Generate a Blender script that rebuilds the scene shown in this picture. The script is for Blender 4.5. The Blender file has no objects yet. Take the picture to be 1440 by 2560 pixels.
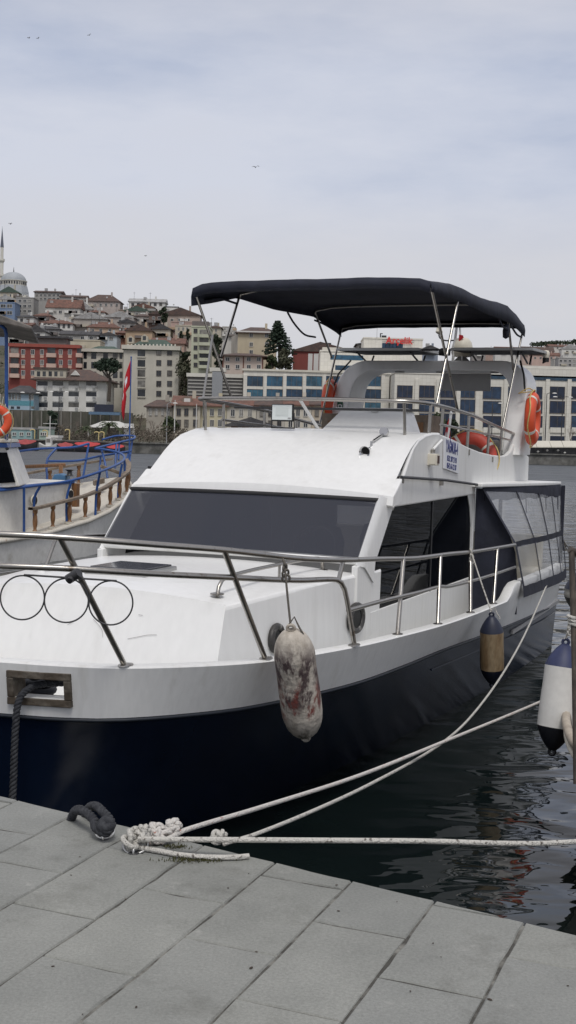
import bpy, bmesh, math, random
from mathutils import Vector, Matrix
R = math.radians
random.seed(7)
scene = bpy.context.scene
COL = scene.collection
# ------------------------------------------------------------------ camera
FPX = 3000.0; HC = 2.55; ROLL = R(1.6); PITCH = math.atan((1280-1100)/FPX)
cr, sr, cp, sp = math.cos(ROLL), math.sin(ROLL), math.cos(PITCH), math.sin(PITCH)
R0 = Vector((1, 0, 0)); U0 = Vector((0, sp, cp)); F0 = Vector((0, cp, -sp))
cam_d = bpy.data.cameras.new('camera'); cam = bpy.data.objects.new('camera', cam_d); COL.objects.link(cam)
rt = R0*cr + U0*sr; up = -R0*sr + U0*cr
cam.matrix_world = Matrix(((rt.x, up.x, -F0.x, 0), (rt.y, up.y, -F0.y, 0), (rt.z, up.z, -F0.z, HC), (0, 0, 0, 1)))
cam_d.sensor_fit = 'VERTICAL'; cam_d.sensor_height = 36.0; cam_d.lens = FPX/2560*36.0
cam_d.clip_start = 0.05; cam_d.clip_end = 6000
scene.camera = cam
# ------------------------------------------------------------------ sky and sun (overcast)
SUN_EL, SUN_AZ = R(60), R(174)          # azimuth clockwise from +Y
world = bpy.data.worlds.new('World'); scene.world = world; world.use_nodes = True
nt = world.node_tree; nt.nodes.clear()
def wn(t, **k):
    n = nt.nodes.new(t)
    for a, b in k.items(): setattr(n, a, b)
    return n
w_out = wn('ShaderNodeOutputWorld'); w_bg = wn('ShaderNodeBackground'); w_bg.inputs['Strength'].default_value = 0.1
sky = wn('ShaderNodeTexSky', sky_type='NISHITA', sun_disc=False, sun_elevation=SUN_EL, sun_rotation=SUN_AZ)
tc = wn('ShaderNodeTexCoord'); mp = wn('ShaderNodeMapping'); mp.inputs['Scale'].default_value = (1.0, 1.0, 3.6)
nz = wn('ShaderNodeTexNoise'); nz.inputs['Scale'].default_value = 1.7; nz.inputs['Detail'].default_value = 6; nz.inputs['Roughness'].default_value = 0.55
nz2 = wn('ShaderNodeTexNoise'); nz2.inputs['Scale'].default_value = 5.0; nz2.inputs['Detail'].default_value = 8; nz2.inputs['Roughness'].default_value = 0.6
rmp = wn('ShaderNodeValToRGB')
rmp.color_ramp.elements[0].position = 0.36; rmp.color_ramp.elements[0].color = (3.75, 4.2, 5.35, 1)
rmp.color_ramp.elements[1].position = 0.66; rmp.color_ramp.elements[1].color = (5.65, 5.95, 6.85, 1)
sep = wn('ShaderNodeSeparateXYZ'); elr = wn('ShaderNodeValToRGB')      # warmer, brighter cloud band low over the shore
ce = elr.color_ramp.elements
ce[0].position = 0.0; ce[0].color = (.55, .55, .55, 1); ce[1].position = 0.42; ce[1].color = (.75, .75, .75, 1)
for pos, v in ((0.07, .80), (0.15, .62), (0.205, .12), (0.29, .08)):
    e = ce.new(pos); e.color = (v, v, v, 1)
addn = wn('ShaderNodeMath', operation='MULTIPLY_ADD'); addn.inputs[1].default_value = 0.9; 
subn = wn('ShaderNodeMath', operation='SUBTRACT'); subn.inputs[1].default_value = 0.5
warm = wn('ShaderNodeMix', data_type='RGBA'); warm.inputs['B'].default_value = (5.7, 5.5, 5.6, 1)
clm = wn('ShaderNodeMath', operation='MAXIMUM'); clm.inputs[1].default_value = 0.0; clm.use_clamp = True
ovc = wn('ShaderNodeMix', data_type='RGBA'); ovc.inputs['Factor'].default_value = 0.9
L = nt.links.new
L(tc.outputs['Generated'], mp.inputs['Vector']); L(mp.outputs['Vector'], nz.inputs['Vector']); L(mp.outputs['Vector'], nz2.inputs['Vector'])
mixn = wn('ShaderNodeMath', operation='MULTIPLY_ADD'); mixn.inputs[1].default_value = 0.45
sub2 = wn('ShaderNodeMath', operation='SUBTRACT'); sub2.inputs[1].default_value = 0.5
L(nz2.outputs['Fac'], sub2.inputs[0]); L(sub2.outputs[0], mixn.inputs[0]); L(nz.outputs['Fac'], mixn.inputs[2])
L(mixn.outputs[0], rmp.inputs['Fac'])
L(tc.outputs['Generated'], sep.inputs[0]); L(sep.outputs['Z'], elr.inputs['Fac'])
L(mixn.outputs[0], subn.inputs[0]); L(subn.outputs[0], addn.inputs[0]); L(elr.outputs['Color'], addn.inputs[2]); L(addn.outputs[0], clm.inputs[0])
L(clm.outputs[0], warm.inputs['Factor']); L(rmp.outputs['Color'], warm.inputs['A'])
L(sky.outputs['Color'], ovc.inputs['A']); L(warm.outputs['Result'], ovc.inputs['B'])
L(ovc.outputs['Result'], w_bg.inputs['Color']); L(w_bg.outputs['Background'], w_out.inputs['Surface'])
sun_d = bpy.data.lights.new('sun', 'SUN'); sun = bpy.data.objects.new('sun', sun_d); COL.objects.link(sun)
sun_d.energy = 1.5; sun_d.angle = R(18); sun_d.color = (1.0, .97, .93)
sdir = Vector((math.sin(SUN_AZ)*math.cos(SUN_EL), math.cos(SUN_AZ)*math.cos(SUN_EL), math.sin(SUN_EL)))
sun.rotation_euler = sdir.to_track_quat('Z', 'Y').to_euler(); sun.location = sdir*60
vs = scene.view_settings; vs.view_transform = 'Standard'; vs.look = 'None'; vs.gamma = 1.0; vs.exposure = 0.24; vs.use_curve_mapping = False
scene.cycles.max_bounces = 8; scene.cycles.transparent_max_bounces = 16

# ------------------------------------------------------------------ measuring helpers (photo point at distance Y -> metres)
def W(px, py, Y):
    x = px-720; y = 1280-py
    xr = x*cr - y*sr; yr = x*sr + y*cr
    d = F0 + R0*(xr/FPX) + U0*(yr/FPX)
    t = Y/d.y
    return Vector((d.x*t, Y, HC + d.z*t))
def Wz(px, py, z):
    x = px-720; y = 1280-py
    xr = x*cr - y*sr; yr = x*sr + y*cr
    d = F0 + R0*(xr/FPX) + U0*(yr/FPX)
    t = (z-HC)/d.z
    return Vector((d.x*t, d.y*t, z))
TH = R(22)
AX = Vector((math.sin(TH), math.cos(TH), 0)); TX = Vector((math.cos(TH), -math.sin(TH), 0))
def SV(s, v, z=0.0): return AX*s + TX*v + Vector((0, 0, z))

# ------------------------------------------------------------------ mesh helpers
class G:
    def __init__(self): self.v = []; self.f = []; self.m = []
    def add(self, vs_, fs, mi=0):
        o = len(self.v); self.v += [tuple(p) for p in vs_]
        for f in fs: self.f.append(tuple(i+o for i in f)); self.m.append(mi)
        return self
    def box(self, c, s, rz=0.0, mi=0, M=None):
        cx, cy, cz = c; a, b, d = s[0]/2, s[1]/2, s[2]/2
        pts = [(-a, -b, -d), (a, -b, -d), (a, b, -d), (-a, b, -d), (-a, -b, d), (a, -b, d), (a, b, d), (-a, b, d)]
        if M is not None: pts = [tuple((M @ Vector(p)) + Vector(c)) for p in pts]
        else:
            c_, s_ = math.cos(rz), math.sin(rz)
            pts = [(cx+x*c_-y*s_, cy+x*s_+y*c_, cz+z) for x, y, z in pts]
        return self.add(pts, [(3, 2, 1, 0), (4, 5, 6, 7), (0, 1, 5, 4), (1, 2, 6, 5), (2, 3, 7, 6), (3, 0, 4, 7)], mi)
    def bx(self, x0, x1, y0, y1, z0, z1, mi=0):
        return self.box(((x0+x1)/2, (y0+y1)/2, (z0+z1)/2), (abs(x1-x0), abs(y1-y0), abs(z1-z0)), 0, mi)
    def tube(self, pts, r, n=8, closed=False, mi=0, cap=True):
        pts = [Vector(p) for p in pts]; m = len(pts)
        rs = r if isinstance(r, (list, tuple)) else [r]*m
        tang = []
        for i in range(m):
            if closed: t = pts[(i+1) % m]-pts[i-1]
            else: t = pts[min(i+1, m-1)]-pts[max(i-1, 0)]
            tang.append(t.normalized() if t.length > 1e-9 else Vector((0, 0, 1)))
        t0 = tang[0]; ref = Vector((0, 0, 1)) if abs(t0.z) < .9 else Vector((1, 0, 0))
        nn = (ref - t0*ref.dot(t0)).normalized(); vs_ = []
        for i in range(m):
            t = tang[i]; nn = (nn - t*nn.dot(t))
            nn = nn.normalized() if nn.length > 1e-6 else t.orthogonal().normalized()
            b = t.cross(nn)
            for k in range(n):
                a = 2*math.pi*k/n
                vs_.append(pts[i] + (nn*math.cos(a)+b*math.sin(a))*rs[i])
        fs = []
        for i in range(m if closed else m-1):
            j = (i+1) % m
            for k in range(n):
                k2 = (k+1) % n
                fs.append((i*n+k, i*n+k2, j*n+k2, j*n+k))
        if cap and not closed:
            fs.append(tuple(reversed(range(n)))); fs.append(tuple((m-1)*n+k for k in range(n)))
        return self.add(vs_, fs, mi)
    def lathe(self, prof, n=16, M=None, mi=0):
        M = M or Matrix.Identity(4); vs_ = []
        for r, z in prof:
            for k in range(n):
                a = 2*math.pi*k/n
                vs_.append(M @ Vector((r*math.cos(a), r*math.sin(a), z)))
        fs = []
        for i in range(len(prof)-1):
            for k in range(n):
                k2 = (k+1) % n
                fs.append((i*n+k, i*n+k2, (i+1)*n+k2, (i+1)*n+k))
        if prof[0][0] > 1e-4: fs.append(tuple(reversed(range(n))))
        if prof[-1][0] > 1e-4: fs.append(tuple((len(prof)-1)*n+k for k in range(n)))
        return self.add(vs_, fs, mi)
    def prism(self, poly, off, mi=0):
        n = len(poly); off = Vector(off); a = [Vector(p) for p in poly]
        vs_ = a + [p+off for p in a]
        fs = [tuple(range(n)), tuple(reversed(range(n, 2*n)))]
        for i in range(n):
            j = (i+1) % n
            fs.append((j, i, i+n, j+n))
        return self.add(vs_, fs, mi)
    def loft(self, rows, mi=0, skip=None, closed=False):
        n = len(rows[0]); vs_ = [p for r in rows for p in r]; fs = []
        for i in range(len(rows)-1):
            for k in range(n if closed else n-1):
                if skip and skip(i, k): continue
                k2 = (k+1) % n
                fs.append((i*n+k, i*n+k2, (i+1)*n+k2, (i+1)*n+k))
        return self.add(vs_, fs, mi)
    def torus(self, R_, r, M=None, n=32, k=12, a0=0, a1=2*math.pi, mi=0, flat=1.0):
        M = M or Matrix.Identity(4); full = abs(a1-a0-2*math.pi) < 1e-4
        steps = n if full else n+1; vs_ = []
        for i in range(steps):
            a = a0+(a1-a0)*i/n
            for j in range(k):
                b = 2*math.pi*j/k
                rr = R_ + r*math.cos(b)
                vs_.append(M @ Vector((rr*math.cos(a), rr*math.sin(a), r*flat*math.sin(b))))
        fs = []
        for i in range(n):
            i2 = (i+1) % steps
            for j in range(k):
                j2 = (j+1) % k
                fs.append((i*k+j, i2*k+j, i2*k+j2, i*k+j2))
        if not full:
            fs.append(tuple(range(k))); fs.append(tuple(reversed([n*k+j for j in range(k)])))
        return self.add(vs_, fs, mi)
def catmull(P, N):
    P = [Vector(p) for p in P]; d = [0.0]
    for a, b in zip(P, P[1:]): d.append(d[-1] + (b-a).length)
    out = []
    for i in range(N):
        t = d[-1]*i/(N-1) if isinstance(N, int) else 0
        out.append(cat_at(P, d, t))
    return out
def cat_at(P, d, t):
    k = 0
    while k < len(P)-2 and t > d[k+1]: k += 1
    p1, p2 = P[k], P[k+1]; h = d[k+1]-d[k]; u = (t-d[k])/h
    m1 = (P[k+1]-P[k-1])/(d[k+1]-d[k-1]) if k > 0 else (p2-p1)/h
    m2 = (P[k+2]-P[k])/(d[k+2]-d[k]) if k < len(P)-2 else (p2-p1)/h
    u2, u3 = u*u, u*u*u
    return p1*(2*u3-3*u2+1) + m1*h*(u3-2*u2+u) + p2*(-2*u3+3*u2) + m2*h*(u3-u2)
def curve_at(P, us):
    P = [Vector(p) for p in P]; d = [0.0]
    for a, b in zip(P, P[1:]): d.append(d[-1] + (b-a).length)
    return [cat_at(P, d, d[-1]*u) for u in us]
MESHES = {}
def mk(name, g, mats, smooth=False, ang=62):
    me = bpy.data.meshes.new(name); me.from_pydata(g.v, [], g.f)
    if not isinstance(mats, (list, tuple)): mats = [mats]
    for m in mats: me.materials.append(m)
    if len(mats) > 1: me.polygons.foreach_set('material_index', g.m)
    bm = bmesh.new(); bm.from_mesh(me); bmesh.ops.recalc_face_normals(bm, faces=bm.faces); bm.to_mesh(me); bm.free()
    if smooth:
        me.polygons.foreach_set('use_smooth', [True]*len(me.polygons)); me.set_sharp_from_angle(angle=R(ang))
    me.update(); return me
def ob(name, g, mats, parent=None, smooth=False, ang=62, bev=0, loc=None, rz=0, seg=2):
    me = g if isinstance(g, bpy.types.Mesh) else mk(name, g, mats, smooth, ang)
    o = bpy.data.objects.new(name, me); COL.objects.link(o)
    if parent: o.parent = parent
    if loc is not None: o.location = loc
    if rz: o.rotation_euler = (0, 0, rz)
    if bev:
        m = o.modifiers.new('edge', 'BEVEL'); m.width = bev; m.segments = seg; m.limit_method = 'ANGLE'; m.angle_limit = R(35)
        m.harden_normals = False
    return o
def tag(o, label, cat, group=None):
    o['label'] = label; o['category'] = cat
    if group: o['group'] = group
    return o
def thing(name, label, cat, loc=(0, 0, 0), rz=0, group=None):
    o = bpy.data.objects.new(name, None); COL.objects.link(o); o.empty_display_size = .3
    o.location = loc; o.rotation_euler = (0, 0, rz)
    return tag(o, label, cat, group)
def struct(o, kind='structure'): o['kind'] = kind; return o

# ------------------------------------------------------------------ materials
def mat(name, col, rough=.5, metal=0.0, var=0.0, vs=4.0, bump=0.0, bs=60.0, stretch=(1, 1, 1), col2=None, lo=.42, hi=.62, det=5, ior=1.5, coat=0.0, alpha=1.0, trans=0.0):
    m = bpy.data.materials.new(name); m.use_nodes = True; t = m.node_tree; p = t.nodes['Principled BSDF']
    p.inputs['Roughness'].default_value = rough; p.inputs['Metallic'].default_value = metal; p.inputs['IOR'].default_value = ior
    p.inputs['Base Color'].default_value = (*col, 1); p.inputs['Coat Weight'].default_value = coat
    p.inputs['Alpha'].default_value = alpha; p.inputs['Transmission Weight'].default_value = trans
    k = t.links.new
    if var or col2 or bump:
        tc_ = t.nodes.new('ShaderNodeTexCoord'); mp_ = t.nodes.new('ShaderNodeMapping'); mp_.inputs['Scale'].default_value = stretch
        k(tc_.outputs['Object'], mp_.inputs['Vector'])
    if var or col2:
        n = t.nodes.new('ShaderNodeTexNoise'); n.inputs['Scale'].default_value = vs; n.inputs['Detail'].default_value = det; n.inputs['Roughness'].default_value = .62
        k(mp_.outputs['Vector'], n.inputs['Vector'])
        r = t.nodes.new('ShaderNodeValToRGB'); k(n.outputs['Fac'], r.inputs['Fac'])
        e = r.color_ramp.elements
        if col2: e[0].position = lo; e[1].position = hi; e[0].color = (*col, 1); e[1].color = (*col2, 1)
        else:
            e[0].position = .3; e[1].position = .7
            e[0].color = (*[c*(1-var) for c in col], 1); e[1].color = (*[min(1, c*(1+var)) for c in col], 1)
        if col2 and var:
            n2 = t.nodes.new('ShaderNodeTexNoise'); n2.inputs['Scale'].default_value = vs*4.3; n2.inputs['Detail'].default_value = 3
            k(mp_.outputs['Vector'], n2.inputs['Vector'])
            r2 = t.nodes.new('ShaderNodeValToRGB'); k(n2.outputs['Fac'], r2.inputs['Fac'])
            r2.color_ramp.elements[0].position = .3; r2.color_ramp.elements[1].position = .7
            r2.color_ramp.elements[0].color = (1-var, 1-var, 1-var, 1); r2.color_ramp.elements[1].color = (1, 1, 1, 1)
            mx = t.nodes.new('ShaderNodeMix'); mx.data_type = 'RGBA'; mx.blend_type = 'MULTIPLY'; mx.inputs['Factor'].default_value = 1
            k(r.outputs['Color'], mx.inputs['A']); k(r2.outputs['Color'], mx.inputs['B']); k(mx.outputs['Result'], p.inputs['Base Color'])
        else: k(r.outputs['Color'], p.inputs['Base Color'])
    if bump:
        n3 = t.nodes.new('ShaderNodeTexNoise'); n3.inputs['Scale'].default_value = bs; n3.inputs['Detail'].default_value = 4
        k(mp_.outputs['Vector'], n3.inputs['Vector'])
        b = t.nodes.new('ShaderNodeBump'); b.inputs['Strength'].default_value = bump; b.inputs['Distance'].default_value = .02
        k(n3.outputs['Fac'], b.inputs['Height']); k(b.outputs['Normal'], p.inputs['Normal'])
    return m
M_white = mat('boat_white', (.81, .81, .795), .30, col2=(.71, .705, .68), lo=.56, hi=.82, var=.05, vs=2.6, stretch=(1.6, 1.6, .3), bump=.06, bs=7)
M_white2 = mat('boat_white_weathered', (.80, .80, .78), .42, col2=(.63, .62, .575), lo=.56, hi=.86, vs=3.6, stretch=(2.2, 2.2, .22), var=.07, bump=.08, bs=12)
M_steel = mat('stainless_steel', (.42, .40, .37), .30, metal=1.0, col2=(.20, .16, .12), lo=.60, hi=.74, vs=18, var=.15)
M_navy_cloth = mat('navy_canvas', (.017, .0195, .033), .85, var=.3, vs=5, bump=.5, bs=9)
M_black = mat('black_rubber', (.012, .012, .013), .6, var=.2, vs=10)
M_dark = mat('dark_frame', (.03, .03, .032), .45, var=.2, vs=8)
M_orange = mat('orange_lifebuoy', (.66, .085, .028), .5, var=.14, vs=5)
M_redbuoy = mat('red_lifebuoy', (.42, .05, .03), .55, var=.16, vs=5)
M_band = mat('reflective_band', (.62, .60, .54), .5, var=.12, vs=20)
M_line = mat('yellow_line', (.55, .42, .16), .8, var=.2, vs=30)
M_wood = mat('varnished_wood', (.26, .125, .05), .5, col2=(.14, .07, .03), lo=.4, hi=.65, vs=6, stretch=(6, 6, 1), var=.15)
M_wood_g = mat('grey_wood', (.27, .215, .16), .7, col2=(.16, .12, .085), lo=.4, hi=.65, vs=6, var=.2)
M_blue = mat('blue_paint', (.02, .075, .26), .4, var=.2, vs=7)
M_red = mat('flag_red', (.46, .009, .018), .75, var=.1, vs=8)
M_cream = mat('cream_plastic', (.66, .62, .52), .5, var=.06, vs=5)
M_grey = mat('grey_panel', (.30, .30, .30), .6, var=.08, vs=4)
M_solar = mat('solar_cell', (.02, .022, .03), .2, var=.3, vs=9)
M_alu = mat('aluminium', (.45, .45, .44), .4, metal=.9, var=.1, vs=9)
M_signw = mat('sign_white', (.78, .79, .82), .45, var=.03, vs=5)
M_signb = mat('sign_blue', (.02, .03, .17), .5, var=.1, vs=5)
M_green = mat('sticker_green', (.01, .10, .05), .5, var=.1, vs=5)
# ================================================================== SETTING
def water_mat():
    m = bpy.data.materials.new('harbour_water'); m.use_nodes = True; t = m.node_tree; p = t.nodes['Principled BSDF']; k = t.links.new
    p.inputs['Base Color'].default_value = (.006, .010, .010, 1); p.inputs['Roughness'].default_value = .015; p.inputs['IOR'].default_value = 1.42
    tc_ = t.nodes.new('ShaderNodeTexCoord')
    def layer(scale, st, det, dist, prev, strength=1.0, distort=0.0):
        mp_ = t.nodes.new('ShaderNodeMapping'); mp_.inputs['Scale'].default_value = st; mp_.inputs['Rotation'].default_value = (0, 0, R(-14))
        k(tc_.outputs['Object'], mp_.inputs['Vector'])
        n = t.nodes.new('ShaderNodeTexNoise'); n.inputs['Scale'].default_value = scale; n.inputs['Detail'].default_value = det; n.inputs['Roughness'].default_value = .45
        n.inputs['Distortion'].default_value = distort
        k(mp_.outputs['Vector'], n.inputs['Vector'])
        b = t.nodes.new('ShaderNodeBump'); b.inputs['Strength'].default_value = strength; b.inputs['Distance'].default_value = dist
        k(n.outputs['Fac'], b.inputs['Height'])
        if prev: k(prev.outputs['Normal'], b.inputs['Normal'])
        return b
    b1 = layer(1.5, (.8, 1.2, 1), 1.0, .045, None, distort=.6)
    b2 = layer(4.2, (.75, 1.25, 1), 1.5, .010, b1, distort=.4)
    # wind ripples beyond the sheltered berths
    sp_ = t.nodes.new('ShaderNodeSeparateXYZ'); k(tc_.outputs['Object'], sp_.inputs[0])
    def ranged(a, b, lo, hi):
        mr = t.nodes.new('ShaderNodeMapRange'); mr.inputs['From Min'].default_value = a; mr.inputs['From Max'].default_value = b; mr.inputs['To Min'].default_value = lo; mr.inputs['To Max'].default_value = hi
        k(sp_.outputs['Y'], mr.inputs['Value']); return mr.outputs['Result']
    b3 = layer(.9, (.5, 1.6, 1), 3.0, .22, b2, distort=.3); k(ranged(12, 32, 0, 1), b3.inputs['Strength'])
    b4 = layer(.22, (.3, 1.7, 1), 2.0, .9, b3); k(ranged(30, 80, 0, 1), b4.inputs['Strength'])
    k(b4.outputs['Normal'], p.inputs['Normal']); k(ranged(22, 100, .015, .34), p.inputs['Roughness'])
    return m
g = G(); g.add([(-1800, -60, 0), (1800, -60, 0), (1800, 300, 0), (-1800, 300, 0)], [(0, 1, 2, 3)])
struct(ob('water', g, water_mat()))

# ---- quay: body plus single paving slabs
def slab_mat():
    m = bpy.data.materials.new('basalt_paving'); m.use_nodes = True; t = m.node_tree; p = t.nodes['Principled BSDF']; k = t.links.new
    p.inputs['Roughness'].default_value = .82
    tc_ = t.nodes.new('ShaderNodeTexCoord'); oi = t.nodes.new('ShaderNodeObjectInfo'); geo = t.nodes.new('ShaderNodeNewGeometry')
    def noise(sc, det, rough=.6):
        n = t.nodes.new('ShaderNodeTexNoise'); n.inputs['Scale'].default_value = sc; n.inputs['Detail'].default_value = det; n.inputs['Roughness'].default_value = rough
        k(geo.outputs['Position'], n.inputs['Vector']); return n
    def ramp(src, a, b, ca, cb):
        r = t.nodes.new('ShaderNodeValToRGB'); k(src, r.inputs['Fac']); e = r.color_ramp.elements
        e[0].position = a; e[1].position = b; e[0].color = (*ca, 1); e[1].color = (*cb, 1); return r
    def mul(a, b, mode='MULTIPLY', f=1.0):
        x = t.nodes.new('ShaderNodeMix'); x.data_type = 'RGBA'; x.blend_type = mode; x.inputs['Factor'].default_value = f
        k(a, x.inputs['A']); k(b, x.inputs['B']); return x.outputs['Result']
    big = ramp(noise(1.3, 4).outputs['Fac'], .3, .72, (.190, .196, .185), (.290, .295, .278))
    tone = ramp(oi.outputs['Random'], 0, 1, (.93, .93, .93), (1.06, 1.05, 1.02))
    fine = ramp(noise(95, 6, .75).outputs['Fac'], .34, .66, (.80, .80, .80), (1.12, 1.12, 1.12))
    pits = ramp(noise(260, 2).outputs['Fac'], .30, .37, (.74, .74, .74), (1, 1, 1))
    c = mul(mul(mul(big.outputs['Color'], tone.outputs['Color']), fine.outputs['Color']), pits.outputs['Color'])
    stain = ramp(noise(7.5, 5, .7).outputs['Fac'], .62, .78, (0, 0, 0), (1, 1, 1))
    mx = t.nodes.new('ShaderNodeMix'); mx.data_type = 'RGBA'; k(c, mx.inputs['A']); mx.inputs['B'].default_value = (.36, .355, .33, 1)
    sc = t.nodes.new('ShaderNodeMath'); sc.operation = 'MULTIPLY'; sc.inputs[1].default_value = .75; k(stain.outputs['Color'], sc.inputs[0]); k(sc.outputs[0], mx.inputs['Factor'])
    dk = ramp(noise(3.4, 6, .7).outputs['Fac'], .54, .80, (1, 1, 1), (.60, .595, .57))
    k(mul(mx.outputs['Result'], dk.outputs['Color']), p.inputs['Base Color'])
    b = t.nodes.new('ShaderNodeBump'); b.inputs['Strength'].default_value = .35; b.inputs['Distance'].default_value = .004
    k(noise(140, 5, .7).outputs['Fac'], b.inputs['Height']); k(b.outputs['Normal'], p.inputs['Normal'])
    return m
M_slab = slab_mat()
M_joint = mat('joint_dirt', (.075, .072, .063), .95, col2=(.25, .245, .22), lo=.48, hi=.64, var=.3, vs=7, bump=.5, bs=80)
M_quay = mat('quay_wall', (.10, .10, .09), .9, col2=(.05, .06, .045), vs=2.2, var=.3, bump=.4, bs=12)
QZ = 1.0
def edge_s(v): return 4.222 - .157*(v+2.994)
def clip(poly, f):
    out = []
    for i in range(len(poly)):
        a, b = poly[i], poly[(i+1) % len(poly)]; fa, fb = f(a), f(b)
        if fa <= 0: out.append(a)
        if (fa < 0 < fb) or (fb < 0 < fa):
            t = fa/(fa-fb); out.append((a[0]+(b[0]-a[0])*t, a[1]+(b[1]-a[1])*t))
    return out
g = G()
ed = [(-14, edge_s(-14)), (14, edge_s(14))]
body = [SV(-12, -14, QZ-.06), SV(-12, 14, QZ-.06), SV(ed[1][1]-.012, 14, QZ-.06), SV(ed[0][1]-.012, -14, QZ-.06)]
g.prism(body, (0, 0, -2.6))
quay = struct(ob('quay', g, M_quay))
g = G(); g.prism([SV(-12, -14, QZ-.058), SV(-12, 14, QZ-.058), SV(ed[1][1]-.02, 14, QZ-.058), SV(ed[0][1]-.02, -14, QZ-.058)], (0, 0, .0525))
ob('mortar_bed', g, M_joint, quay)
rs = random.Random(3)
vl = [-.685 + .3155*k for k in range(-13, 8)]
for ci, v0 in enumerate(vl[:-1]):
    v1 = vl[ci+1]; off = 0.0 if (ci % 2 == 0) else .3
    for j in range(-5, 4):
        s0 = 3.27 + off + .6*j; s1 = s0+.6; gp = .0027
        p = clip([(v0+gp, s0+gp), (v1-gp, s0+gp), (v1-gp, s1-gp), (v0+gp, s1-gp)], lambda q: q[1]-edge_s(q[0]))
        if len(p) < 3: continue
        ar = abs(sum(p[i][0]*p[(i+1) % len(p)][1]-p[(i+1) % len(p)][0]*p[i][1] for i in range(len(p))))/2
        if ar < .0015: continue
        q_ = []
        for i in range(len(p)):                      # worn, slightly ragged edges
            a, b = p[i], p[(i+1) % len(p)]; ln = math.hypot(b[0]-a[0], b[1]-a[1]); m_ = max(1, int(ln/.075)); q_.append(a)
            nx, ny = -(b[1]-a[1])/max(ln, 1e-6), (b[0]-a[0])/max(ln, 1e-6)
            for j2 in range(1, m_):
                e_ = rs.uniform(0, .0016) if rs.random() < .86 else rs.uniform(.003, .007)
                q_.append((a[0]+(b[0]-a[0])*j2/m_+nx*e_, a[1]+(b[1]-a[1])*j2/m_+ny*e_))
        p = q_
        dz = rs.uniform(-.0018, .0018); cv = sum(q[0] for q in p)/len(p); cs = sum(q[1] for q in p)/len(p)
        tx, ty = rs.uniform(-.004, .004), rs.uniform(-.004, .004)
        c0 = SV(cs, cv, QZ)
        top = [SV(q[1], q[0], QZ+dz+(q[0]-cv)*tx+(q[1]-cs)*ty)-c0 for q in p]
        gg = G(); n = len(top)
        cc = sum(top, Vector())/n
        ins = [t + (cc-t).normalized()*.006 for t in top]; low = [t-Vector((0, 0, .006)) for t in top]; bot = [t-Vector((0, 0, .055)) for t in top]
        gg.v = [tuple(q) for q in ins+low+bot]
        gg.f = [tuple(range(n))] + [(i, (i+1) % n, n+(i+1) % n, n+i) for i in range(n)] + [(n+i, n+(i+1) % n, 2*n+(i+1) % n, 2*n+i) for i in range(n)]
        gg.m = [0]*len(gg.f)
        ob('paving_slab', gg, M_slab, quay, loc=c0)
# leaf crumbs and pebbles lying on the quay (uncountable litter)
g = G()
for k in range(32):
    v = rs.uniform(-3.1, -.2); s = rs.uniform(2.6, edge_s(v)-.05); r = rs.choice([.002, .003, .003, .004, .006])
    c = SV(s, v, QZ+.003); a = rs.uniform(0, 6.28)
    g.lathe([(r*.5, -.002), (r, .0), (r*.6, r*.45), (.0, r*.5)], 6, Matrix.Translation(c) @ Matrix.Rotation(a, 4, 'Z') @ Matrix.Diagonal((1.5, .8, .7, 1)))
struct(ob('quay_litter', g, mat('litter', (.05, .035, .025), .9, var=.5, vs=40)), 'stuff')

# ---- far shore: ground and hill
def ridge(u):
    pts = [(-900, 250), (-200, 318), (60, 322), (300, 318), (420, 285), (500, 232), (580, 205), (720, 165), (860, 120), (1000, 95), (1150, 100), (1250, 110), (1500, 110), (2500, 90)]
    for (a, b), (c, d) in zip(pts, pts[1:]):
        if a <= u <= c: return b+(d-b)*(u-a)/(c-a)
    return pts[0][1] if u < pts[0][0] else pts[-1][1]
def hill_z(x, Y):
    u = 720 + x/Y*3000
    if Y < 300: return 1.4
    t = min(1, max(0, (Y-335)/265.0))
    e = max(4, 70*(1-t)*min(1, (Y-300)/45.0)+ridge(u)*t - 8)
    zz = 2.55 + e/3000*min(Y, 600)
    if Y > 600: zz = 2.55+ridge(u)/3000*600 * max(.15, 1-(Y-600)/500.0)
    if u > 1080 and Y > 600:
        w = min(1, (u-1080)/260.0); far = 2.55 + (205+55*min(1, (u-1080)/340))/3000*1100*min(1, max(0, (Y-600)/490.0))
        zz = max(zz, far*w)
    return max(1.4, zz - 1.5)
M_earth = mat('hill_earth', (.07, .075, .045), .95, col2=(.12, .105, .075), vs=.08, var=.4)
g = G(); ys = [176, 230, 290, 302, 320, 345, 370, 400, 430, 470, 510, 550, 590, 620, 700, 800, 900, 1000, 1100, 1250, 1500, 2200]
us = [-6000, -3000, -1500, -700, -300] + [k*60 for k in range(-2, 34)] + [2300, 3000, 4500, 8000]
rows = []
for Y in ys: rows.append([((u-720)/3000*Y, Y, hill_z((u-720)/3000*Y, Y)) for u in us])
g.loft(rows); struct(ob('hillside_ground', g, M_earth, smooth=True, ang=80))
M_shore = mat('shore_stone', (.20, .195, .18), .9, col2=(.09, .09, .08), vs=.6, var=.3)
g = G(); g.bx(-1500, 1500, 175.2, 176.3, -2, 1.42); g.bx(-1500, 1500, 175.0, 177.5, 1.43, 1.6)
struct(ob('shore_embankment', g, M_shore))
M_prom = mat('promenade_paving', (.22, .215, .20), .9, var=.2, vs=.4)
g = G(); g.add([(-400, 176.4, 1.425), (400, 176.4, 1.425), (400, 214, 1.425), (-400, 214, 1.425)], [(0, 1, 2, 3)])
struct(ob('promenade', g, M_prom))
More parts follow.
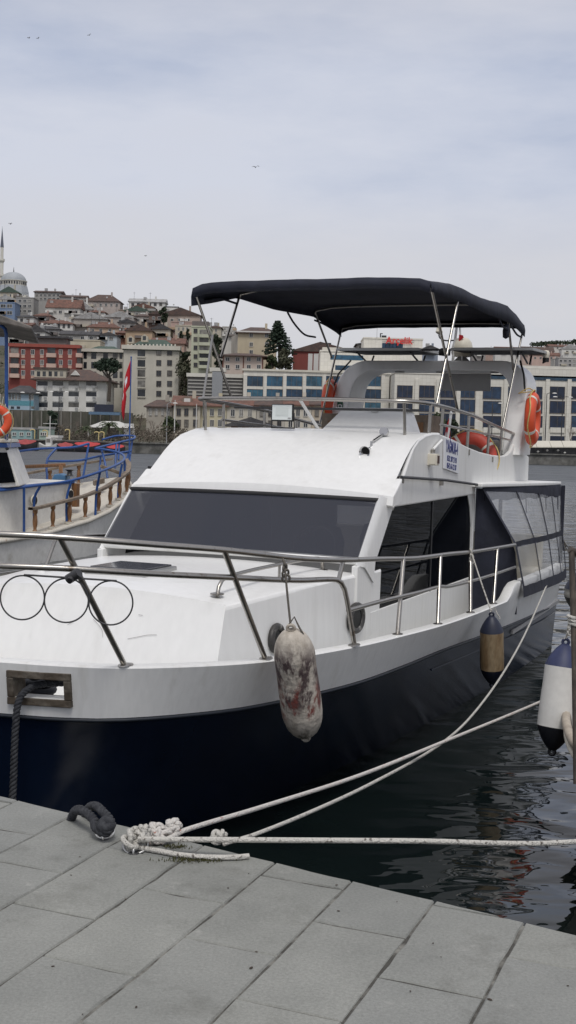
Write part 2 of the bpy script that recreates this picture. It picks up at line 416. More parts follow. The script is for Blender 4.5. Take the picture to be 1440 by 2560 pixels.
# ================================================================== MOTOR YACHT
V0 = -4.06; S0 = 10.5
yacht = thing('motor_yacht', 'white motor yacht with dark navy hull moored bow to the stone quay', 'yacht', SV(S0, V0), -TH)
def B(V, s, z): return Vector((V, s-S0, z))
def BW(V, s, z): return SV(s, V+V0, z)          # the same point in world space
def yob(name, g, m, parent=None, **k): return ob(name, g, m, parent or yacht, **k)
def hull_mat():
    m = mat('navy_hull', (.006, .012, .030), .22, col2=(.022, .030, .046), lo=.55, hi=.92, vs=1.1, stretch=(1.2, .8, .55), var=.25, bump=.04, bs=3, ior=1.32)
    return m
M_hull = hull_mat()
def glass_mat(name, col, alpha, rough=.03, ior=1.6):
    return mat(name, col, rough, ior=ior, alpha=alpha)
M_ws = mat('tinted_windscreen', (.030, .034, .050), .04, ior=1.7, alpha=.6)
M_sw = mat('tinted_side_glass', (.004, .005, .007), .02, ior=1.14, alpha=.86)
M_inner = mat('cabin_lining', (.36, .36, .36), .8, var=.1)
M_vinyl = mat('clear_vinyl', (.66, .68, .72), .07, alpha=.26, bump=.5, bs=5, stretch=(1, 3, .5))
Gc = [(0, 5.62, 1.26), (.40, 5.695, 1.26), (.72, 5.83, 1.255), (1.10, 6.16, 1.25), (1.33, 6.56, 1.235), (1.55, 7.49, 1.20), (1.62, 8.32, 1.16), (1.68, 9.25, 1.12), (1.70, 10.32, 1.08), (1.70, 11.3, 1.05), (1.69, 13.0, .99), (1.66, 14.6, .93), (1.62, 15.45, .90)]
Kc = [(0, 5.66, .95), (.36, 5.73, .95), (.67, 5.87, .95), (.98, 6.20, .948), (1.2, 6.56, .945), (1.46, 7.55, .92), (1.53, 8.6, .88), (1.56, 9.65, .845), (1.59, 10.8, .79), (1.60, 12.0, .73), (1.60, 13.5, .66), (1.58, 14.85, .60), (1.55, 15.5, .575)]
Wc = [(0, 5.80, 0), (.28, 5.98, 0), (.50, 6.32, 0), (.68, 6.8, 0), (.80, 7.35, 0), (.93, 8.1, 0), (1.04, 8.9, 0), (1.15, 9.8, 0), (1.26, 10.9, 0), (1.34, 11.8, 0), (1.41, 12.7, 0), (1.48, 14.2, 0), (1.50, 15.55, 0)]
us = [i/70 for i in range(71)]
# hawse opening: find the parameters where the bow curve has these V
def u_of_V(P, V):
    a, b = 0.0, .3
    for _ in range(40):
        m_ = (a+b)/2
        if curve_at(P, [m_])[0].x < V: a = m_
        else: b = m_
    return a
uh0, uh1 = u_of_V(Gc, .135), u_of_V(Gc, .425)
us = sorted(set([u for u in us if abs(u-uh0) > .006 and abs(u-uh1) > .006] + [uh0, uh1]))
gC, kC, wC = curve_at(Gc, us), curve_at(Kc, us), curve_at(Wc, us)
def mirror(row): return [Vector((-p.x, p.y, p.z)) for p in reversed(row[1:])] + list(row)
def lift(row): return [B(p.x, p.y, p.z) for p in row]
def lerp(a, b, t): return [p.lerp(q, t) for p, q in zip(a, b)]
def inset(row, d, z=None):
    out = []
    for i, p in enumerate(row):
        t = row[min(i+1, len(row)-1)]-row[max(i-1, 0)]; t.z = 0; t.normalize()
        n = Vector((-t.y, t.x, 0))
        if i == 0: n = Vector((0, 1, 0))
        q = p+n*d; q.x = max(q.x, 0.0) if i else 0.0
        if z is not None: q.z = z(p) if callable(z) else z
        out.append(q)
    return out
# navy topsides
m1 = lerp(kC, wC, .34); m2 = lerp(kC, wC, .68)
for i, u in enumerate(us):
    k_ = .4*max(0, 1-u*1.9)
    m1[i] = m1[i] + Vector((-.05*k_*min(1, u*12), .06*k_, 0)); m2[i] = m2[i] + Vector((-.05*k_*min(1, u*12), .05*k_, 0))
bot = inset(wC, .22, -.45)
rows = [lift(mirror(r)) for r in (kC, m1, m2, wC, bot)]
g = G(); g.loft(rows)
n = len(rows[0]); 
tr = [rows[i][0] for i in range(5)] + [rows[i][-1] for i in reversed(range(5))]
g.add(tr, [tuple(range(10))])
hull = yob('hull', g, M_hull, smooth=True, ang=50)
# rubbing strake just below the white band, and a thin moulding on the topsides
g = G(); st = [p + Vector((0, 0, -.012)) for p in inset(kC, -.006)]
g.tube(lift(mirror(st)), .011, 6); yob('rubbing_strake', g, mat('strake_dark', (.01, .014, .022), .5), hull, smooth=True)
ml = inset(lerp(kC, wC, .22), -.004); ml = ml[int(len(ml)*.45):]
g = G(); g.tube(lift(ml), .007, 5); yob('hull_moulding', g, M_hull, hull, smooth=True)
# white bulwark: outer skin, cap and inner skin, raised aft of the side gate
def topz(p):
    s = p.y
    if s < 11.62: return p.z
    t = min(1, (s-11.62)/.5); t = t*t*(3-2*t)
    return p.z + t*(.145 + .01*(s-12))
gT = [Vector((p.x, p.y, topz(p))) for p in gC]
TB = .105
o_rows = [kC, lerp(kC, gT, .335), lerp(kC, gT, .70), lerp(kC, gT, .965)]
cap0 = inset([Vector((p.x, p.y, p.z)) for p in gT], .012); cap1 = inset(gT, TB-.012)
i_rows = [inset(r, TB, lambda p: p.z) for r in (lerp(kC, gT, .965), lerp(kC, gT, .70), lerp(kC, gT, .335))]
deck_edge = inset(kC, TB+.12, lambda p: p.z-.12)
rows = [lift(mirror(r)) for r in o_rows+[cap0, cap1]+i_rows+[deck_edge]]
N = len(us); off = N-1; ih0 = us.index(uh0)+off; ih1 = us.index(uh1)+off
ihm0 = off-us.index(uh1); ihm1 = off-us.index(uh0)
def sk(i, k): return (i in (1, 7)) and (ih0 <= k < ih1 or ihm0 <= k < ihm1)
g = G(); g.loft(rows, skip=sk)
for a, b in ((ih0, ih1), (ihm0, ihm1)):
    for k in range(a, b):
        g.add([rows[1][k], rows[1][k+1], rows[8][k+1], rows[8][k]], [(0, 1, 2, 3)]); g.add([rows[2][k], rows[2][k+1], rows[7][k+1], rows[7][k]], [(0, 1, 2, 3)])
    for k in (a, b): g.add([rows[1][k], rows[2][k], rows[7][k], rows[8][k]], [(0, 1, 2, 3)])
e0 = [r[0] for r in rows]; e1 = [r[-1] for r in rows]
g.add(e0[:4]+[e1[i] for i in (3, 2, 1, 0)], [tuple(range(8))])
bul = yob('bulwark', g, M_white2, smooth=True, ang=45)
# timber hawse frame around each opening
M_hawse = mat('hawse_timber', (.085, .065, .045), .7, col2=(.17, .15, .12), lo=.45, hi=.7, vs=9, var=.3, bump=.5, bs=25)
for a, b in ((ih0, ih1), (ihm0, ihm1)):
    g = G(); w = .042; e = .016
    def out_(p): 
        n_ = Vector((p[0]*.25, -1, 0)).normalized(); return p+n_*e
    A0, A1, C0, C1 = rows[1][a], rows[1][b], rows[2][a], rows[2][b]
    ex = (A1-A0).normalized()
    def bar(p, q, wid):
        pp = [p, q]; t = (q-p).normalized(); 
        nrm = Vector((((p.x+q.x)/2)*.28, -1, 0)).normalized(); sd = nrm.cross(t).normalized()*wid/2
        g.prism([p+sd+nrm*e, q+sd+nrm*e, q-sd+nrm*e, p-sd+nrm*e], nrm*-.135)
    dz = Vector((0, 0, w/2)); dx = ex*w/2
    bar(A0-dz-ex*w, A1-dz+ex*w, w); bar(C0+dz-ex*w, C1+dz+ex*w, w)
    bar(A0-dx, C0-dx, w); bar(A1+dx, C1+dx, w)
    yob('hawse_frame', g, M_hawse, bul, bev=.005)
# heap of black line stowed behind the port hawse
g = G()
for k in range(5): g.torus(.062+.006*(k%2), .021, Matrix.Translation(B(.10+.04*(k%3), 5.875+.015*(k%2), 1.00+.030*k)) @ Matrix.Rotation(R(8*k-12), 4, 'X'), 26, 8)
sl_ = ob('rope_coil', g, mat('black_line', (.018, .02, .026), .85, var=.3, vs=40), None, smooth=True); sl_.location = yacht.location; sl_.rotation_euler = (0, 0, -TH); tag(sl_, 'heap of black line stowed on deck behind the bow hawse opening', 'rope')
# deck
g = G(); dk = inset(kC, TB+.10, lambda p: p.z-.10)
for i in range(len(dk)-1):
    a, b = dk[i], dk[i+1]
    g.add([B(-a.x, a.y, a.z), B(a.x, a.y, a.z), B(b.x, b.y, b.z), B(-b.x, b.y, b.z)], [(0, 1, 2, 3)])
yob('side_deck', g, mat('deck_paint', (.60, .60, .58), .6, var=.1, vs=5))
# trunk cabin on the foredeck
def camb(V, half, c): return c*(1-(V/half)**2)
tk = [(.90, 6.44, .86), (.955, 6.46, 1.0), (.945, 6.56, 1.22), (.93, 6.72, 1.488), (.915, 6.765, 1.508)]
st_ = [(6.44, 6.765, .96, .915, 1.508), (7.0, 7.0, 1.03, .985, 1.528), (7.6, 7.6, 1.09, 1.055, 1.542), (8.3, 8.3, 1.13, 1.10, 1.54), (8.98, 8.98, 1.155, 1.135, 1.53), (9.25, 9.25, 1.156, 1.14, 1.53)]
g = G(); rows = []
for sb, stp, hb, ht, zt in st_:
    row = [B(-hb, sb, .80), B(-hb*.99, sb+(stp-sb)*.5, 1.15), B(-ht-.012, stp-.01, zt-.02)]
    for k in range(13):
        V = -ht+2*ht*k/12
        row.append(B(V, stp+(.02 if k in (0, 12) else .0), zt+camb(V, ht, .055)))
    row += [B(ht+.012, stp-.01, zt-.02), B(hb*.99, sb+(stp-sb)*.5, 1.15), B(hb, sb, .80)]
    rows.append(row)
g.loft(rows)
f = rows[0]; g.add(f, [tuple(range(len(f)))])
trunk = yob('trunk_cabin', g, M_white, smooth=True, ang=30, bev=.012)
# scuffs on the trunk front
M_scuff = mat('scuff', (.30, .29, .28), .8)
for pts in ([(.30, 6.46, 1.26), (.36, 6.48, 1.275), (.44, 6.50, 1.295), (.50, 6.51, 1.30)], [(.02, 6.50, 1.36), (.10, 6.48, 1.30), (.12, 6.46, 1.255)], [(-.16, 6.50, 1.31), (-.12, 6.51, 1.33)], [(.34, 6.57, 1.41), (.37, 6.57, 1.408)]):
    g = G(); g.tube(catmull([B(a, (6.45+.295*(c-.80)/.688)-.004, c) for a, b, c in pts], 8), .0014, 4); yob('scuff_mark', g, M_scuff, trunk)
# deck hatch
g = G(); hx0, hx1, hs0, hs1 = -.36, .12, 7.18, 7.66
zt = 1.60
g.box(B((hx0+hx1)/2, (hs0+hs1)/2, zt), (hx1-hx0, hs1-hs0, .05))
hatch = yob('deck_hatch', g, M_alu, trunk, bev=.008)
g = G(); g.box(B((hx0+hx1)/2, (hs0+hs1)/2, zt+.03), (hx1-hx0-.06, hs1-hs0-.06, .014)); yob('hatch_glass', g, mat('smoked_acrylic', (.03, .032, .04), .08), trunk, bev=.004)
# grab rail on the trunk
def sm(pts, n=24): return catmull(pts, n)
g = G(); g.tube(sm([B(.80, 6.90, 1.535), B(.80, 6.93, 1.61), B(.80, 7.02, 1.65), B(.83, 7.9, 1.665), B(.85, 8.55, 1.655), B(.855, 8.66, 1.63), B(.855, 8.68, 1.56)], 30), .014, 8)
gr = yob('grab_rail', g, M_steel, trunk, smooth=True)
for V, s in ((.80, 6.90), (.855, 8.68), (.835, 7.85)):
    g = G(); g.lathe([(.045, 0), (.045, .008), (.018, .014), (.0, .014)], 14, Matrix.Translation(B(V, s, 1.535+camb(V, 1.05, .055)-.006)))
    if s == 7.85: g.tube([B(V, s, 1.55), B(V, s, 1.66)], .011, 8)
    yob('rail_foot', g, M_steel, gr if False else trunk, smooth=True)
# deck cleat and pop-up vent on the trunk, port and starboard
for V, s in ((-.78, 7.3),):
    g = G(); g.lathe([(.05, 0), (.05, .01), (.02, .015), (.02, .05), (.0, .055)], 12, Matrix.Translation(B(V, s, 1.545))); g.box(B(V, s, 1.595), (.14, .03, .02))
    yob('deck_cleat', g, M_white, trunk, smooth=True)
# portholes in the trunk sides
M_ring = mat('porthole_bronze', (.055, .052, .05), .5, metal=.2, col2=(.36, .35, .33), lo=.55, hi=.72, vs=14, var=.3)
M_port = mat('porthole_glass', (.008, .009, .011), .2, ior=1.2)
for sd in (1, -1):
    for s, V, z, rr in ((7.30, 1.056, 1.235, .080), (8.66, 1.149, 1.205, .098)):
        Mx = Matrix.Translation(B(sd*V, s, z)) @ Matrix.Rotation(sd*(R(90)-.045), 4, 'Y') @ Matrix.Rotation(0, 4, 'Z')
        Mx = Mx @ Matrix.Diagonal((1.0, 1.15 if s < 8 else 1.5, 1, 1))
        g = G(); g.torus(rr, .024, Mx, 22, 8)
        ph = yob('porthole', g, M_ring, smooth=True, parent=trunk)
        g = G(); g.lathe([(rr, -.004), (rr, .006), (0, .006)], 22, Mx); yob('porthole_glass', g, M_port, trunk)
# ---- deckhouse
WSB, WST = (8.715, 1.655), (9.165, 2.078)      # windscreen bottom / top (s, z) at V=+-1.13
HB = 1.16
side = [(9.51, 2.02), (9.62, 2.12), (9.77, 2.256), (9.92, 2.40), (10.05, 2.51), (10.2, 2.578), (10.42, 2.622), (10.65, 2.642), (10.9, 2.645), (11.4, 2.60), (12.0, 2.53), (12.56, 2.48), (13.2, 2.445), (13.75, 2.435), (13.98, 2.45), (14.2, 2.50), (14.36, 2.58), (14.52, 2.72), (14.62, 2.86)]
aft = [(15.30, 2.86), (15.24, 2.62), (15.16, 2.56), (15.14, 2.45), (15.30, 2.42), (15.30, 2.12), (12.40, 2.10), (12.40, 2.035)]
for sd in (1, -1):
    g = G(); poly = [B(sd*HB, s, z) for s, z in side+aft]
    if sd < 0: poly.reverse()
    g.prism(poly, (-sd*.05, 0, 0)); yob('flybridge_coaming', g, M_white2, bev=.012)
    # lower side wall, sill and aft post round the big side window
    g = G(); wl = [(8.66, 1.60), (9.0, 1.62), (9.02, 1.205), (12.41, 1.165), (12.41, 2.034), (12.46, 2.034), (12.46, .68), (8.66, .72)]
    poly = [B(sd*(HB-.012), s, z) for s, z in wl]
    if sd < 0: poly.reverse()
    g.prism(poly, (-sd*.05, 0, 0)); yob('cabin_side', g, M_white2, bev=.006)
    # windscreen pillar
    g = G(); rws = []
    for (sa, za), (sb, zb) in (((8.68, 1.60), (9.03, 1.44)), ((8.735, 1.66), (9.06, 1.60)), (WST, (9.50, 2.03)), ((9.215, 2.12), (9.56, 2.12))):
        rws.append([B(sd*1.118, sa, za), B(sd*1.132, sa-.012, za+.006), B(sd*1.152, sa+.04, za-.005), B(sd*HB, sa+.12, za-.02), B(sd*HB, sb, zb), B(sd*1.10, sb, zb), B(sd*1.10, sa+.06, za-.03)])
    g.loft(rws, closed=True); yob('windscreen_pillar', g, M_white, smooth=True, ang=50)
    # side glass with its rear curve
    g = G(); wp = [(9.0, 1.20), (9.04, 1.55), (9.18, 1.72), (9.50, 2.03), (12.16, 2.03), (12.28, 1.9), (12.36, 1.7), (12.42, 1.16)]
    poly = [B(sd*(HB-.022), s, z) for s, z in wp]
    if sd < 0: poly.reverse()
    g.prism(poly, (-sd*.012, 0, 0)); sg = yob('side_window', g, M_sw)
    g = G(); g.bx(sd*(HB-.02), sd*(HB-.012), 10.78-S0, 10.80-S0, 1.18, 2.03); yob('glazing_bar', g, M_dark, sg)
    g = G(); poly = [B(sd*(HB-.016), s, z) for s, z in [(12.16, 2.034), (12.41, 2.034), (12.41, 1.16), (12.36, 1.16), (12.345, 1.7), (12.27, 1.9)]]
    if sd < 0: poly.reverse()
    g.prism(poly, (-sd*.03, 0, 0)); yob('window_post', g, M_white)
# dark sheet standing in for the front curtain's reflection in the port side glass
g = G(); rws = []
for k in range(15):
    s = 10.95 + (12.35-10.95)*k/14; zt_ = min(1.98, 1.55+(s-10.95)*.45); wv = .015*math.sin(k*1.9)
    rws.append([B(HB-.09+wv, s, 1.18), B(HB-.085-wv, s, (1.18+zt_)/2), B(HB-.09+wv, s, zt_)])
g.loft(rws); yob('curtain_reflection', g, M_navy_cloth, smooth=True)
# windscreen glass
g = G(); rws = []
for t in (0, .5, 1):
    s = WSB[0]+(WST[0]-WSB[0])*t; z = WSB[1]+(WST[1]-WSB[1])*t
    rws.append([B(-1.13+2.26*k/16, s-.05*(1-(k/8-1)**2)*(1-.4*t), z+.012*(1-(k/8-1)**2)) for k in range(17)])
thk = Vector((0, .006, -.006)); fr_w = [r[:] for r in rws]; bk_w = [[p+thk for p in r] for r in rws]
g.loft(fr_w); g.loft(bk_w); g.loft([fr_w[0], bk_w[0]]); g.loft([fr_w[2], bk_w[2]]); g.loft([[r[0] for r in fr_w], [r[0] for r in bk_w]]); g.loft([[r[-1] for r in fr_w], [r[-1] for r in bk_w]])
ws = yob('windscreen', g, M_ws, smooth=True, ang=30)
g = G(); g.tube([B(p.x, p.y+S0, p.z)+Vector((0, .02, -.022)) for p in rws[0]], .03, 8); yob('windscreen_sill', g, M_white2, smooth=True)
g = G(); g.tube([p+Vector((0, .012, .008)) for p in rws[2]], .02, 8); yob('windscreen_seal', g, M_black, smooth=True)
# wheelhouse roof: visor lip, swept front, flat top dropping to the flybridge floor
prof = [(9.60, 2.09, 0), (9.40, 2.045, .06), (9.33, 2.03, .07), (9.315, 2.04, .07), (9.335, 2.115, .065), (9.37, 2.135, .06), (9.5, 2.21, .055), (9.66, 2.315, .05), (9.82, 2.42, .045), (9.98, 2.51, .04), (10.15, 2.575, .032), (10.38, 2.622, .025), (10.65, 2.645, .02), (10.95, 2.648, .018), (11.08, 2.63, .015), (11.10, 2.30, 0), (15.25, 2.22, 0)]
g = G(); rws = []
for s, z, c in prof:
    row = []
    for k in range(25):
        V = -1.155 + 2.31*k/24; q = 1-(V/1.155)**2
        wide = 1.0
        if s < 9.45: wide = 1.045
        row.append(B(V*wide, s-.10*q*max(0, min(1, (10.0-s)/.6)), z+c*q))
    rws.append(row)
g.loft(rws); roof = yob('wheelhouse_roof', g, M_white, smooth=True, ang=34)
# rounded side edge where the swept front meets the sides
for sd in (1, -1):
    g = G(); g.tube([B(sd*1.138, s+.0, z-.012) for s, z in side[:9]], .024, 8); yob('roof_edge', g, M_white, roof, smooth=True)
    g = G(); poly = [B(sd*1.205, s, z) for s, z in [(9.33, 2.03), (9.335, 2.115), (9.40, 2.15), (9.58, 2.26), (9.60, 2.06), (9.50, 2.03)]]
    if sd < 0: poly.reverse()
    g.prism(poly, (-sd*.08, 0, 0)); yob('visor_end', g, M_white, roof, bev=.012)
# ---- cabin interior seen through the tint
g = G(); g.bx(-1.1, 1.1, 8.7-S0, 15.2-S0, .55, .6); g.bx(-1.1, 1.1, 8.62-S0, 9.35-S0, 1.40, 1.52); yob('cabin_sole', g, M_inner)
g = G(); g.bx(-1.1, -.35, 12.30-S0, 12.36-S0, .6, 2.02); g.bx(.45, 1.08, 12.30-S0, 12.36-S0, .6, 2.02); g.bx(-.35, .45, 12.30-S0, 12.36-S0, 1.86, 2.02); yob('aft_bulkhead', g, M_inner)
for V, s in ((.42, 9.9), (.72, 10.5), (-.45, 10.2)):
    g = G(); M_ = Matrix.Translation(B(V, s, 1.62)) @ Matrix.Diagonal((1, .35, 1.1, 1)); g.lathe([(0, -.2), (.12, -.19), (.17, -.1), (.18, .05), (.14, .16), (0, .19)], 14, M_)
    g.tube([B(V, s, .6), B(V, s, 1.45)], .03, 8); g.box(B(V, s-.15, 1.28), (.38, .36, .1))
    yob('helm_seat', g, M_dark, smooth=True)
g = G(); g.torus(.19, .014, Matrix.Translation(B(.55, 9.28, 1.66)) @ Matrix.Rotation(R(68), 4, 'X'), 26, 6)
for a in (90, 210, 330):
    g.tube([B(.55, 9.28, 1.66), Matrix.Translation(B(.55, 9.28, 1.66)) @ Matrix.Rotation(R(68), 4, 'X') @ Vector((.19*math.cos(R(a)), .19*math.sin(R(a)), 0))], .009, 5)
yob('steering_wheel', g, M_dark, smooth=True)
M_sal = mat('saloon_wood', (.12, .07, .04), .6, var=.2)
for q in ((-.9, -.2, 10.9-S0, 11.6-S0, .6, 1.35), (.5, 1.0, 11.2-S0, 12-S0, .6, 1.3)):
    g = G(); g.bx(*q); yob('saloon_cabinet', g, M_sal)
# ---- hand rail round the foredeck and side decks
def both(pts): return [pts, [(-a, b, c) for a, b, c in pts]]
top_r = [(0, 5.06, 2.03), (.33, 5.09, 2.03), (.68, 5.25, 2.02), (1.03, 5.54, 1.985), (1.27, 5.98, 1.935), (1.42, 6.7, 1.84), (1.47, 7.4, 1.775), (1.50, 8.2, 1.72), (1.52, 8.95, 1.665), (1.54, 9.9, 1.625), (1.56, 10.7, 1.585), (1.58, 11.6, 1.555), (1.60, 12.40, 1.53)]
full = [(-a, b, c) for a, b, c in reversed(top_r[1:])] + top_r
g = G(); g.tube(sm([B(*p) for p in full], 120), .0175, 8); yob('deck_rail', g, M_steel, smooth=True)
mid_f = [(0, 5.13, 1.86), (.33, 5.16, 1.86), (.66, 5.32, 1.852), (1.0, 5.62, 1.82), (1.25, 6.06, 1.775), (1.40, 6.75, 1.70), (1.455, 7.30, 1.655)]
full = [(-a, b, c) for a, b, c in reversed(mid_f[1:])] + mid_f
for sd in (1, -1):
    pass
ctrl = [B(-1.53, 7.50, 1.215), B(-1.485, 7.42, 1.56)] + [B(*p) for p in full] + [B(1.47, 7.37, 1.63), B(1.485, 7.42, 1.56), B(1.53, 7.50, 1.215)]
g = G(); g.tube(sm(ctrl, 110), .0175, 8); yob('pulpit_rail', g, M_steel, smooth=True)
mid_s = [(1.50, 7.44, 1.44), (1.54, 8.2, 1.43), (1.565, 8.95, 1.405), (1.57, 9.5, 1.39), (1.57, 9.8, 1.36), (1.59, 10.7, 1.33), (1.60, 11.4, 1.315), (1.61, 12.40, 1.30)]
stn = [((.72, 5.885, 1.255), (.68, 5.25, 2.02)), ((1.285, 6.58, 1.235), (1.27, 5.98, 1.935)), ((1.57, 8.36, 1.155), (1.52, 8.93, 1.665)), ((1.63, 9.27, 1.115), (1.54, 9.62, 1.635)), ((1.645, 10.32, 1.08), (1.56, 10.60, 1.59)), ((1.645, 11.22, 1.05), (1.58, 11.9, 1.55))]
stn[2] = ((1.57, 8.36, 1.155), (1.52, 8.62, 1.69)); stn[5] = ((1.645, 11.25, 1.05), (1.585, 11.62, 1.555))
for sd in (1, -1):
    g = G(); g.tube(sm([B(sd*a, b, c) for a, b, c in mid_s], 40), .0155, 8); yob('side_rail', g, M_steel, smooth=True)
    for a, b in stn:
        g = G(); g.tube([B(sd*a[0], a[1], a[2]-.01), B(sd*b[0], b[1], b[2])], .0165, 8)
        sp_ = yob('stanchion', g, M_steel, smooth=True)
        g = G(); g.lathe([(.048, 0), (.046, .006), (.02, .012), (0, .012)], 14, Matrix.Translation(B(sd*a[0], a[1], a[2]+.001)) @ Matrix.Diagonal((.8, 1.3, 1, 1))); yob('base_plate', g, M_steel, sp_)
    g = G(); g.tube([B(sd*1.455, 7.36, 1.64), B(sd*1.47, 7.40, 1.775)], .0155, 8); yob('rail_strut', g, M_steel, smooth=True)
    g = G(); g.lathe([(.048, 0), (.046, .006), (.02, .012), (0, .012)], 14, Matrix.Translation(B(sd*1.53, 7.50, 1.203)) @ Matrix.Diagonal((.8, 1.3, 1, 1))); yob('base_plate', g, M_steel)
# three bare cup-holder rings clamped to the first stanchion
g = G(); c0 = BW(.70, 5.60, 1.63)
def cupring(px, py, Y, rad):
    c = W(px, py, Y); q = yacht_inv @ c
    return q
yacht_inv = (Matrix.Translation(yacht.location) @ Matrix.Rotation(-TH, 4, 'Z')).inverted()
RD = .112
for k, (px, py) in enumerate(((56, 1494), (166, 1501), (277, 1507))):
    c = cupring(px, py, 6.07, RD); g.torus(RD, .0042, Matrix.Translation(c) @ Matrix.Rotation(TH, 4, 'Z') @ Matrix.Rotation(R(84), 4, 'X'), 40, 6)
pA, pB = cupring(60, 1437, 6.07, 0), cupring(292, 1452, 6.07, 0); g.tube([pA, pB], .005, 6)
cl = cupring(183, 1440, 6.07, 0)
yob('cup_holder_rings', g, M_dark, smooth=True)
g = G(); g.tube([cl+Vector((-.03, 0, -.02)), cl+Vector((.035, 0, .02))], .026, 10); g.tube([cl+Vector((0, .03, .02)), cl+Vector((0, -.03, -.02))], .016, 8); yob('ring_clamp', g, M_dark, smooth=True)
# ---- aft cockpit roof and canvas enclosure
def ytop(V, s): return B(V, s, 2.135 - .012*(s-12.4))
g = G(); pl = [(-1.27, 12.25), (1.27, 12.25), (1.42, 13.4), (1.52, 14.4), (1.56, 15.42), (-1.56, 15.42), (-1.52, 14.4), (-1.42, 13.4)]
g.prism([B(v, s, 2.155-.012*(s-12.4)) for v, s in pl], (0, 0, -.04)); yob('cockpit_roof', g, M_white2, bev=.01)
topE = [(1.235, 12.40, 2.11), (1.35, 13.1, 2.10), (1.45, 13.9, 2.09), (1.51, 14.7, 2.08), (1.545, 15.38, 2.07)]
midE = [(1.60, 12.42, 1.53), (1.62, 13.1, 1.52), (1.63, 13.9, 1.50), (1.62, 14.7, 1.485), (1.60, 15.38, 1.475)]
botE = [(1.715, 12.36, 1.08), (1.72, 13.1, 1.055), (1.715, 13.9, 1.03), (1.70, 14.7, 1.00), (1.655, 15.42, .985)]
lowE = [(a+.004, b, c-.085) for a, b, c in botE]
def arow(P, N=29): return [B(*p) for p in curve_at(P, [i/(N-1) for i in range(N)])]
for sd in (1, -1):
    def fl(row): return [Vector((p.x*sd, p.y, p.z)) for p in row]
    t_, m_, b_, l_ = [fl(arow(E)) for E in (topE, midE, botE, lowE)]
    for i, k in enumerate(range(0, 29)):
        wv = .012*math.sin(i*1.35)
        for rr in (m_, b_): rr[i].x += sd*wv*.5
    val = [p+Vector((sd*.022, 0, -.135-.012*math.sin(i*1.3))) for i, p in enumerate(t_)]
    g = G(); g.loft([[p+Vector((sd*.012, 0, .02)) for p in t_], [p+Vector((sd*.024, 0, -.03)) for p in t_], val])
    yob('curtain_valance', g, M_navy_cloth, smooth=True)
    g = G(); g.loft([t_, lerp(t_, m_, .5), m_, lerp(m_, b_, .5), b_]); pane = yob('clear_curtain', g, M_vinyl, smooth=True, ang=80)
    g = G(); g.loft([[p+Vector((sd*.004, 0, .03)) for p in b_], [p+Vector((sd*.010, 0, 0)) for p in l_]]); yob('curtain_hem', g, M_navy_cloth, smooth=True)
    def strip(a, b, w, e=.006):
        g = G(); L_ = [p+Vector((sd*e, 0, 0)) for p in a]
        g.loft([[p+Vector((0, 0, w/2)) for p in L_], [p-Vector((0, 0, w/2)) for p in L_]]); return g
    yob('curtain_band', strip(m_, m_, .065), M_navy_cloth, smooth=True)
    for i, w in ((0, .09), (9, .055), (17, .07), (23, .055), (28, .07)):
        g = G(); path = [t_[i], lerp(t_, m_, .5)[i], m_[i], lerp(m_, b_, .5)[i], b_[i], l_[i]]
        g.loft([[p+Vector((sd*.007, -w/2, 0)) for p in path], [p+Vector((sd*.007, w/2, 0)) for p in path]]); yob('curtain_strap', g, M_navy_cloth)
    for i in (4, 12, 20, 26):
        g = G(); p = t_[i]+Vector((sd*.028, 0, -.13)); g.tube([p, p+Vector((sd*.004, .01, -.09)), p+Vector((sd*.006, .02, -.17))], .006, 5); yob('tie_strap', g, M_navy_cloth)
    # navy front panel closing the side deck
    nz = 9; rws = []
    for k in range(nz):
        t = k/(nz-1); z = .80+(2.10-.80)*t
        vo = 1.64 if z < 1.06 else (1.64-(1.64-1.595)*(z-1.06)/.47 if z < 1.53 else 1.595-(1.595-1.235)*(z-1.53)/.57)
        rws.append([B(sd*(1.165+(vo-1.165)*j/6), 12.43+.012*math.sin(j*1.1+k*.7), z) for j in range(7)])
    g = G(); g.loft(rws); yob('front_curtain', g, M_navy_cloth, smooth=True)
    # awning track along the cabin side
    g = G(); g.tube([B(sd*1.19, 9.60, 2.268), B(sd*1.20, 11.0, 2.215), B(sd*1.215, 12.40, 2.135)], .013, 7); tr_ = yob('awning_track', g, M_dark, smooth=True)
    for s, z in ((9.66, 2.265), (10.95, 2.215)):
        g = G(); g.box(B(sd*1.178, s, z-.02), (.03, .03, .06)); yob('track_bracket', g, M_steel, tr_)
# aft canvas and transom curtain
g = G(); tr0 = [B(-1.54+3.08*k/20, 15.40+.012*math.sin(k*1.7), 2.07) for k in range(21)]; tr1 = [B(-1.63+3.26*k/20, 15.43+.015*math.sin(k*1.2), 1.0) for k in range(21)]
g.loft([tr0, lerp(tr0, tr1, .5), tr1]); yob('aft_curtain', g, M_vinyl, smooth=True)
for k in (0, 5, 10, 15, 20):
    g = G(); a, b = tr0[k], tr1[k]; g.box((a+b)/2+Vector((0, .012, 0)), (.05, .006, (a-b).length)); yob('aft_strap', g, M_navy_cloth)
g = G(); g.bx(-1.6, 1.6, 12.5-S0, 15.4-S0, .58, .62); yob('cockpit_floor', g, M_inner)
g = G(); g.bx(-1.4, 1.4, 14.7-S0, 15.2-S0, .6, 1.05); g.bx(-1.4, 1.4, 15.1-S0, 15.25-S0, 1.0, 1.45); yob('cockpit_bench', g, M_cream, bev=.04)

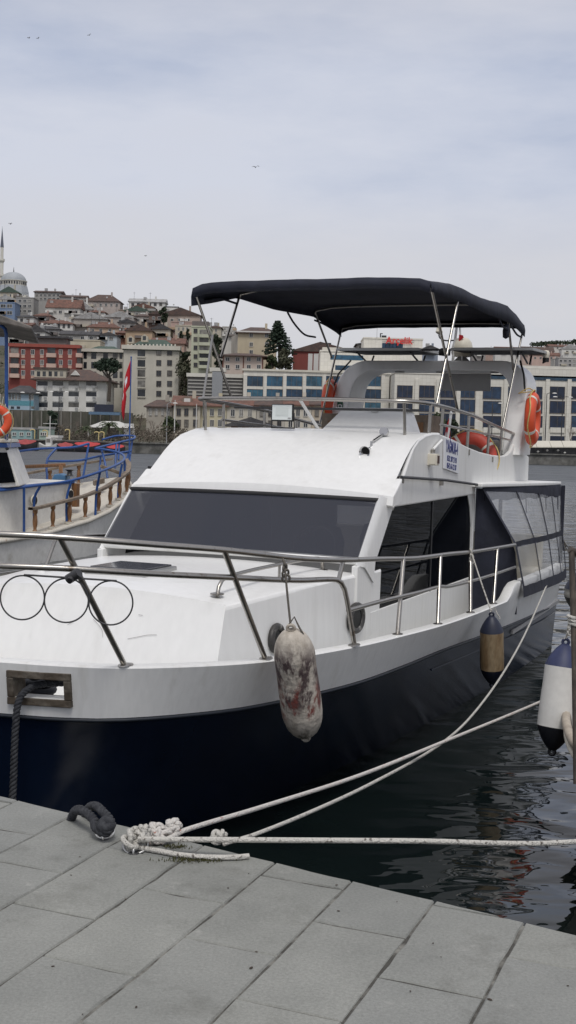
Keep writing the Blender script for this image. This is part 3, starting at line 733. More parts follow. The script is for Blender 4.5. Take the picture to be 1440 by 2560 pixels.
# ---- radar arch
def ushape(hw, zt, rad, n=8):
    pts = [(hw-.0, None)]
    out = []
    for i in range(n+1):
        a = math.pi/2*i/n
        out.append((hw-rad+rad*math.cos(a), zt-rad+rad*math.sin(a)))
    return out
def arch_path(hw, zt, rad, zb):
    r_ = ushape(hw, zt, rad); right = [(hw+.0, zb), (hw, (zb+zt-rad)/2)] + r_
    return right + [(-a, b) for a, b in reversed(right)]
g = G(); rws = []
outer = arch_path(1.235, 3.60, .36, 2.45); inner = arch_path(1.02, 3.475, .28, 2.45)
def sarch(z): return 14.28 + (z-2.45)*.42
fr, bk = -.02, .62
for (vo, zo), (vi, zi) in zip(outer, inner):
    lean = -.06*max(0, min(1, (zo-2.5)))*(1 if vo > 0 else -1)*0
    wid = bk if zo > 3.0 else bk+.12*(3.0-zo)
    rws.append([B(vo, sarch(zo)+.02, zo), B(vo*1.0, sarch(zo)+wid, zo), B(vi, sarch(zi)+wid, zi), B(vi, sarch(zi)+.02, zi)])
g.loft(rws, closed=True); arch = yob('radar_arch', g, M_white, smooth=True, ang=40, bev=.015)
for V in (-.5, .05, .75):
    g = G(); g.lathe([(.065, 0), (.06, -.012), (0, -.012)], 14, Matrix.Translation(B(V, sarch(3.475)+.3, 3.474))); yob('down_light', g, M_grey, arch)
g = G(); g.bx(-.02, .62, 15.33-S0, 15.36-S0, 3.25, 3.475); yob('grey_screen', g, M_grey, arch)
g = G(); cc = B(-1.128, sarch(2.98)+.018, 2.98)
g.box(cc+Vector((0, -.006, 0)), (.075, .004, .15)); stk = yob('sticker', g, M_green, arch)
g = G(); g.torus(.022, .007, Matrix.Translation(cc+Vector((0, -.010, .02))) @ Matrix.Rotation(R(90), 4, 'X'), 14, 6, a0=R(-60), a1=R(240)); g.box(cc+Vector((0, -.010, -.03)), (.012, .003, .04)); yob('sticker_mark', g, M_signw, stk)
# solar panels with frames and struts
for x0, x1 in ((-1.10, -.02), (.36, 1.36)):
    g = G(); rk = R(-4); y0, y1 = 14.25, 15.35
    def sp_(x, s, dz=0): return B(x, s, 3.685+(s-14.25)*.03+dz)
    g.prism([sp_(x0, y0), sp_(x1, y0), sp_(x1, y1), sp_(x0, y1)], (0, 0, .03)); pn = yob('solar_panel', g, M_alu, arch)
    g = G(); e = .03; g.prism([sp_(x0+e, y0+e, .031), sp_(x1-e, y0+e, .031), sp_(x1-e, y1-e, .031), sp_(x0+e, y1-e, .031)], (0, 0, .004)); yob('solar_cells', g, M_solar, arch)
    g = G(); g.prism([sp_(x0+e, y0+e, -.006), sp_(x1-e, y0+e, -.006), sp_(x1-e, y1-e, -.006), sp_(x0+e, y1-e, -.006)], (0, 0, .004)); yob('panel_underside', g, M_black, arch)
    for x in (x0+.18, x1-.2):
        g = G(); g.tube([B(x, 14.95, 3.58), B(x+.02, 14.45, 3.68)], .012, 6); g.tube([B(x, 15.1, 3.58), B(x, 15.2, 3.69)], .012, 6); yob('panel_strut', g, M_dark, arch, smooth=True)
g = G(); g.tube([B(-.1, 14.35, 3.70), B(.45, 14.35, 3.70)], .012, 6); yob('panel_crossbar', g, M_dark, arch)
# radome, mast, lights
g = G(); g.lathe([(.10, 0), (.125, .01), (.135, .05), (.132, .12), (.115, .185), (.08, .225), (.04, .242), (0, .246)], 22, Matrix.Translation(B(.33, 14.95, 3.66))); yob('radome', g, M_cream, arch, smooth=True)
g = G(); g.lathe([(.11, 0), (.05, .06), (.05, .07)], 14, Matrix.Translation(B(.33, 14.95, 3.60))); yob('radome_mount', g, M_grey, arch, smooth=True)
g = G(); g.tube([B(.24, 14.85, 3.6), B(.27, 14.9, 4.16)], .018, 8); g.tube([B(.36, 14.85, 3.6), B(.29, 14.9, 4.16)], .012, 8); mast = yob('light_mast', g, M_white, arch, smooth=True)
g = G(); g.tube(sm([B(.255, 14.87, 3.86), B(.12, 14.87, 3.86), B(.05, 14.87, 3.90), B(.045, 14.87, 3.95)], 10), .009, 6); yob('lamp_arm', g, M_dark, mast, smooth=True)
g = G(); g.lathe([(.02, 0), (.045, .02), (.045, .04), (.036, .045), (.034, .12), (.03, .135), (0, .135)], 14, Matrix.Translation(B(.045, 14.87, 3.94))); yob('anchor_light', g, M_cream, mast, smooth=True)
g = G(); g.lathe([(.0, 0), (.05, .0), (.055, .05), (.03, .09), (0, .1)], 12, Matrix.Translation(B(.30, 14.8, 4.05))); yob('deck_lamp', g, M_black, mast, smooth=True)
g = G(); g.lathe([(.0, 0), (.075, .01), (.08, .07), (.05, .10), (0, .105)], 12, Matrix.Translation(B(.13, 14.85, 3.66))); yob('loudhailer', g, M_black, mast, smooth=True)
g = G(); q = B(.31, 14.84, 3.93); g.prism([q, q+Vector((.05, 0, -.01)), q+Vector((.06, 0, -.04)), q+Vector((.02, 0, -.07)), q+Vector((0, 0, -.10))], (0, .01, 0)); yob('pennant', g, M_red, mast)
g = G(); g.lathe([(.0, 0), (.04, 0), (.042, .05)], 12, Matrix.Translation(B(1.34, 15.2, 3.615))); g.tube([B(1.30, 15.2, 3.60), B(1.34, 15.2, 3.62)], .01, 6); sl = yob('stern_lamp', g, M_black, arch, smooth=True)
g = G(); g.lathe([(.038, 0), (.045, .03), (.045, .07), (.03, .09), (0, .095)], 12, Matrix.Translation(B(1.34, 15.2, 3.665))); yob('lamp_globe', g, M_cream, arch, smooth=True)
for sd in (1, -1):
    g = G(); g.tube([B(sd*1.10, 14.80, 3.60), B(sd*1.19, 14.60, 3.42), B(sd*1.23, 14.5, 3.22)], .012, 6); yob('arch_strap', g, M_black, arch)
# ---- flybridge rails
fr_ = [(1.135, 14.42, 2.70), (1.14, 13.3, 2.775), (1.14, 12.3, 2.853), (1.14, 11.4, 2.895), (1.14, 10.75, 2.912), (1.10, 10.42, 2.92), (.98, 10.30, 2.922), (0, 10.26, 2.93)]
full = fr_ + [(-a, b, c) for a, b, c in reversed(fr_[:-1])]
g = G(); g.tube(sm([B(*p) for p in full], 90), .019, 8); yob('flybridge_rail', g, M_steel, smooth=True)
def railz(s):
    ps = list(reversed(fr_[:5]))
    for (a, s0, z0), (b, s1, z1) in zip(ps, ps[1:]):
        if s0 <= s <= s1: return z0+(z1-z0)*(s-s0)/(s1-s0)
    return 2.915 if s < 11 else 2.70
def coamz(s):
    for (s0, z0), (s1, z1) in zip(side, side[1:]):
        if s0 <= s <= s1: return z0+(z1-z0)*(s-s0)/(s1-s0)
    return 2.6
for sd in (1, -1):
    for s in (10.62, 11.05, 12.1, 13.05, 13.7):
        g = G(); g.tube([B(sd*1.13, s, coamz(s)-.01), B(sd*1.14, s, railz(s))], .016, 8); yob('flybridge_stanchion', g, M_steel, smooth=True)
    g = G(); g.tube([B(sd*1.135, 11.0, 2.735), B(sd*1.135, 12.5, 2.69), B(sd*1.135, 14.2, 2.62)], .013, 7); yob('flybridge_midrail', g, M_steel, smooth=True)
for V, s in ((-1.0, 10.36), (-.02, 10.9), (.98, 10.36)):
    g = G(); g.tube([B(V, s, 2.62), B(V, 10.31, 2.925)], .015, 8); yob('flybridge_stanchion', g, M_white if V == -.02 else M_steel, smooth=True)
g = G(); g.tube([B(-.95, 10.9, 2.86), B(.95, 10.9, 2.86)], .012, 6); yob('windbreak_bar', g, M_dark, smooth=True)
# helm console
g = G(); 
b0 = [B(-.06, 10.92, 2.63), B(.80, 10.92, 2.63), B(.80, 11.55, 2.63), B(-.06, 11.55, 2.63)]; t0_ = [B(.06, 11.22, 2.858), B(.70, 11.22, 2.858), B(.72, 11.52, 2.862), B(.06, 11.52, 2.862)]
g.add(b0+t0_, [(3, 2, 1, 0), (4, 5, 6, 7), (0, 1, 5, 4), (1, 2, 6, 5), (2, 3, 7, 6), (3, 0, 4, 7)]); con = yob('helm_console', g, M_white, bev=.015)
g = G(); g.box(B(.38, 11.40, 2.875), (.74, .40, .02)); yob('console_lid', g, M_white, con, bev=.005)
g = G(); g.box(B(.42, 11.19, 2.855), (.07, .02, .018)); yob('lid_latch', g, M_alu, con)
# wooden lockers on the flybridge
for x0, x1 in ((-.66, -.06), (.16, .60)):
    g = G(); g.bx(x0, x1, 12.6-S0, 13.0-S0, 2.25, 2.86); lk = yob('flybridge_locker', g, M_wood_g, bev=.01)
    for k in (0, 1, 2):
        g = G(); g.bx(x0+.08, x1-.08, 12.585-S0, 12.6-S0, 2.34+.16*k, 2.46+.16*k); yob('locker_panel', g, M_wood, lk, bev=.004)
g = G(); g.bx(-1.0, 1.0, 13.9-S0, 14.35-S0, 2.3, 2.62); yob('flybridge_bench', g, mat('bench_vinyl', (.09, .085, .08), .6, var=.2), bev=.04)
# floodlight on the front rail
g = G(); fx = B(-.18, 10.30, 2.80); g.box(fx, (.215, .035, .16)); fl_ = yob('floodlight', g, M_black, bev=.006)
g = G(); g.box(fx+Vector((0, -.02, .003)), (.195, .006, .138)); yob('floodlight_lens', g, mat('lamp_glass', (.72, .76, .74), .25, var=.03), fl_)
g = G(); g.box(fx+Vector((0, -.0245, .01)), (.125, .003, .075)); yob('lamp_reflector', g, mat('lamp_inner', (.62, .66, .64), .3), fl_)
g = G(); g.box(fx+Vector((.075, -.0245, -.05)), (.03, .003, .012)); yob('lamp_mark', g, M_grey, fl_)
g = G(); g.tube([fx+Vector((-.11, .0, 0)), fx+Vector((-.115, .01, -.14)), fx+Vector((.115, .01, -.14)), fx+Vector((.11, .0, 0))], .008, 6); yob('lamp_bracket', g, M_dark, fl_)
# twin trumpet horn on the swept roof
for V, s, z in ((.745, 10.05, 2.515), (.70, 9.80, 2.47)):
    pass
hc = B(.80, 9.93, 2.50); Mh = Matrix.Translation(hc) @ Matrix.Rotation(R(90), 4, 'X') @ Matrix.Rotation(R(12), 4, 'X')
g = G(); g.lathe([(.010, -.14), (.012, -.06), (.018, 0), (.028, .06), (.046, .10), (.050, .105), (.042, .10), (.02, .04)], 16, Mh @ Matrix.Translation((0, 0, .05)));
g.lathe([(.0, -.02), (.040, -.02), (.044, 0), (.040, .02), (0, .02)], 14, Matrix.Translation(B(.83, 10.22, 2.645)) @ Matrix.Rotation(R(70), 4, 'X'))
g.tube([B(.80, 10.0, 2.56), B(.83, 10.22, 2.63)], .012, 6); g.tube([B(.80, 9.96, 2.47), B(.80, 9.96, 2.56)], .012, 6)
yob('air_horn', g, mat('chrome', (.5, .5, .5), .12, metal=1, var=.1), smooth=True, ang=60)
g = G(); g.lathe([(.0, 0), (.036, 0)], 14, Mh @ Matrix.Translation((0, 0, .125))); yob('horn_mouth', g, M_black)
# port navigation light box and stub aerial
g = G(); nb = B(1.20, 10.55, 2.41); g.box(nb, (.085, .10, .105)); nv = yob('navigation_light_box', g, M_cream, bev=.005)
g = G(); g.box(nb+Vector((.0445, .012, 0)), (.004, .062, .07)); yob('red_lens', g, mat('red_lens', (.05, .008, .006), .25), nv)
g = G(); g.box(nb+Vector((.005, -.053, 0)), (.06, .004, .08)); yob('lens_side', g, M_cream, nv)
g = G(); g.tube([B(1.18, 10.60, 2.50), B(1.19, 10.85, 2.585)], .014, 8); ae = yob('stub_aerial', g, M_white, smooth=True)
g = G(); g.lathe([(.02, 0), (.022, .03), (0, .03)], 10, Matrix.Translation(B(1.18, 10.60, 2.47))); yob('aerial_base', g, M_steel, ae)
# name board with printed lettering
g = G(); nbp = [B(1.166, 11.0, 2.615), B(1.166, 11.57, 2.575), B(1.166, 11.61, 2.265), B(1.166, 11.03, 2.325)]
g.prism(nbp, (.010, 0, 0)); board = yob('name_board', g, M_signw)
def text(body, size, m, parent, Mx, ext=.001, name='lettering', sx=1.0, bold=.0):
    cu = bpy.data.curves.new('txt', 'FONT'); cu.body = body; cu.size = size; cu.align_x = 'CENTER'; cu.align_y = 'CENTER'; cu.extrude = ext; cu.offset = bold; cu.resolution_u = 3
    to = bpy.data.objects.new('txt', cu); COL.objects.link(to)
    bpy.context.view_layer.update()
    me = bpy.data.meshes.new_from_object(to.evaluated_get(bpy.context.evaluated_depsgraph_get()))
    bpy.data.objects.remove(to); bpy.data.curves.remove(cu)
    me.transform(Mx @ Matrix.Diagonal((sx, 1, 1, 1))); me.materials.clear(); me.materials.append(m)
    o = bpy.data.objects.new(name, me); COL.objects.link(o); o.parent = parent; return o
# text plane: x along +s, y up, facing +V
def tm(s, z, skew=-.08):
    return Matrix.Translation(B(1.1775, s, z)) @ Matrix(((0, 0, 1, 0), (1, 0, 0, 0), (skew, 1, 0, 0), (0, 0, 0, 1)))
text('YAĞMUR-4', .155, M_signb, board, tm(11.30, 2.515), sx=.60, bold=.004)
text('0532 307 25 98', .075, M_signb, board, tm(11.31, 2.405), sx=.78, bold=.001)
text('0542 616 22 87', .075, M_signb, board, tm(11.31, 2.335), sx=.78, bold=.001)
for s in (12.05, 13.15):
    g = G(); g.box(B(1.168, s, coamz(s)-.05), (.012, .012, .06)); yob('canvas_hook', g, M_steel)
# ---- bimini
bm_s = [(10.37, 4.0), (10.9, 4.055), (11.4, 4.095), (12.3, 4.10), (13.0, 4.13), (13.6, 4.165), (14.15, 4.12), (14.6, 4.045)]
def bim(V, s, z):
    a = abs(V)/1.17
    d = .03*(1-a**4) - (.03*max(0, (a-.9)/.1)**2)
    return B(V, s, z+d)
g = G(); rws = []; NB = 24
ss = [10.355 + (14.62-10.355)*i/34 for i in range(35)]
def zb(s):
    for (s0, z0), (s1, z1) in zip(bm_s, bm_s[1:]):
        if s0 <= s <= s1:
            t = (s-s0)/(s1-s0); return z0+(z1-z0)*t
    return bm_s[0][1] if s < 10.5 else bm_s[-1][1]
def skz(s, side_):
    pts = [(10.35, 3.80), (10.75, 3.87), (11.4, 4.0), (12.4, 3.99), (13.6, 4.04), (14.2, 3.97), (14.62, 3.89)] if side_ < 0 else [(10.35, 3.89), (11.0, 3.905), (11.47, 3.925), (12.6, 3.93), (13.76, 3.955), (14.2, 3.92), (14.62, 3.875)]
    for (s0, z0), (s1, z1) in zip(pts, pts[1:]):
        if s0 <= s <= s1: return z0+(z1-z0)*(s-s0)/(s1-s0)
    return pts[-1][1]
for s in ss:
    sag = 0
    for a, b in ((10.37, 11.4), (11.4, 13.6), (13.6, 14.6)):
        if a < s < b: sag = .035*math.sin(math.pi*(s-a)/(b-a))
    row = [B(-1.18, s, skz(s, -1)), B(-1.185, s, (skz(s, -1)+zb(s))/2-.01)]
    for k in range(NB+1):
        V = -1.17+2.34*k/NB; p = bim(V, s, zb(s)); p.z -= sag*(1-(V/1.3)**2)+.004*math.sin(V*6+s*4)*math.sin(s*6-V*3)+.0015*math.sin(V*21+s*3)
        row.append(p)
    row += [B(1.185, s, (skz(s, 1)+zb(s))/2-.01), B(1.18, s, skz(s, 1))]
    rws.append(row)
g.loft(rws)
# front and rear flaps folded over the hoops
def flap(row, ds, dz): return [p+Vector((0, ds, -dz)) for p in row[2:-2]]
g.loft([rws[0][2:-2], flap(rws[0], -.012, .055), flap(rws[0], .01, .10)]); g.loft([rws[-1][2:-2], flap(rws[-1], .012, .05), flap(rws[-1], -.02, .08)])
bim_o = yob('bimini_canopy', g, M_navy_cloth, smooth=True, ang=70)
so = bim_o.modifiers.new('cloth', 'SOLIDIFY'); so.thickness = .006
def hoop(s, z, legs, name='bimini_hoop', rad=.0135):
    for sd in (1, -1):
        (s1, z1) = legs[0] if sd > 0 else legs[1]
        g = G(); g.tube([B(sd*1.165, s, z-.06), B(sd*1.15, s1, z1)], rad, 8); yob('bimini_leg', g, M_steel, bim_o, smooth=True)
    g = G(); pts = [B(-1.165, s, z-.08)] + [bim(-1.15+2.3*k/12, s, z-.02) for k in range(13)] + [B(1.165, s, z-.08)]
    g.tube(pts, rad, 7); yob(name, g, M_steel, bim_o, smooth=True)
hoop(10.40, 3.99, [(11.56, 2.895), (11.26, 2.965)])
hoop(11.42, 4.08, [(10.78, 2.92), (10.98, 3.36)])
hoop(13.62, 4.15, [(14.16, 3.45), (14.22, 3.60)])
hoop(14.58, 4.03, [(13.68, 2.735), (13.86, 2.76)])
g = G(); g.tube([B(-1.12, 10.72, 3.56), B(-1.15, 10.60, 2.93)], .012, 7); yob('bimini_brace', g, M_steel, bim_o, smooth=True)
for pts in ([B(-1.165, 12.75, 4.0), B(-1.165, 12.95, 3.90), B(-1.165, 13.3, 3.80), B(-1.165, 13.66, 3.80)], [B(1.165, 13.2, 3.95), B(1.165, 13.4, 3.89), B(1.165, 13.78, 3.88)], [B(-1.165, 13.62, 4.0), B(-1.165, 14.0, 3.98), B(-1.165, 14.45, 3.93)], [B(1.165, 13.8, 3.95), B(1.165, 14.2, 3.87), B(1.165, 14.5, 3.86)], [B(-1.165, 10.62, 3.88), B(-1.165, 10.95, 3.94), B(-1.165, 11.35, 3.94)]):
    g = G(); g.tube(sm(pts, 12), .012, 5); yob('bimini_strap', g, M_navy_cloth, bim_o, smooth=True)
g = G(); g.lathe([(0, -.09), (.035, -.07), (.04, 0), (.03, .07), (0, .09)], 8, Matrix.Translation(B(1.14, 13.72, 3.86))); yob('strap_bundle', g, M_navy_cloth, bim_o, smooth=True)
# ================================================================== LOOSE GEAR ON AND AROUND THE YACHT
def lifebuoy(name, label, loc, rot, Rr=.30, r=.075, m=None, bands=(35, 125, 215, 305), group=None):
    t = thing(name, label, 'lifebuoy', loc, 0, group); t.rotation_euler = rot
    g = G(); g.torus(Rr, r, None, 40, 14, flat=.78); ob('ring', g, m or M_orange, t, smooth=True)
    for a in bands:
        g = G(); g.torus(Rr, r*1.02, None, 5, 14, R(a-3.5), R(a+3.5), flat=.785); ob('reflective_band', g, M_band, t, smooth=True)
    g = G(); pts = []
    for i in range(64):
        a = 2*math.pi*i/64; k = abs(math.sin(2*(a-R(35)))); rr = Rr+r*1.03+.022*k
        pts.append((rr*math.cos(a), rr*math.sin(a), .012*math.sin(5*a)))
    g.tube(pts, .008, 6, closed=True); ob('grab_line', g, M_line, t, smooth=True)
    return t
p = BW(1.345, 14.45, 2.885)
l1 = lifebuoy('lifebuoy', 'orange lifebuoy with yellow line hung upright outside the port arch leg', p, (R(90), 0, R(90)-TH+R(3)), .235, .085)
g = G(); 
pts = sm([Vector((.06, .33, .0)), Vector((-.03, .36, -.06)), Vector((-.02, .30, -.17)), Vector((.05, .31, -.16)), Vector((.06, .33, .0))], 20); g.tube(pts, .007, 5); ob('line_loop', g, M_line, l1)
lifebuoy('lifebuoy', 'orange lifebuoy half hidden outside the starboard arch leg left of the arch', BW(-1.30, 14.62, 3.03), (R(90), 0, R(90)-TH+R(9)), .235, .09)
lifebuoy('lifebuoy', 'red lifebuoy with white bands lying behind the flybridge rail', BW(.84, 13.42, 2.40), (R(74), 0, -TH+R(8)), .24, .075, M_redbuoy)
# ---- Turkish ensign furled on a staff at the stern, seen over the coaming
def star_cross(g, c, ex, ez, r, nrm):
    pts = []
    for i in range(10):
        a = math.pi/2+i*math.pi/5; rr = r if i % 2 == 0 else r*.38
        pts.append(c+ex*math.cos(a)*rr+ez*math.sin(a)*rr)
    g.prism(pts, nrm)
def crescent(g, c, ex, ez, r, nrm):
    o = []; n = 18
    for i in range(n+1):
        a = R(40)+(R(320)-R(40))*i/n; o.append(c+ex*math.cos(a)*r+ez*math.sin(a)*r)
    inn = []; c2 = c+ex*r*.25
    for i in range(n+1):
        a = R(48)+(R(312)-R(48))*i/n; inn.append(c2+ex*math.cos(a)*r*.8+ez*math.sin(a)*r*.8)
    for i in range(n): g.prism([o[i], o[i+1], inn[i+1], inn[i]], nrm)
def flag(name, label, base, top, length, drop, lean, mats=None, crescent_z=None):
    """a limp flag: hangs in vertical folds from the upper staff"""
    t = thing(name, label, 'flag', base); b = Vector((0, 0, 0)); tp = Vector(top)-Vector(base)
    g = G(); g.tube([b, tp], .016, 8); g.lathe([(0, -.03), (.026, 0), (0, .03)], 8, Matrix.Translation(tp)); ob('staff', g, mats or M_blue, t, smooth=True)
    rws = []; nu, nv = 15, 9
    d = Vector((math.cos(lean), math.sin(lean), 0)); pn = Vector((-d.y, d.x, 0))
    for j in range(nv):
        tt = j/(nv-1); row = []
        for i in range(nu):
            u = i/(nu-1)
            fold = .045*math.sin(u*9.0+tt*1.2)*u**.5
            x = length*(.17*math.sin(u*2.5)+.02*u)*(.8+.4*tt)
            z = -drop*tt - length*u*.93
            row.append(tp*.985 + d*x + pn*fold + Vector((0, 0, z)))
        rws.append(row)
    g = G(); g.loft(rws); fo = ob('cloth', g, M_red, t, smooth=True, ang=80); sm_ = fo.modifiers.new('thick', 'SOLIDIFY'); sm_.thickness = .004
    # white crescent painted on the folds: a few cells lifted off the cloth
    g = G()
    for j in range(nv-1):
        for i in range(nu-1):
            u, v = (i+.5)/(nu-1), (j+.5)/(nv-1)
            r1 = math.hypot((u-.40)*1.5, v-.5); r2 = math.hypot((u-.47)*1.5, v-.5); st = math.hypot((u-.66)*1.5, v-.5)
            if (r1 < .24 and r2 > .19) or st < .07:
                q = [rws[j][i], rws[j][i+1], rws[j+1][i+1], rws[j+1][i]]
                g.add([x+pn*-.006 for x in q], [(0, 1, 2, 3)]); g.add([x+pn*.010 for x in q], [(3, 2, 1, 0)])
    ob('crescent_and_star', g, M_signw, t, smooth=True)
    return t
flag('ensign', 'red ensign with white crescent drooping inside the flybridge beside the name board', BW(.78, 12.5, 2.25), BW(.84, 12.52, 2.88), .40, .28, R(170), M_white)
# ---- fenders
def fender(name, label, top, bot, rad, m_body, m_top, m_bot, rope_to=None, m_rope=None, cone=.17, group=None, eye=True, lin=.62):
    top, bot = Vector(top), Vector(bot); Ln = (top-bot).length; t = thing(name, label, 'fender', bot, 0, group)
    q = (top-bot).to_track_quat('Z', 'Y').to_matrix().to_4x4()
    def P(a, b, n=8, f=1.0): return [(a[0]+(b[0]-a[0])*math.sin(math.pi/2*i/n)**f, a[1]+(b[1]-a[1])*(1-math.cos(math.pi/2*i/n))) for i in range(n+1)]
    c0, c1 = Ln*(.06 if eye else .02), Ln*(.94 if eye else .98); e = cone*Ln
    body = [(rad, c0+e)] + [(rad*(1+.015*math.sin(k)), c0+e+(c1-c0-2*e)*k/6) for k in range(1, 6)] + [(rad, c1-e)]
    def rr_(a): return rad*(.20+.80*((1-lin)*math.sin(math.pi/2*a)+lin*a))
    def zz_(a): return e*((1-lin)*(1-math.cos(math.pi/2*a))+lin*a)
    lowp = [(rad*.20, c0)] + [(rr_(k/7), c0+zz_(k/7)) for k in range(1, 8)]
    upp = [(rr_(1-k/7), c1-zz_(1-k/7)) for k in range(0, 8)]
    g = G(); g.lathe(lowp, 24, q); g.lathe([(0, c0), (rad*.20, c0)], 24, q); lo_ = ob('lower_end', g, m_bot, t, smooth=True)
    g = G(); g.lathe(body, 24, q); bo = ob('body', g, m_body, t, smooth=True)
    g = G(); g.lathe(upp, 24, q); g.lathe([(rad*.20, c1), (0, c1)], 24, q); up_ = ob('upper_end', g, m_top, t, smooth=True)
    for z, mm, pr_ in ((c0-.012, m_bot, lo_), (c1+.012, m_top, up_)):
        g = G(); g.torus(rad*.17, rad*.085, q @ Matrix.Translation((0, 0, z)) @ Matrix.Rotation(R(90), 4, 'X') @ Matrix.Rotation(.3, 4, 'Y'), 16, 8); ob('eye', g, mm, pr_, smooth=True)
    if rope_to is not None:
        a = (q @ Vector((0, 0, c1+.03))); b = Vector(rope_to)-bot
        g = G(); g.tube([a, a.lerp(b, .5)+Vector((0, 0, -.005)), b], .0065, 6); g.tube([a+Vector((-.012, 0, 0)), a+Vector((.02, 0, .05)), a+Vector((.05, 0, -.01)), a+Vector((.075, 0, -.05))], .006, 5)
        for k in range(4):
            g.torus(.022, .0075, Matrix.Translation(b+Vector((.004*k, 0, -.03*k+.0))) @ Matrix.Rotation(R(70+25*k), 4, 'Y') @ Matrix.Rotation(R(25*k), 4, 'X'), 12, 6)
        ob('lanyard', g, m_rope, t, smooth=True)
    return t
def stained():
    m = mat('stained_fender', (.50, .455, .395), .75, bump=.4, bs=30); t = m.node_tree; p = t.nodes['Principled BSDF']; k = t.links.new
    geo = t.nodes.new('ShaderNodeTexCoord'); mp_ = t.nodes.new('ShaderNodeMapping'); mp_.inputs['Scale'].default_value = (9, 9, 4.0); k(geo.outputs['Object'], mp_.inputs['Vector'])
    def band(sc, seed, a, b, z0, z1):
        n = t.nodes.new('ShaderNodeTexNoise'); n.inputs['Scale'].default_value = sc; n.inputs['Detail'].default_value = 7; n.inputs['Roughness'].default_value = .68
        ad = t.nodes.new('ShaderNodeVectorMath'); ad.inputs[1].default_value = (seed, seed*2, 0); k(mp_.outputs['Vector'], ad.inputs[0]); k(ad.outputs[0], n.inputs['Vector'])
        r = t.nodes.new('ShaderNodeValToRGB'); r.color_ramp.elements[0].position = a; r.color_ramp.elements[1].position = b; k(n.outputs['Fac'], r.inputs['Fac'])
        s = t.nodes.new('ShaderNodeSeparateXYZ'); k(geo.outputs['Object'], s.inputs[0])
        zr = t.nodes.new('ShaderNodeValToRGB'); k(s.outputs['Z'], zr.inputs['Fac']); e = zr.color_ramp.elements
        e[0].position = z0; e[0].color = (0, 0, 0, 1); e[1].position = z1; e[1].color = (0, 0, 0, 1)
        for q in (.25, .75): x = e.new(z0+(z1-z0)*q); x.color = (1, 1, 1, 1)
        mm = t.nodes.new('ShaderNodeMath'); mm.operation = 'MULTIPLY'; k(r.outputs['Color'], mm.inputs[0]); k(zr.outputs['Color'], mm.inputs[1]); return mm.outputs[0]
    def mix(a, col, fac):
        x = t.nodes.new('ShaderNodeMix'); x.data_type = 'RGBA'; x.inputs['B'].default_value = (*col, 1); k(fac, x.inputs['Factor'])
        if isinstance(a, tuple): x.inputs['A'].default_value = (*a, 1)
        else: k(a, x.inputs['A'])
        return x.outputs['Result']
    c = mix((.52, .475, .41), (.30, .26, .21), band(1.2, 1, .45, .7, -.3, 1.1))
    c = mix(c, (.075, .05, .05), band(1.2, 3, .45, .56, .16, .66))
    c = mix(c, (.18, .05, .04), band(1.5, 5, .50, .60, .14, .44))
    c = mix(c, (.12, .11, .09), band(2.0, 7, .5, .62, -.2, .16))
    k(c, p.inputs['Base Color']); return m
M_fst = stained()
M_rope_d = mat('dark_lanyard', (.11, .10, .085), .9, var=.3, vs=60)
M_rope_w = mat('white_rope', (.62, .60, .55), .9, col2=(.16, .14, .12), lo=.58, hi=.66, vs=55, var=.15, bump=.8, bs=110)
M_rope_p = mat('white_rope_red_fleck', (.68, .65, .61), .9, col2=(.40, .14, .10), lo=.60, hi=.67, vs=55, var=.12, bump=.8, bs=110)
M_endn = mat('fender_navy', (.012, .016, .035), .5, var=.25, vs=9)
M_endb = mat('fender_blue', (.022, .03, .085), .55, var=.25, vs=9)
M_fgold = mat('old_vinyl', (.33, .25, .15), .55, col2=(.22, .145, .075), lo=.42, hi=.62, vs=7, stretch=(2, 2, .5), var=.3)
M_fwhite = mat('white_vinyl', (.62, .61, .575), .5, col2=(.40, .38, .34), lo=.62, hi=.85, vs=6, var=.1)
fender('fender', 'dirty cream fender stained dark red hanging by the bow on a thin line', BW(1.515, 6.38, 1.50), BW(1.53, 6.66, .735), .122, M_fst, M_fst, M_fst, BW(1.44, 6.45, 1.835), M_rope_d, cone=.2, lin=.15)
fender('fender', 'tan cylindrical fender with navy ends hanging amidships from the side rail', BW(1.84, 10.28, 1.115), BW(1.85, 10.38, .42), .103, M_fgold, M_endn, M_endn, BW(1.575, 10.55, 1.60), M_rope_w, cone=.20)
fender('buoy_fender', 'round grey buoy fender with navy top hanging at the stern corner', BW(1.84, 15.72, 1.03), BW(1.84, 15.75, .35), .235, mat('buoy_grey', (.40, .39, .35), .6, col2=(.22, .21, .18), lo=.45, hi=.7, vs=5, var=.2), M_endn, mat('buoy_low', (.14, .135, .12), .6, var=.3, vs=6), BW(1.62, 15.45, 1.35), M_rope_d, cone=.36)

# ================================================================== MOORING LINES
def rope(name, label, pts, r, m, n=60, group=None, strands=0, pitch=.07):
    o = Vector(pts[0]); P = catmull(pts, n); g = G()
    if strands:
        m_ = int(sum((b-a).length for a, b in zip(P, P[1:]))/(pitch/7))+2; P = catmull(pts, max(n, m_))
        d = 0.0; tan = [(P[min(i+1, len(P)-1)]-P[max(i-1, 0)]).normalized() for i in range(len(P))]
        for q in range(strands):
            pp = []; d = 0
            for i, c in enumerate(P):
                if i: d += (c-P[i-1]).length
                t = tan[i]; a = t.cross(Vector((.3, .8, .5))).normalized(); b = t.cross(a)
                ph = 2*math.pi*(d/pitch+q/strands); pp.append(c-o+(a*math.cos(ph)+b*math.sin(ph))*r*.52)
            g.tube(pp, r*.56, 6)
    else: g.tube([c-o for c in P], r, 8)
    x = ob(name, g, m, None, smooth=True, ang=80); x.location = o
    return tag(x, label, 'rope', group)
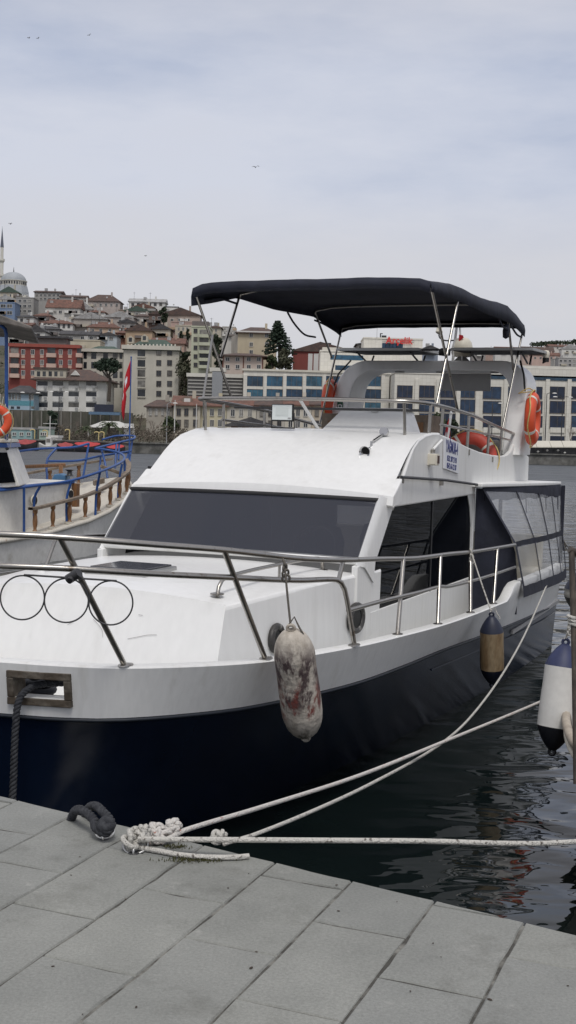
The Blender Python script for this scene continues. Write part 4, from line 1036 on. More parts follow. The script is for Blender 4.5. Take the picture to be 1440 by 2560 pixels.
def sag(a, b, d, k=5):
    a, b = Vector(a), Vector(b)
    return [a.lerp(b, i/k) - Vector((0, 0, d*4*(i/k)*(1-i/k))) for i in range(k+1)]
M_rope_b = mat('black_rope', (.022, .024, .030), .85, col2=(.05, .053, .06), vs=40, var=.3)
hz = BW(.27, 5.70, 1.085)
pa = Wz(180, 2040, 1.035); pa2 = Wz(215, 2033, 1.03)
rope('mooring_line', 'black three-strand line hanging from the bow hawse down behind the quay edge', [BW(.42, 5.90, 1.12), BW(.30, 5.80, 1.125), BW(.23, 5.70, 1.118), BW(.20, 5.615, 1.06), BW(.20, 5.58, .90), BW(.21, 5.55, .55), BW(.24, 5.48, .34), BW(.42, 5.2, .22)], .021, M_rope_b, 60, None, 3, .075)
kn = Wz(258, 2085, 1.03)
rope('mooring_line', 'black doubled line looped over the quay edge to the left mooring ring', [pa+Vector((-.25, .9, -.72)), pa+Vector((-.06, .16, -.18)), pa+Vector((0, .03, .0)), pa.lerp(kn, .3)+Vector((0, 0, .045)), pa.lerp(kn, .7)+Vector((0, 0, .035)), kn+Vector((-.03, .01, .02)), kn+Vector((.015, -.02, .012)), kn+Vector((.03, .01, .035)), kn.lerp(pa2, .35)+Vector((.02, .0, .06)), kn.lerp(pa2, .75)+Vector((.015, 0, .05)), pa2+Vector((.0, .03, .0)), pa2+Vector((-.06, .18, -.2))], .018, M_rope_b, 90, None, 3, .06)
g = G(); kb = Vector((0, 0, 0))
for a, b, c in ((0, 0, 0), (40, 60, 0), (100, 20, 30)): g.torus(.020, .018, Matrix.Translation((.0, 0, .034)) @ Matrix.Rotation(R(a), 4, 'X') @ Matrix.Rotation(R(b), 4, 'Y') @ Matrix.Rotation(R(c), 4, 'Z'), 16, 8)
k_ = ob('rope_knot', g, M_rope_b, smooth=True); k_.location = kn + Vector((.01, -.005, .0)); tag(k_, 'black rope knot tied at the left mooring ring', 'knot')
def ring(name, label, c, rad, m):
    t = thing(name, label, 'mooring ring', c); g = G(); g.torus(rad, .0055, Matrix.Translation((0, 0, .02)) @ Matrix.Rotation(R(28), 4, 'X'), 24, 8); ob('ring', g, m, t, smooth=True)
    g = G(); g.torus(.017, .0045, Matrix.Translation((0, -rad*.85, .008)) @ Matrix.Rotation(R(90), 4, 'Y'), 14, 8); ob('eye_bolt', g, m, t, smooth=True)
    g = G(); g.lathe([(.022, 0), (.02, .003), (0, .003)], 12, Matrix.Translation((0, -rad*.85, .002))); ob('anchor_plate', g, M_dark, t)
M_ringsteel = mat('ring_steel', (.75, .74, .70), .35, metal=.8, var=.1)
ring('mooring_ring', 'bright steel ring holding the black rope at the quay edge', Wz(262, 2092, 1.0), .034, M_ringsteel)
ring('mooring_ring', 'galvanised ring under the tangle of white ropes at the quay edge', Wz(338, 2125, 1.0), .045, M_alu)
# white knots piled on the second ring
k1 = Wz(350, 2105, 1.03)
def torus_pile(name, label, c, lst, m, r):
    g = G()
    for i, (x, y, z, a, b, rr) in enumerate(lst):
        M_ = Matrix.Translation((x, y, z*.75)) @ Matrix.Rotation(R(a), 4, 'X') @ Matrix.Rotation(R(b), 4, 'Y'); q = (3, 5, 4)[i % 3]; pts = []
        for j in range(60):
            u = 2*math.pi*j/60; w_ = rr*1.15*(1+.42*math.cos(q*u/2 if q % 2 == 0 else q*u)); pts.append(M_ @ Vector((w_*math.cos(2*u), w_*math.sin(2*u)*.8, rr*.55*math.sin(q*u))))
        g.tube(pts, r*.8, 6, closed=True)
    o = ob(name, g, m, None, smooth=True); o.location = c; return tag(o, label, 'knot')
torus_pile('rope_knot', 'grey flecked rope knot on the right mooring ring, leftmost of the white knots', k1, [(-.012, 0, .035, 80, 20, .019), (.012, .01, .045, 60, 70, .019), (.015, -.01, .03, 100, 120, .018), (-.03, -.02, .012, 30, 60, .027)], M_rope_w, .0125)
k2 = Wz(408, 2090, 1.03)
torus_pile('rope_knot', 'whitish rope knot with red flecks stacked beside the grey knot', k2, [(-.045, -.01, .0, 75, 60, .018), (-.02, -.012, .0, 80, 75, .018), (.006, -.012, .002, 85, 60, .018), (-.03, .02, .03, 30, 10, .016), (.035, .03, .042, 60, 20, .017), (.035, .03, .045, 100, 80, .016)], M_rope_p, .0125)
a3 = Wz(345, 2098, 1.05)
rope('mooring_line', 'white flecked line stretched level to the right across the water', [a3, Vector((.45, 4.32, 1.095)), W(1440, 2104, 4.55), Vector((1.75, 4.72, 1.10))], .0105, M_rope_w)
rope('mooring_line', 'white line with red flecks running up to the neighbouring boat, upper of two crossing lines', [Wz(405, 2105, 1.02), Wz(440, 2083, 1.04)] + [W(px, py, Y) for px, py, Y in ((640, 2022, 5.0), (900, 1938, 6.1), (1120, 1850, 7.3), (1345, 1757, 8.9), (1440, 1712, 9.6), (1500, 1690, 10.0))], .0105, M_rope_p)
rope('mooring_line', 'thinner white line sagging from the quay up to the yacht stern', [Wz(560, 2110, 1.015), Wz(600, 2100, 1.02)] + [W(px, py, Y) for px, py, Y in ((760, 2037, 5.0), (930, 1958, 6.0), (1090, 1868, 7.4), (1170, 1800, 8.3), (1250, 1695, 9.5), (1310, 1590, 10.9))] + [BW(1.72, 13.7, .98)], .0085, M_rope_w)
rope('rope_tail', 'loose flecked rope end lying flat on the paving', [Wz(345, 2118, 1.015), Wz(400, 2128, 1.012), Wz(450, 2137, 1.012), Wz(520, 2143, 1.012), Wz(590, 2143, 1.012), Wz(622, 2140, 1.012)], .0105, M_rope_w, 30)
torus_pile('rope_hitch', 'small round rope hitch on the quay edge right of the white knots', Wz(545, 2098, 1.02), [(0, 0, .01, 70, 20, .018), (.012, .0, .014, 80, 60, .016)], M_rope_w, .011)
g = G(); rm = random.Random(5)
for k in range(260):
    px = rm.gauss(490, 45); py = 2150+rm.gauss(0, 3.5)-(px-490)*.01
    c = Wz(px, py, 1.004); h = rm.uniform(.004, .014); a = rm.uniform(0, 6.3); w = .003
    g.add([c+Vector((math.cos(a)*w, math.sin(a)*w, 0)), c-Vector((math.cos(a)*w, math.sin(a)*w, 0)), c+Vector((rm.uniform(-.006, .006), rm.uniform(-.006, .006), h))], [(0, 1, 2)])
for k in range(90):
    px = rm.gauss(440, 20); py = 2118+rm.gauss(0, 3)
    c = Wz(px, py, 1.004); h = rm.uniform(.004, .014); a = rm.uniform(0, 6.3); w = .003
    g.add([c+Vector((math.cos(a)*w, math.sin(a)*w, 0)), c-Vector((math.cos(a)*w, math.sin(a)*w, 0)), c+Vector((rm.uniform(-.006, .006), rm.uniform(-.006, .006), h))], [(0, 1, 2)])
struct(ob('moss', g, mat('moss', (.05, .05, .015), .9, var=.4, vs=50)), 'stuff')
# ================================================================== BOAT ON THE LEFT (moored stern-to, bow pointing out)
org = SV(20.5, -14.8); LB = thing('excursion_boat', 'white wooden excursion boat with blue tube rails and turned timber balusters at left', 'boat', org)
def lw(px, py, Y): return W(px, py, Y)-org
def ls(s, v, z): return SV(s, v, z)-org
def lob(name, g, m, parent=None, **k): return ob(name, g, m, parent or LB, **k)
M_lw = mat('old_white_paint', (.76, .745, .70), .55, col2=(.50, .47, .41), lo=.55, hi=.8, vs=2.5, var=.12)
M_rust = mat('stained_deck_edge', (.62, .58, .50), .6, col2=(.34, .20, .11), lo=.60, hi=.74, vs=6, var=.2)
# hull: half-breadth about the centre line v=-14.8, deck z by station
hs = [(9.0, 1.35, .55), (12, 1.55, .52), (15, 1.62, .52), (18, 1.62, .55), (19.85, 1.60, .60), (20.6, 1.60, .68), (21.6, 1.58, .78), (22.5, 1.50, .92), (23.3, 1.36, 1.08), (24.2, 1.08, 1.22), (25.0, .66, 1.36), (25.5, .30, 1.46), (25.75, .04, 1.52)]
def lrow(f): return [ls(s, -14.8+f(h), z) for s, h, z in hs]
g = G(); rows = []
for sgn in (1,):
    pass
sec = []
for s, h, z in hs:
    st = min(1, max(0, (s-22)/4)); w = h*(1-.35*st)
    sec.append([ls(s, -14.8-h, z), ls(s-.1*st, -14.8-w*1.0, z*.5), ls(s-.5*st, -14.8-w*.98, 0), ls(s-.6*st, -14.8, -.5), ls(s-.5*st, -14.8+w*.98, 0), ls(s-.1*st, -14.8+w*1.0, z*.5), ls(s, -14.8+h, z)])
g.loft(sec); g.add(sec[0], [tuple(range(7))]); lob('hull', g, M_lw, smooth=True, ang=60)
g = G(); g.loft([[r[0] for r in sec], [(r[0]+r[-1])/2+Vector((0, 0, .03)) for r in sec], [r[-1] for r in sec]]); lob('deck', g, M_rust, smooth=True)
for sd in (1, -1):
    g = G(); g.tube([ls(s, -14.8+sd*(h+.02), z-.03) for s, h, z in hs], .05, 8); lob('rubbing_rail', g, M_rust, smooth=True)
    # timber handrail and balusters
    def top(s):
        for (s0, h0, z0), (s1, h1, z1) in zip(hs, hs[1:]):
            if s0 <= s <= s1:
                t = (s-s0)/(s1-s0); return ls(s, -14.8+sd*(h0+(h1-h0)*t-.06), z0+(z1-z0)*t)
    pr = []
    for k in range(26):
        s = 19.55+(25.55-19.55)*k/25; q = top(s); pr.append(q+Vector((0, 0, .50)))
    g = G(); L_ = [p for p in pr]
    side_v = [(pr[min(i+1, 25)]-pr[max(i-1, 0)]).cross(Vector((0, 0, 1))).normalized()*.055 for i in range(26)]
    g.loft([[p+v+Vector((0, 0, .02)) for p, v in zip(pr, side_v)], [p-v+Vector((0, 0, .02)) for p, v in zip(pr, side_v)], [p-v-Vector((0, 0, .03)) for p, v in zip(pr, side_v)], [p+v-Vector((0, 0, .03)) for p, v in zip(pr, side_v)], [p+v+Vector((0, 0, .02)) for p, v in zip(pr, side_v)]])
    lob('timber_handrail', g, M_wood_g)
    prof = [(.055, 0), (.055, .05), (.035, .07), (.03, .10), (.045, .17), (.05, .24), (.042, .33), (.03, .38), (.045, .40), (.05, .43), (.05, .48)]
    s = 19.72
    while s < 25.5:
        g = G(); g.lathe(prof, 10, Matrix.Translation(top(s))); lob('baluster', g, M_wood, smooth=True)
        g = G(); g.box(top(s)+Vector((0, 0, .025)), (.14, .14, .05), -TH); lob('baluster_foot', g, M_rust)
        s += .62 if s < 23 else .7
# blue tube rails
def bt(name, pts, r=.028, n=24): 
    g = G(); P = [lw(*p) for p in pts]; g.tube(catmull(P, n) if len(P) > 2 else P, r, 7); return lob(name, g, M_blue, smooth=True)
bt('bow_rail', [(58, 1218, 23.4), (105, 1212, 23.8), (175, 1202, 24.4), (250, 1179, 25.3), (295, 1160, 26.6), (311, 1147, 27.6), (303, 1134, 28.4), (275, 1126, 28.8), (238, 1121, 28.6)], n=40)
bt('bow_rail', [(-40, 1228, 22.6), (20, 1224, 23.0), (58, 1218, 23.4)])
bt('sprit_rail', [(238, 1121, 28.6), (290, 1108, 29.6), (335, 1097, 30.5)])
bt('sprit_rail', [(335, 1097, 30.5), (334, 1090, 31.0), (292, 1090, 31.0), (256, 1099, 30.5)])
bt('far_rail', [(-30, 1133, 26.5), (30, 1130, 27), (100, 1122, 27.5), (185, 1118, 28), (222, 1109, 28.5)])
bt('far_rail', [(118, 1153, 27.4), (190, 1152, 28), (250, 1140, 29), (327, 1128, 30.2)])
for a, b, c in (((60, 1218, 23.4), None, (60, 1335, 23.5)), ((102, 1213, 23.8), (86, 1246, 23.8), (87, 1335, 23.8)), ((178, 1203, 24.4), (167, 1246, 24.4), (167, 1320, 24.4)), ((250, 1180, 25.3), (241, 1230, 25.4), (238, 1298, 25.4)), ((305, 1160, 26.8), (297, 1205, 26.8), (294, 1275, 26.8)),
                ((222, 1109, 28.5), None, (207, 1197, 28.2)), ((140, 1121, 27.6), (118, 1150, 27.4), (118, 1200, 27.2)), ((331, 1097, 30.5), (326, 1135, 30.3), (322, 1170, 29.8)), ((322, 1128, 30.2), None, (311, 1172, 29.6)), ((252, 1118, 28.9), (262, 1155, 28.6), (269, 1195, 28.4)), ((291, 1108, 29.6), None, (288, 1170, 29.2)), ((298, 1108, 29.8), None, (296, 1150, 29.4)), ((252, 1140, 29), None, (245, 1220, 28.4)), ((311, 1147, 27.6), None, (312, 1188, 27.6))):
    bt('rail_post', [p for p in (a, b, c) if p], .026, 12)
# raised forward cabin with blue trim, portholes and door
def trunk_pt(s, v, z): return ls(s, v, z)
zt1, zt0 = 1.50, .55
g = G(); pl = [(13.0, -13.72), (19.2, -13.72), (22.0, -13.86), (22.0, -15.75), (19.2, -15.9), (13.0, -15.9)]
g.prism([ls(s, v, zt1+(.06 if s > 20 else 0)) for s, v in pl], (0, 0, -1.0)); tc_l = lob('forward_cabin', g, M_lw, bev=.03)
g = G(); g.tube([ls(13.0, -13.70, 1.47), ls(19.2, -13.70, 1.47), ls(22.0, -13.84, 1.53)], .035, 6); lob('blue_trim', g, M_blue, tc_l)
for px, py in ((85, 1251), (176, 1236)):
    r_ = W(px, py, 1)-Vector((0, 0, HC)); r_ = Vector((W(px, py, 10)-Vector((0, 0, HC))))/10
    t = (-13.71)/(r_.x*TX.x+r_.y*TX.y); c = Vector((0, 0, HC))+r_*t-org
    Mx = Matrix.Translation(c) @ Matrix.Rotation(-TH+.02, 4, 'Z') @ Matrix.Rotation(R(90), 4, 'Y')
    g = G(); g.lathe([(.09, -.0), (.09, .02), (0, .02)], 18, Mx); lob('porthole', g, M_black, tc_l)
    g = G(); g.torus(.095, .018, Mx, 20, 6); lob('porthole_rim', g, M_cream, tc_l, smooth=True)
g = G(); q = ls(22.06, -13.95, 1.25); g.box(q+Vector((-.05, 0, 0)), (.5, .12, .5), -TH); lob('cabin_door', g, M_wood, tc_l)
# wheelhouse at the left border: raked window and pillar
def wp(px, py, Y=22.9): return lw(px, py, Y)
g = G(); g.prism([wp(-90, 1118), wp(14, 1118), wp(50, 1216), wp(-90, 1226)], (-.2, 1.9, 0)); wh = lob('wheelhouse', g, M_lw, bev=.02)
g = G(); g.prism([wp(-80, 1131, 22.86), wp(17, 1131, 22.86), wp(38, 1206, 22.86), wp(-80, 1212, 22.86)], (0, .03, 0)); lob('wheelhouse_window', g, M_sw, wh)
g = G(); g.prism([wp(-90, 1106, 22.8), wp(16, 1108, 22.8), wp(20, 1119, 22.8), wp(-90, 1117, 22.8)], (-.2, 2.0, 0)); lob('roof_trim', g, M_blue, wh)
g = G(); g.prism([wp(-90, 1096, 22.8), wp(12, 1098, 22.8), wp(16, 1107, 22.8), wp(-90, 1106, 22.8)], (-.2, 2.0, 0)); lob('wheelhouse_top', g, M_cream, wh, bev=.02)
g = G(); g.lathe([(0, -.02), (.03, -.02), (.03, .02), (0, .02)], 10, Matrix.Translation(wp(18, 1122, 22.75)) @ Matrix.Rotation(R(90), 4, 'X')); lob('side_lamp', g, M_black, wh)
# upper canopy with bent blue post
g = G(); g.prism([lw(-120, 770, 22.5), lw(0, 786, 22.5), lw(80, 816, 22.5), lw(78, 824, 22.5), lw(0, 806, 22.5), lw(-120, 800, 22.5)], (-.6, 3.5, 0)); lob('canopy', g, mat('canopy_brown', (.11, .10, .09), .6, col2=(.20, .18, .16), vs=3, var=.2), bev=.02)
g = G(); g.tube(catmull([lw(16, 1100, 23), lw(16, 1000, 23), lw(16, 880, 23), lw(15, 830, 23), lw(8, 816, 23), lw(-10, 813, 23)], 24), .035, 8); lob('canopy_post', g, M_blue, smooth=True)
g = G(); g.tube(catmull([lw(-10, 1050, 24.5), lw(-8, 900, 24.5), lw(-10, 830, 24.5)], 12), .035, 8); lob('canopy_post', g, M_blue, smooth=True)
# rope netting beside the ring
g = G(); rn = random.Random(9)
for k in range(9):
    x0 = rn.uniform(-10, 30); y0 = rn.uniform(975, 1020)
    g.tube(catmull([lw(x0, y0, 22.95), lw(x0+rn.uniform(-6, 10), y0+35, 22.9), lw(x0+rn.uniform(-4, 14), y0+75, 22.95), lw(x0+rn.uniform(-10, 10), y0+105, 22.9)], 10), .007, 5)
lob('rope_netting', g, M_rope_w, smooth=True)
# windlass, timber bow bench and far coaming
g = G(); g.prism([lw(128, 1203, 26), lw(165, 1203, 26), lw(168, 1190, 26), lw(150, 1184, 26), lw(135, 1186, 26)], (0, .4, 0)); lob('windlass_box', g, mat('pale_blue', (.06, .16, .30), .5, var=.2), bev=.02)
g = G(); g.lathe([(.10, 0), (.06, .03), (.05, .10), (.11, .14), (0, .15)], 12, Matrix.Translation(lw(174, 1190, 26))); lob('windlass_drum', g, M_dark, smooth=True)
g = G(); g.tube([lw(40, 1168, 26.5), lw(163, 1162, 27.0)], .04, 6); g.tube([lw(152, 1164, 26.9), lw(152, 1185, 26.8)], .05, 6); lob('timber_coaming', g, M_wood)
g = G(); g.prism([lw(236, 1215, 27.2), lw(262, 1208, 27.6), lw(262, 1195, 27.6), lw(236, 1202, 27.2)], (-.1, .4, 0)); lob('bow_bench', g, M_wood_g, bev=.01)
g = G(); g.tube([lw(252, 1165, 28), lw(300, 1183, 28.4)], .04, 6); lob('boarding_plank', g, M_wood_g)
lifebuoy('lifebuoy', 'orange lifebuoy hanging on the excursion boat wheelhouse at the left border', W(-12, 1052, 22.6), (R(90), 0, R(12)), .235, .075)
flag('ensign', 'large red ensign hanging limp on a blue staff at the left boat bow', W(322, 1175, 29.6), W(328, 893, 29.9), 1.0, .62, R(195), M_blue)

# ================================================================== BOAT AT THE RIGHT BORDER
NB0 = Vector((2.46, 6.75, -.14)); NBt = thing('wooden_boat', 'weathered cream wooden boat with dark upright post cut by the right border', 'boat', NB0)
def nsv(s, v, z): return AX*s + TX*v + Vector((0, 0, z))
def nob(name, g, m, parent=None, **k): return ob(name, g, m, parent or NBt, **k)
M_nh = mat('cream_hull', (.46, .40, .32), .6, col2=(.30, .24, .18), lo=.45, hi=.75, vs=4, var=.2)
nst = [(-1.35, .02, 1.12), (-1.2, .30, 1.10), (-.9, .52, 1.08), (-.3, .74, 1.05), (.6, .9, 1.02), (2.0, 1.0, 1.0), (5.0, .95, 1.0)]
g = G(); sec = []
for s, h, z in nst:
    sec.append([nsv(s, -h, z), nsv(s+.03, -h*.93, z*.6), nsv(s+.12, -h*.78, .0), nsv(s+.2, 0, -.4), nsv(s+.12, h*.78, 0), nsv(s+.03, h*.93, z*.6), nsv(s, h, z)])
g.loft(sec); g.add(sec[-1], [tuple(range(7))]); nob('hull', g, M_nh, smooth=True, ang=60)
g = G(); g.loft([[r[0]-Vector((0, 0, .08)) for r in sec], [r[-1]-Vector((0, 0, .08)) for r in sec]]); nob('deck', g, M_wood_g)
for sd in (1, -1):
    g = G(); P = catmull([nsv(s-.01, sd*(h+.015), z) for s, h, z in nst], 40); g.tube(P, .028, 8); nob('gunwale', g, M_nh, smooth=True)
    g = G(); P = catmull([nsv(s-.01, sd*(h+.012), z-.075) for s, h, z in nst], 40); g.tube(P, .016, 8); nob('rubbing_strip', g, M_cream, smooth=True)
ptop, pbot = W(1429, 1378, 6.35)-NB0, W(1441, 1960, 6.1)-NB0
g = G(); M_pole = mat('dark_post', (.045, .035, .028), .6, col2=(.10, .08, .06), vs=7, stretch=(3, 3, 1), var=.3)
g.tube([ptop, ptop.lerp(pbot, .5)+Vector((.004, 0, 0)), pbot], .0165, 8); g.tube([ptop+Vector((-.012, 0, .01)), ptop+Vector((.12, .03, -.05))], .02, 8); nob('upright_post', g, M_pole, smooth=True)
g = G(); g.tube([ptop+Vector((.035, .02, -.02)), ptop.lerp(pbot, .38)+Vector((.035, .02, 0))], .008, 6)
q = ptop.lerp(pbot, .29)
for k in range(3): g.torus(.026, .010, Matrix.Translation(q+Vector((.004*k, 0, -.018*k))) @ Matrix.Rotation(R(12), 4, 'Y'), 14, 7)
g.tube([q, q+Vector((.03, -.02, -.05)), q+Vector((.09, -.02, -.10))], .010, 7); nob('post_lashing', g, M_rope_w, smooth=True)
fender('fender', 'large white cylindrical fender with blue cone top and black bottom at the right border', W(1416, 1592, 7.55), W(1378, 1893, 7.45), .112, M_fwhite, M_endb, mat('fender_black', (.006, .007, .011), .5, var=.2), W(1424, 1545, 7.5), M_rope_w, cone=.19)
# ================================================================== TOWN ON THE FAR SHORE
MW = {}
def wallm(c, v=.12):
    k = (round(c[0], 3), round(c[1], 3), round(c[2], 3))
    if k not in MW: MW[k] = mat('plaster_%d' % len(MW), c, .9, var=v, vs=.35, stretch=(1, 1, .4))
    return MW[k]
CREAM = (.46, .42, .34); WHITE = (.60, .59, .555); GREYW = (.31, .30, .285); PINK = (.41, .30, .26); BEIGE = (.47, .40, .30); BRICK = (.22, .06, .05); LBLUE = (.32, .42, .50); DARKW = (.16, .14, .13); TAN = (.42, .31, .21); STONE = (.50, .475, .41); PALEG = (.46, .47, .36); BLUEW = (.17, .23, .34)
M_tile = mat('roof_tile', (.20, .10, .075), .9, col2=(.12, .07, .055), vs=.9, var=.3, bump=.5, bs=3)
M_tile_d = mat('roof_tile_brown', (.13, .085, .07), .9, col2=(.085, .065, .06), vs=.9, var=.3)
M_slate = mat('roof_dark', (.055, .055, .06), .85, col2=(.09, .085, .085), vs=.7, var=.3)
M_rgreen = mat('roof_green', (.055, .09, .07), .8, col2=(.08, .11, .09), vs=.6, var=.2)
M_metalr = mat('roof_pale_metal', (.42, .42, .41), .6, col2=(.30, .29, .28), vs=.5, var=.2)
ROOFS = dict(tile=M_tile, brown=M_tile_d, slate=M_slate, green=M_rgreen, metal=M_metalr)
def pane_mat(name, stops, rough):
    m = bpy.data.materials.new(name); m.use_nodes = True; t = m.node_tree; p = t.nodes['Principled BSDF']; p.inputs['Roughness'].default_value = rough
    oi = t.nodes.new('ShaderNodeObjectInfo'); r = t.nodes.new('ShaderNodeValToRGB'); r.color_ramp.interpolation = 'CONSTANT'; t.links.new(oi.outputs['Random'], r.inputs['Fac'])
    e = r.color_ramp.elements; e[0].position = 0; e[0].color = (*stops[0][1], 1); e[1].position = stops[1][0]; e[1].color = (*stops[1][1], 1)
    for pos, c in stops[2:]: x = e.new(pos); x.color = (*c, 1)
    n = t.nodes.new('ShaderNodeTexNoise'); n.inputs['Scale'].default_value = .8; n.inputs['Detail'].default_value = 4; g_ = t.nodes.new('ShaderNodeNewGeometry'); t.links.new(g_.outputs['Position'], n.inputs['Vector'])
    r2 = t.nodes.new('ShaderNodeValToRGB'); r2.color_ramp.elements[0].position = .35; r2.color_ramp.elements[1].position = .65; r2.color_ramp.elements[0].color = (.55, .55, .55, 1); r2.color_ramp.elements[1].color = (1.3, 1.3, 1.3, 1); t.links.new(n.outputs['Fac'], r2.inputs['Fac'])
    x = t.nodes.new('ShaderNodeMix'); x.data_type = 'RGBA'; x.blend_type = 'MULTIPLY'; x.inputs['Factor'].default_value = 1; t.links.new(r.outputs['Color'], x.inputs['A']); t.links.new(r2.outputs['Color'], x.inputs['B']); t.links.new(x.outputs['Result'], p.inputs['Base Color']); return m
M_pane = pane_mat('window_glass_far', [(0, (.02, .024, .03)), (.35, (.045, .05, .055)), (.6, (.10, .095, .085)), (.78, (.20, .19, .17)), (.9, (.012, .014, .018))], .12)
M_paneb = pane_mat('office_glass_blue', [(0, (.012, .055, .11)), (.3, (.02, .085, .15)), (.6, (.01, .04, .085)), (.8, (.03, .11, .17)), (.93, (.015, .05, .09))], .08)
M_wf = mat('window_frame_white', (.60, .59, .56), .6, var=.05)
M_wfd = mat('window_frame_dark', (.10, .08, .07), .6, var=.1)
WM = {}
def window_mesh(w, h, fm, pane, bars):
    k = (round(w, 2), round(h, 2), fm.name, pane.name, bars)
    if k in WM: return WM[k]
    t = min(.09, w*.1); g = G()
    g.bx(-w/2-t, w/2+t, -.10, .02, h/2, h/2+t); g.bx(-w/2-t, w/2+t, -.14, .02, -h/2-t*1.2, -h/2); g.bx(-w/2-t, -w/2, -.10, .02, -h/2, h/2); g.bx(w/2, w/2+t, -.10, .02, -h/2, h/2)
    for b in range(bars):
        x = -w/2+w*(b+1)/(bars+1); g.bx(x-.035, x+.035, -.08, .02, -h/2, h/2)
    gp = G(); gp.bx(-w/2, w/2, -.045, .01, -h/2, h/2)
    WM[k] = (mk('window', g, fm), mk('pane', gp, pane)); return WM[k]
def add_window(parent, pos, w, h, fm=None, pane=None, bars=1):
    a, b = window_mesh(w, h, fm or M_wf, pane or M_pane, bars)
    o = bpy.data.objects.new('window', a); COL.objects.link(o); o.parent = parent; o.location = pos
    q = bpy.data.objects.new('pane', b); COL.objects.link(q); q.parent = o
    return o
def rect(x0, x1, yt, yb, Y):
    a = W(x0, (yt+yb)/2, Y); b = W(x1, (yt+yb)/2, Y); xm = (x0+x1)/2
    return a.x, b.x, W(xm, yt, Y).z, W(xm, yb, Y).z
def house(name, label, x0, x1, yt, yb, Y, wall, roof='flat', rm='tile', rh=10, depth=9, cols=None, rows=None, ww=6, wh=7, fm=None, pane=None, bars=1, group=None, over=.5, down=None, cat='house', yaw=0, ridge=None, chim=True, wall_mat=None):
    X0, X1, zt, zb = rect(x0, x1, yt, yb, Y); cx = (X0+X1)/2; k = Y/3000
    t = thing(name, label, cat, (cx, Y, zb), yaw, group); w = X1-X0; h = zt-zb
    dn = down if down is not None else max(2.0, min(14, zb-hill_z(cx, Y)+2.5))
    g = G(); g.bx(-w/2, w/2, 0, depth, -dn, h); ob('wall', g, wall_mat or wallm(wall), t)
    rmat = ROOFS[rm] if isinstance(rm, str) else rm; R_ = rh*k; e = over
    g = G()
    if roof == 'flat':
        g.bx(-w/2-.15, w/2+.15, -.15, depth+.15, h, h+.35); r_ = ob('roof', g, rmat if rm != 'tile' else wallm(wall), t)
    else:
        b0 = [(-w/2-e, -e, h), (w/2+e, -e, h), (w/2+e, depth+e, h), (-w/2-e, depth+e, h)]; lo = [(x, y, z-.22) for x, y, z in b0]
        if roof == 'hip':
            i = min(w*.3, depth*.5); rg = [(-w/2+i, depth/2, h+R_), (w/2-i, depth/2, h+R_)]
            fs = [(0, 1, 5, 4), (1, 2, 5), (2, 3, 4, 5), (3, 0, 4)]
        elif roof == 'gable':      # ridge runs across the view
            rg = [(-w/2-e, depth/2, h+R_), (w/2+e, depth/2, h+R_)]; fs = [(0, 1, 5, 4), (1, 2, 5), (2, 3, 4, 5), (3, 0, 4)]
        else:                      # 'front': gable end towards the water
            xr = 0 if ridge is None else (ridge-.5)*w
            rg = [(xr, -e, h+R_), (xr, depth+e, h+R_)]; fs = [(0, 1, 4), (1, 2, 5, 4), (2, 3, 5), (3, 0, 4, 5)]
        g.add(b0+rg, fs); g.add(b0+lo, [(0, 4, 5, 1), (1, 5, 6, 2), (2, 6, 7, 3), (3, 7, 4, 0), (4, 7, 6, 5)])
        r_ = ob('roof', g, rmat, t)
        if roof == 'front':
            g = G(); g.add([(-w/2, -.02, h-.02), (w/2, -.02, h-.02), (0 if ridge is None else (ridge-.5)*w, -.02, h+R_*.93)], [(0, 1, 2)]); g.prism([(-w/2, 0, h-.02), (w/2, 0, h-.02), (0 if ridge is None else (ridge-.5)*w, 0, h+R_*.93)], (0, .3, 0)); ob('gable_wall', g, wallm(wall), t)
    if chim and roof != 'flat':
        g = G(); g.bx(-.35, .35, 0, .7, 0, R_*.8+.9); ob('chimney', g, wallm(wall), r_, loc=(w*.22, depth*.35, h+R_*.25))
    if rows and cols:
        for yy in rows:
            for xx in cols:
                p = W(xx, yy, Y); add_window(t, (p.x-cx, -.02, p.z-zb), ww*k, wh*k, fm, pane, bars)
    return t
def lin(a, b, n): return [a+(b-a)*i/(n-1) for i in range(n)] if n > 1 else [(a+b)/2]
def slab(parent, name, x0, x1, yt, yb, Y, out, m, d=.3, bev=0):
    X0, X1, zt, zb = rect(x0, x1, yt, yb, Y); l = parent.location
    g = G(); g.bx(X0-l.x, X1-l.x, -out, -.001 if d is None else d, zb-l.z, zt-l.z); return ob(name, g, m, parent, bev=bev)
# ---------------- apartment blocks behind the left boat
rb = house('apartment_block', 'red apartment block with pink window strips and balconies on the left', 22, 192, 866, 985, 340, BRICK, 'flat', M_tile_d, depth=13, over=.6, cat='building', fm=M_wf)
for y in (880, 906, 932): 
    for x in (58, 82, 105, 152, 175):
        if (x, y) in ((58, 957),): continue
        p = W(x, y, 340); l = rb.location; add_window(rb, (p.x-l.x, -.02, p.z-l.z), .9, 1.25)
        g = G(); g.bx(-.5, .5, -.06, .02, -.9, 0); ob('spandrel', g, wallm((.50, .34, .27)), rb, loc=(p.x-l.x, 0, p.z-l.z-.75))
for y0 in (868, 894, 919):
    for x0, x1 in ((24, 48), (116, 140), (190, 205)):
        if y0 == 919 and x0 > 100: continue
        slab(rb, 'balcony', x0, x1, y0+15, y0+25, 339, 1.3, wallm((.55, .40, .33)), .8)
        slab(rb, 'balcony_opening', x0+2, x1-2, y0+1, y0+15, 339.8, .05, M_pane, .1)
pr = slab(rb, 'penthouse', 78, 172, 848, 865, 344, .0, wallm(DARKW), 6); slab(rb, 'penthouse_roof', 70, 176, 843, 848, 343.5, .8, M_slate, 8)
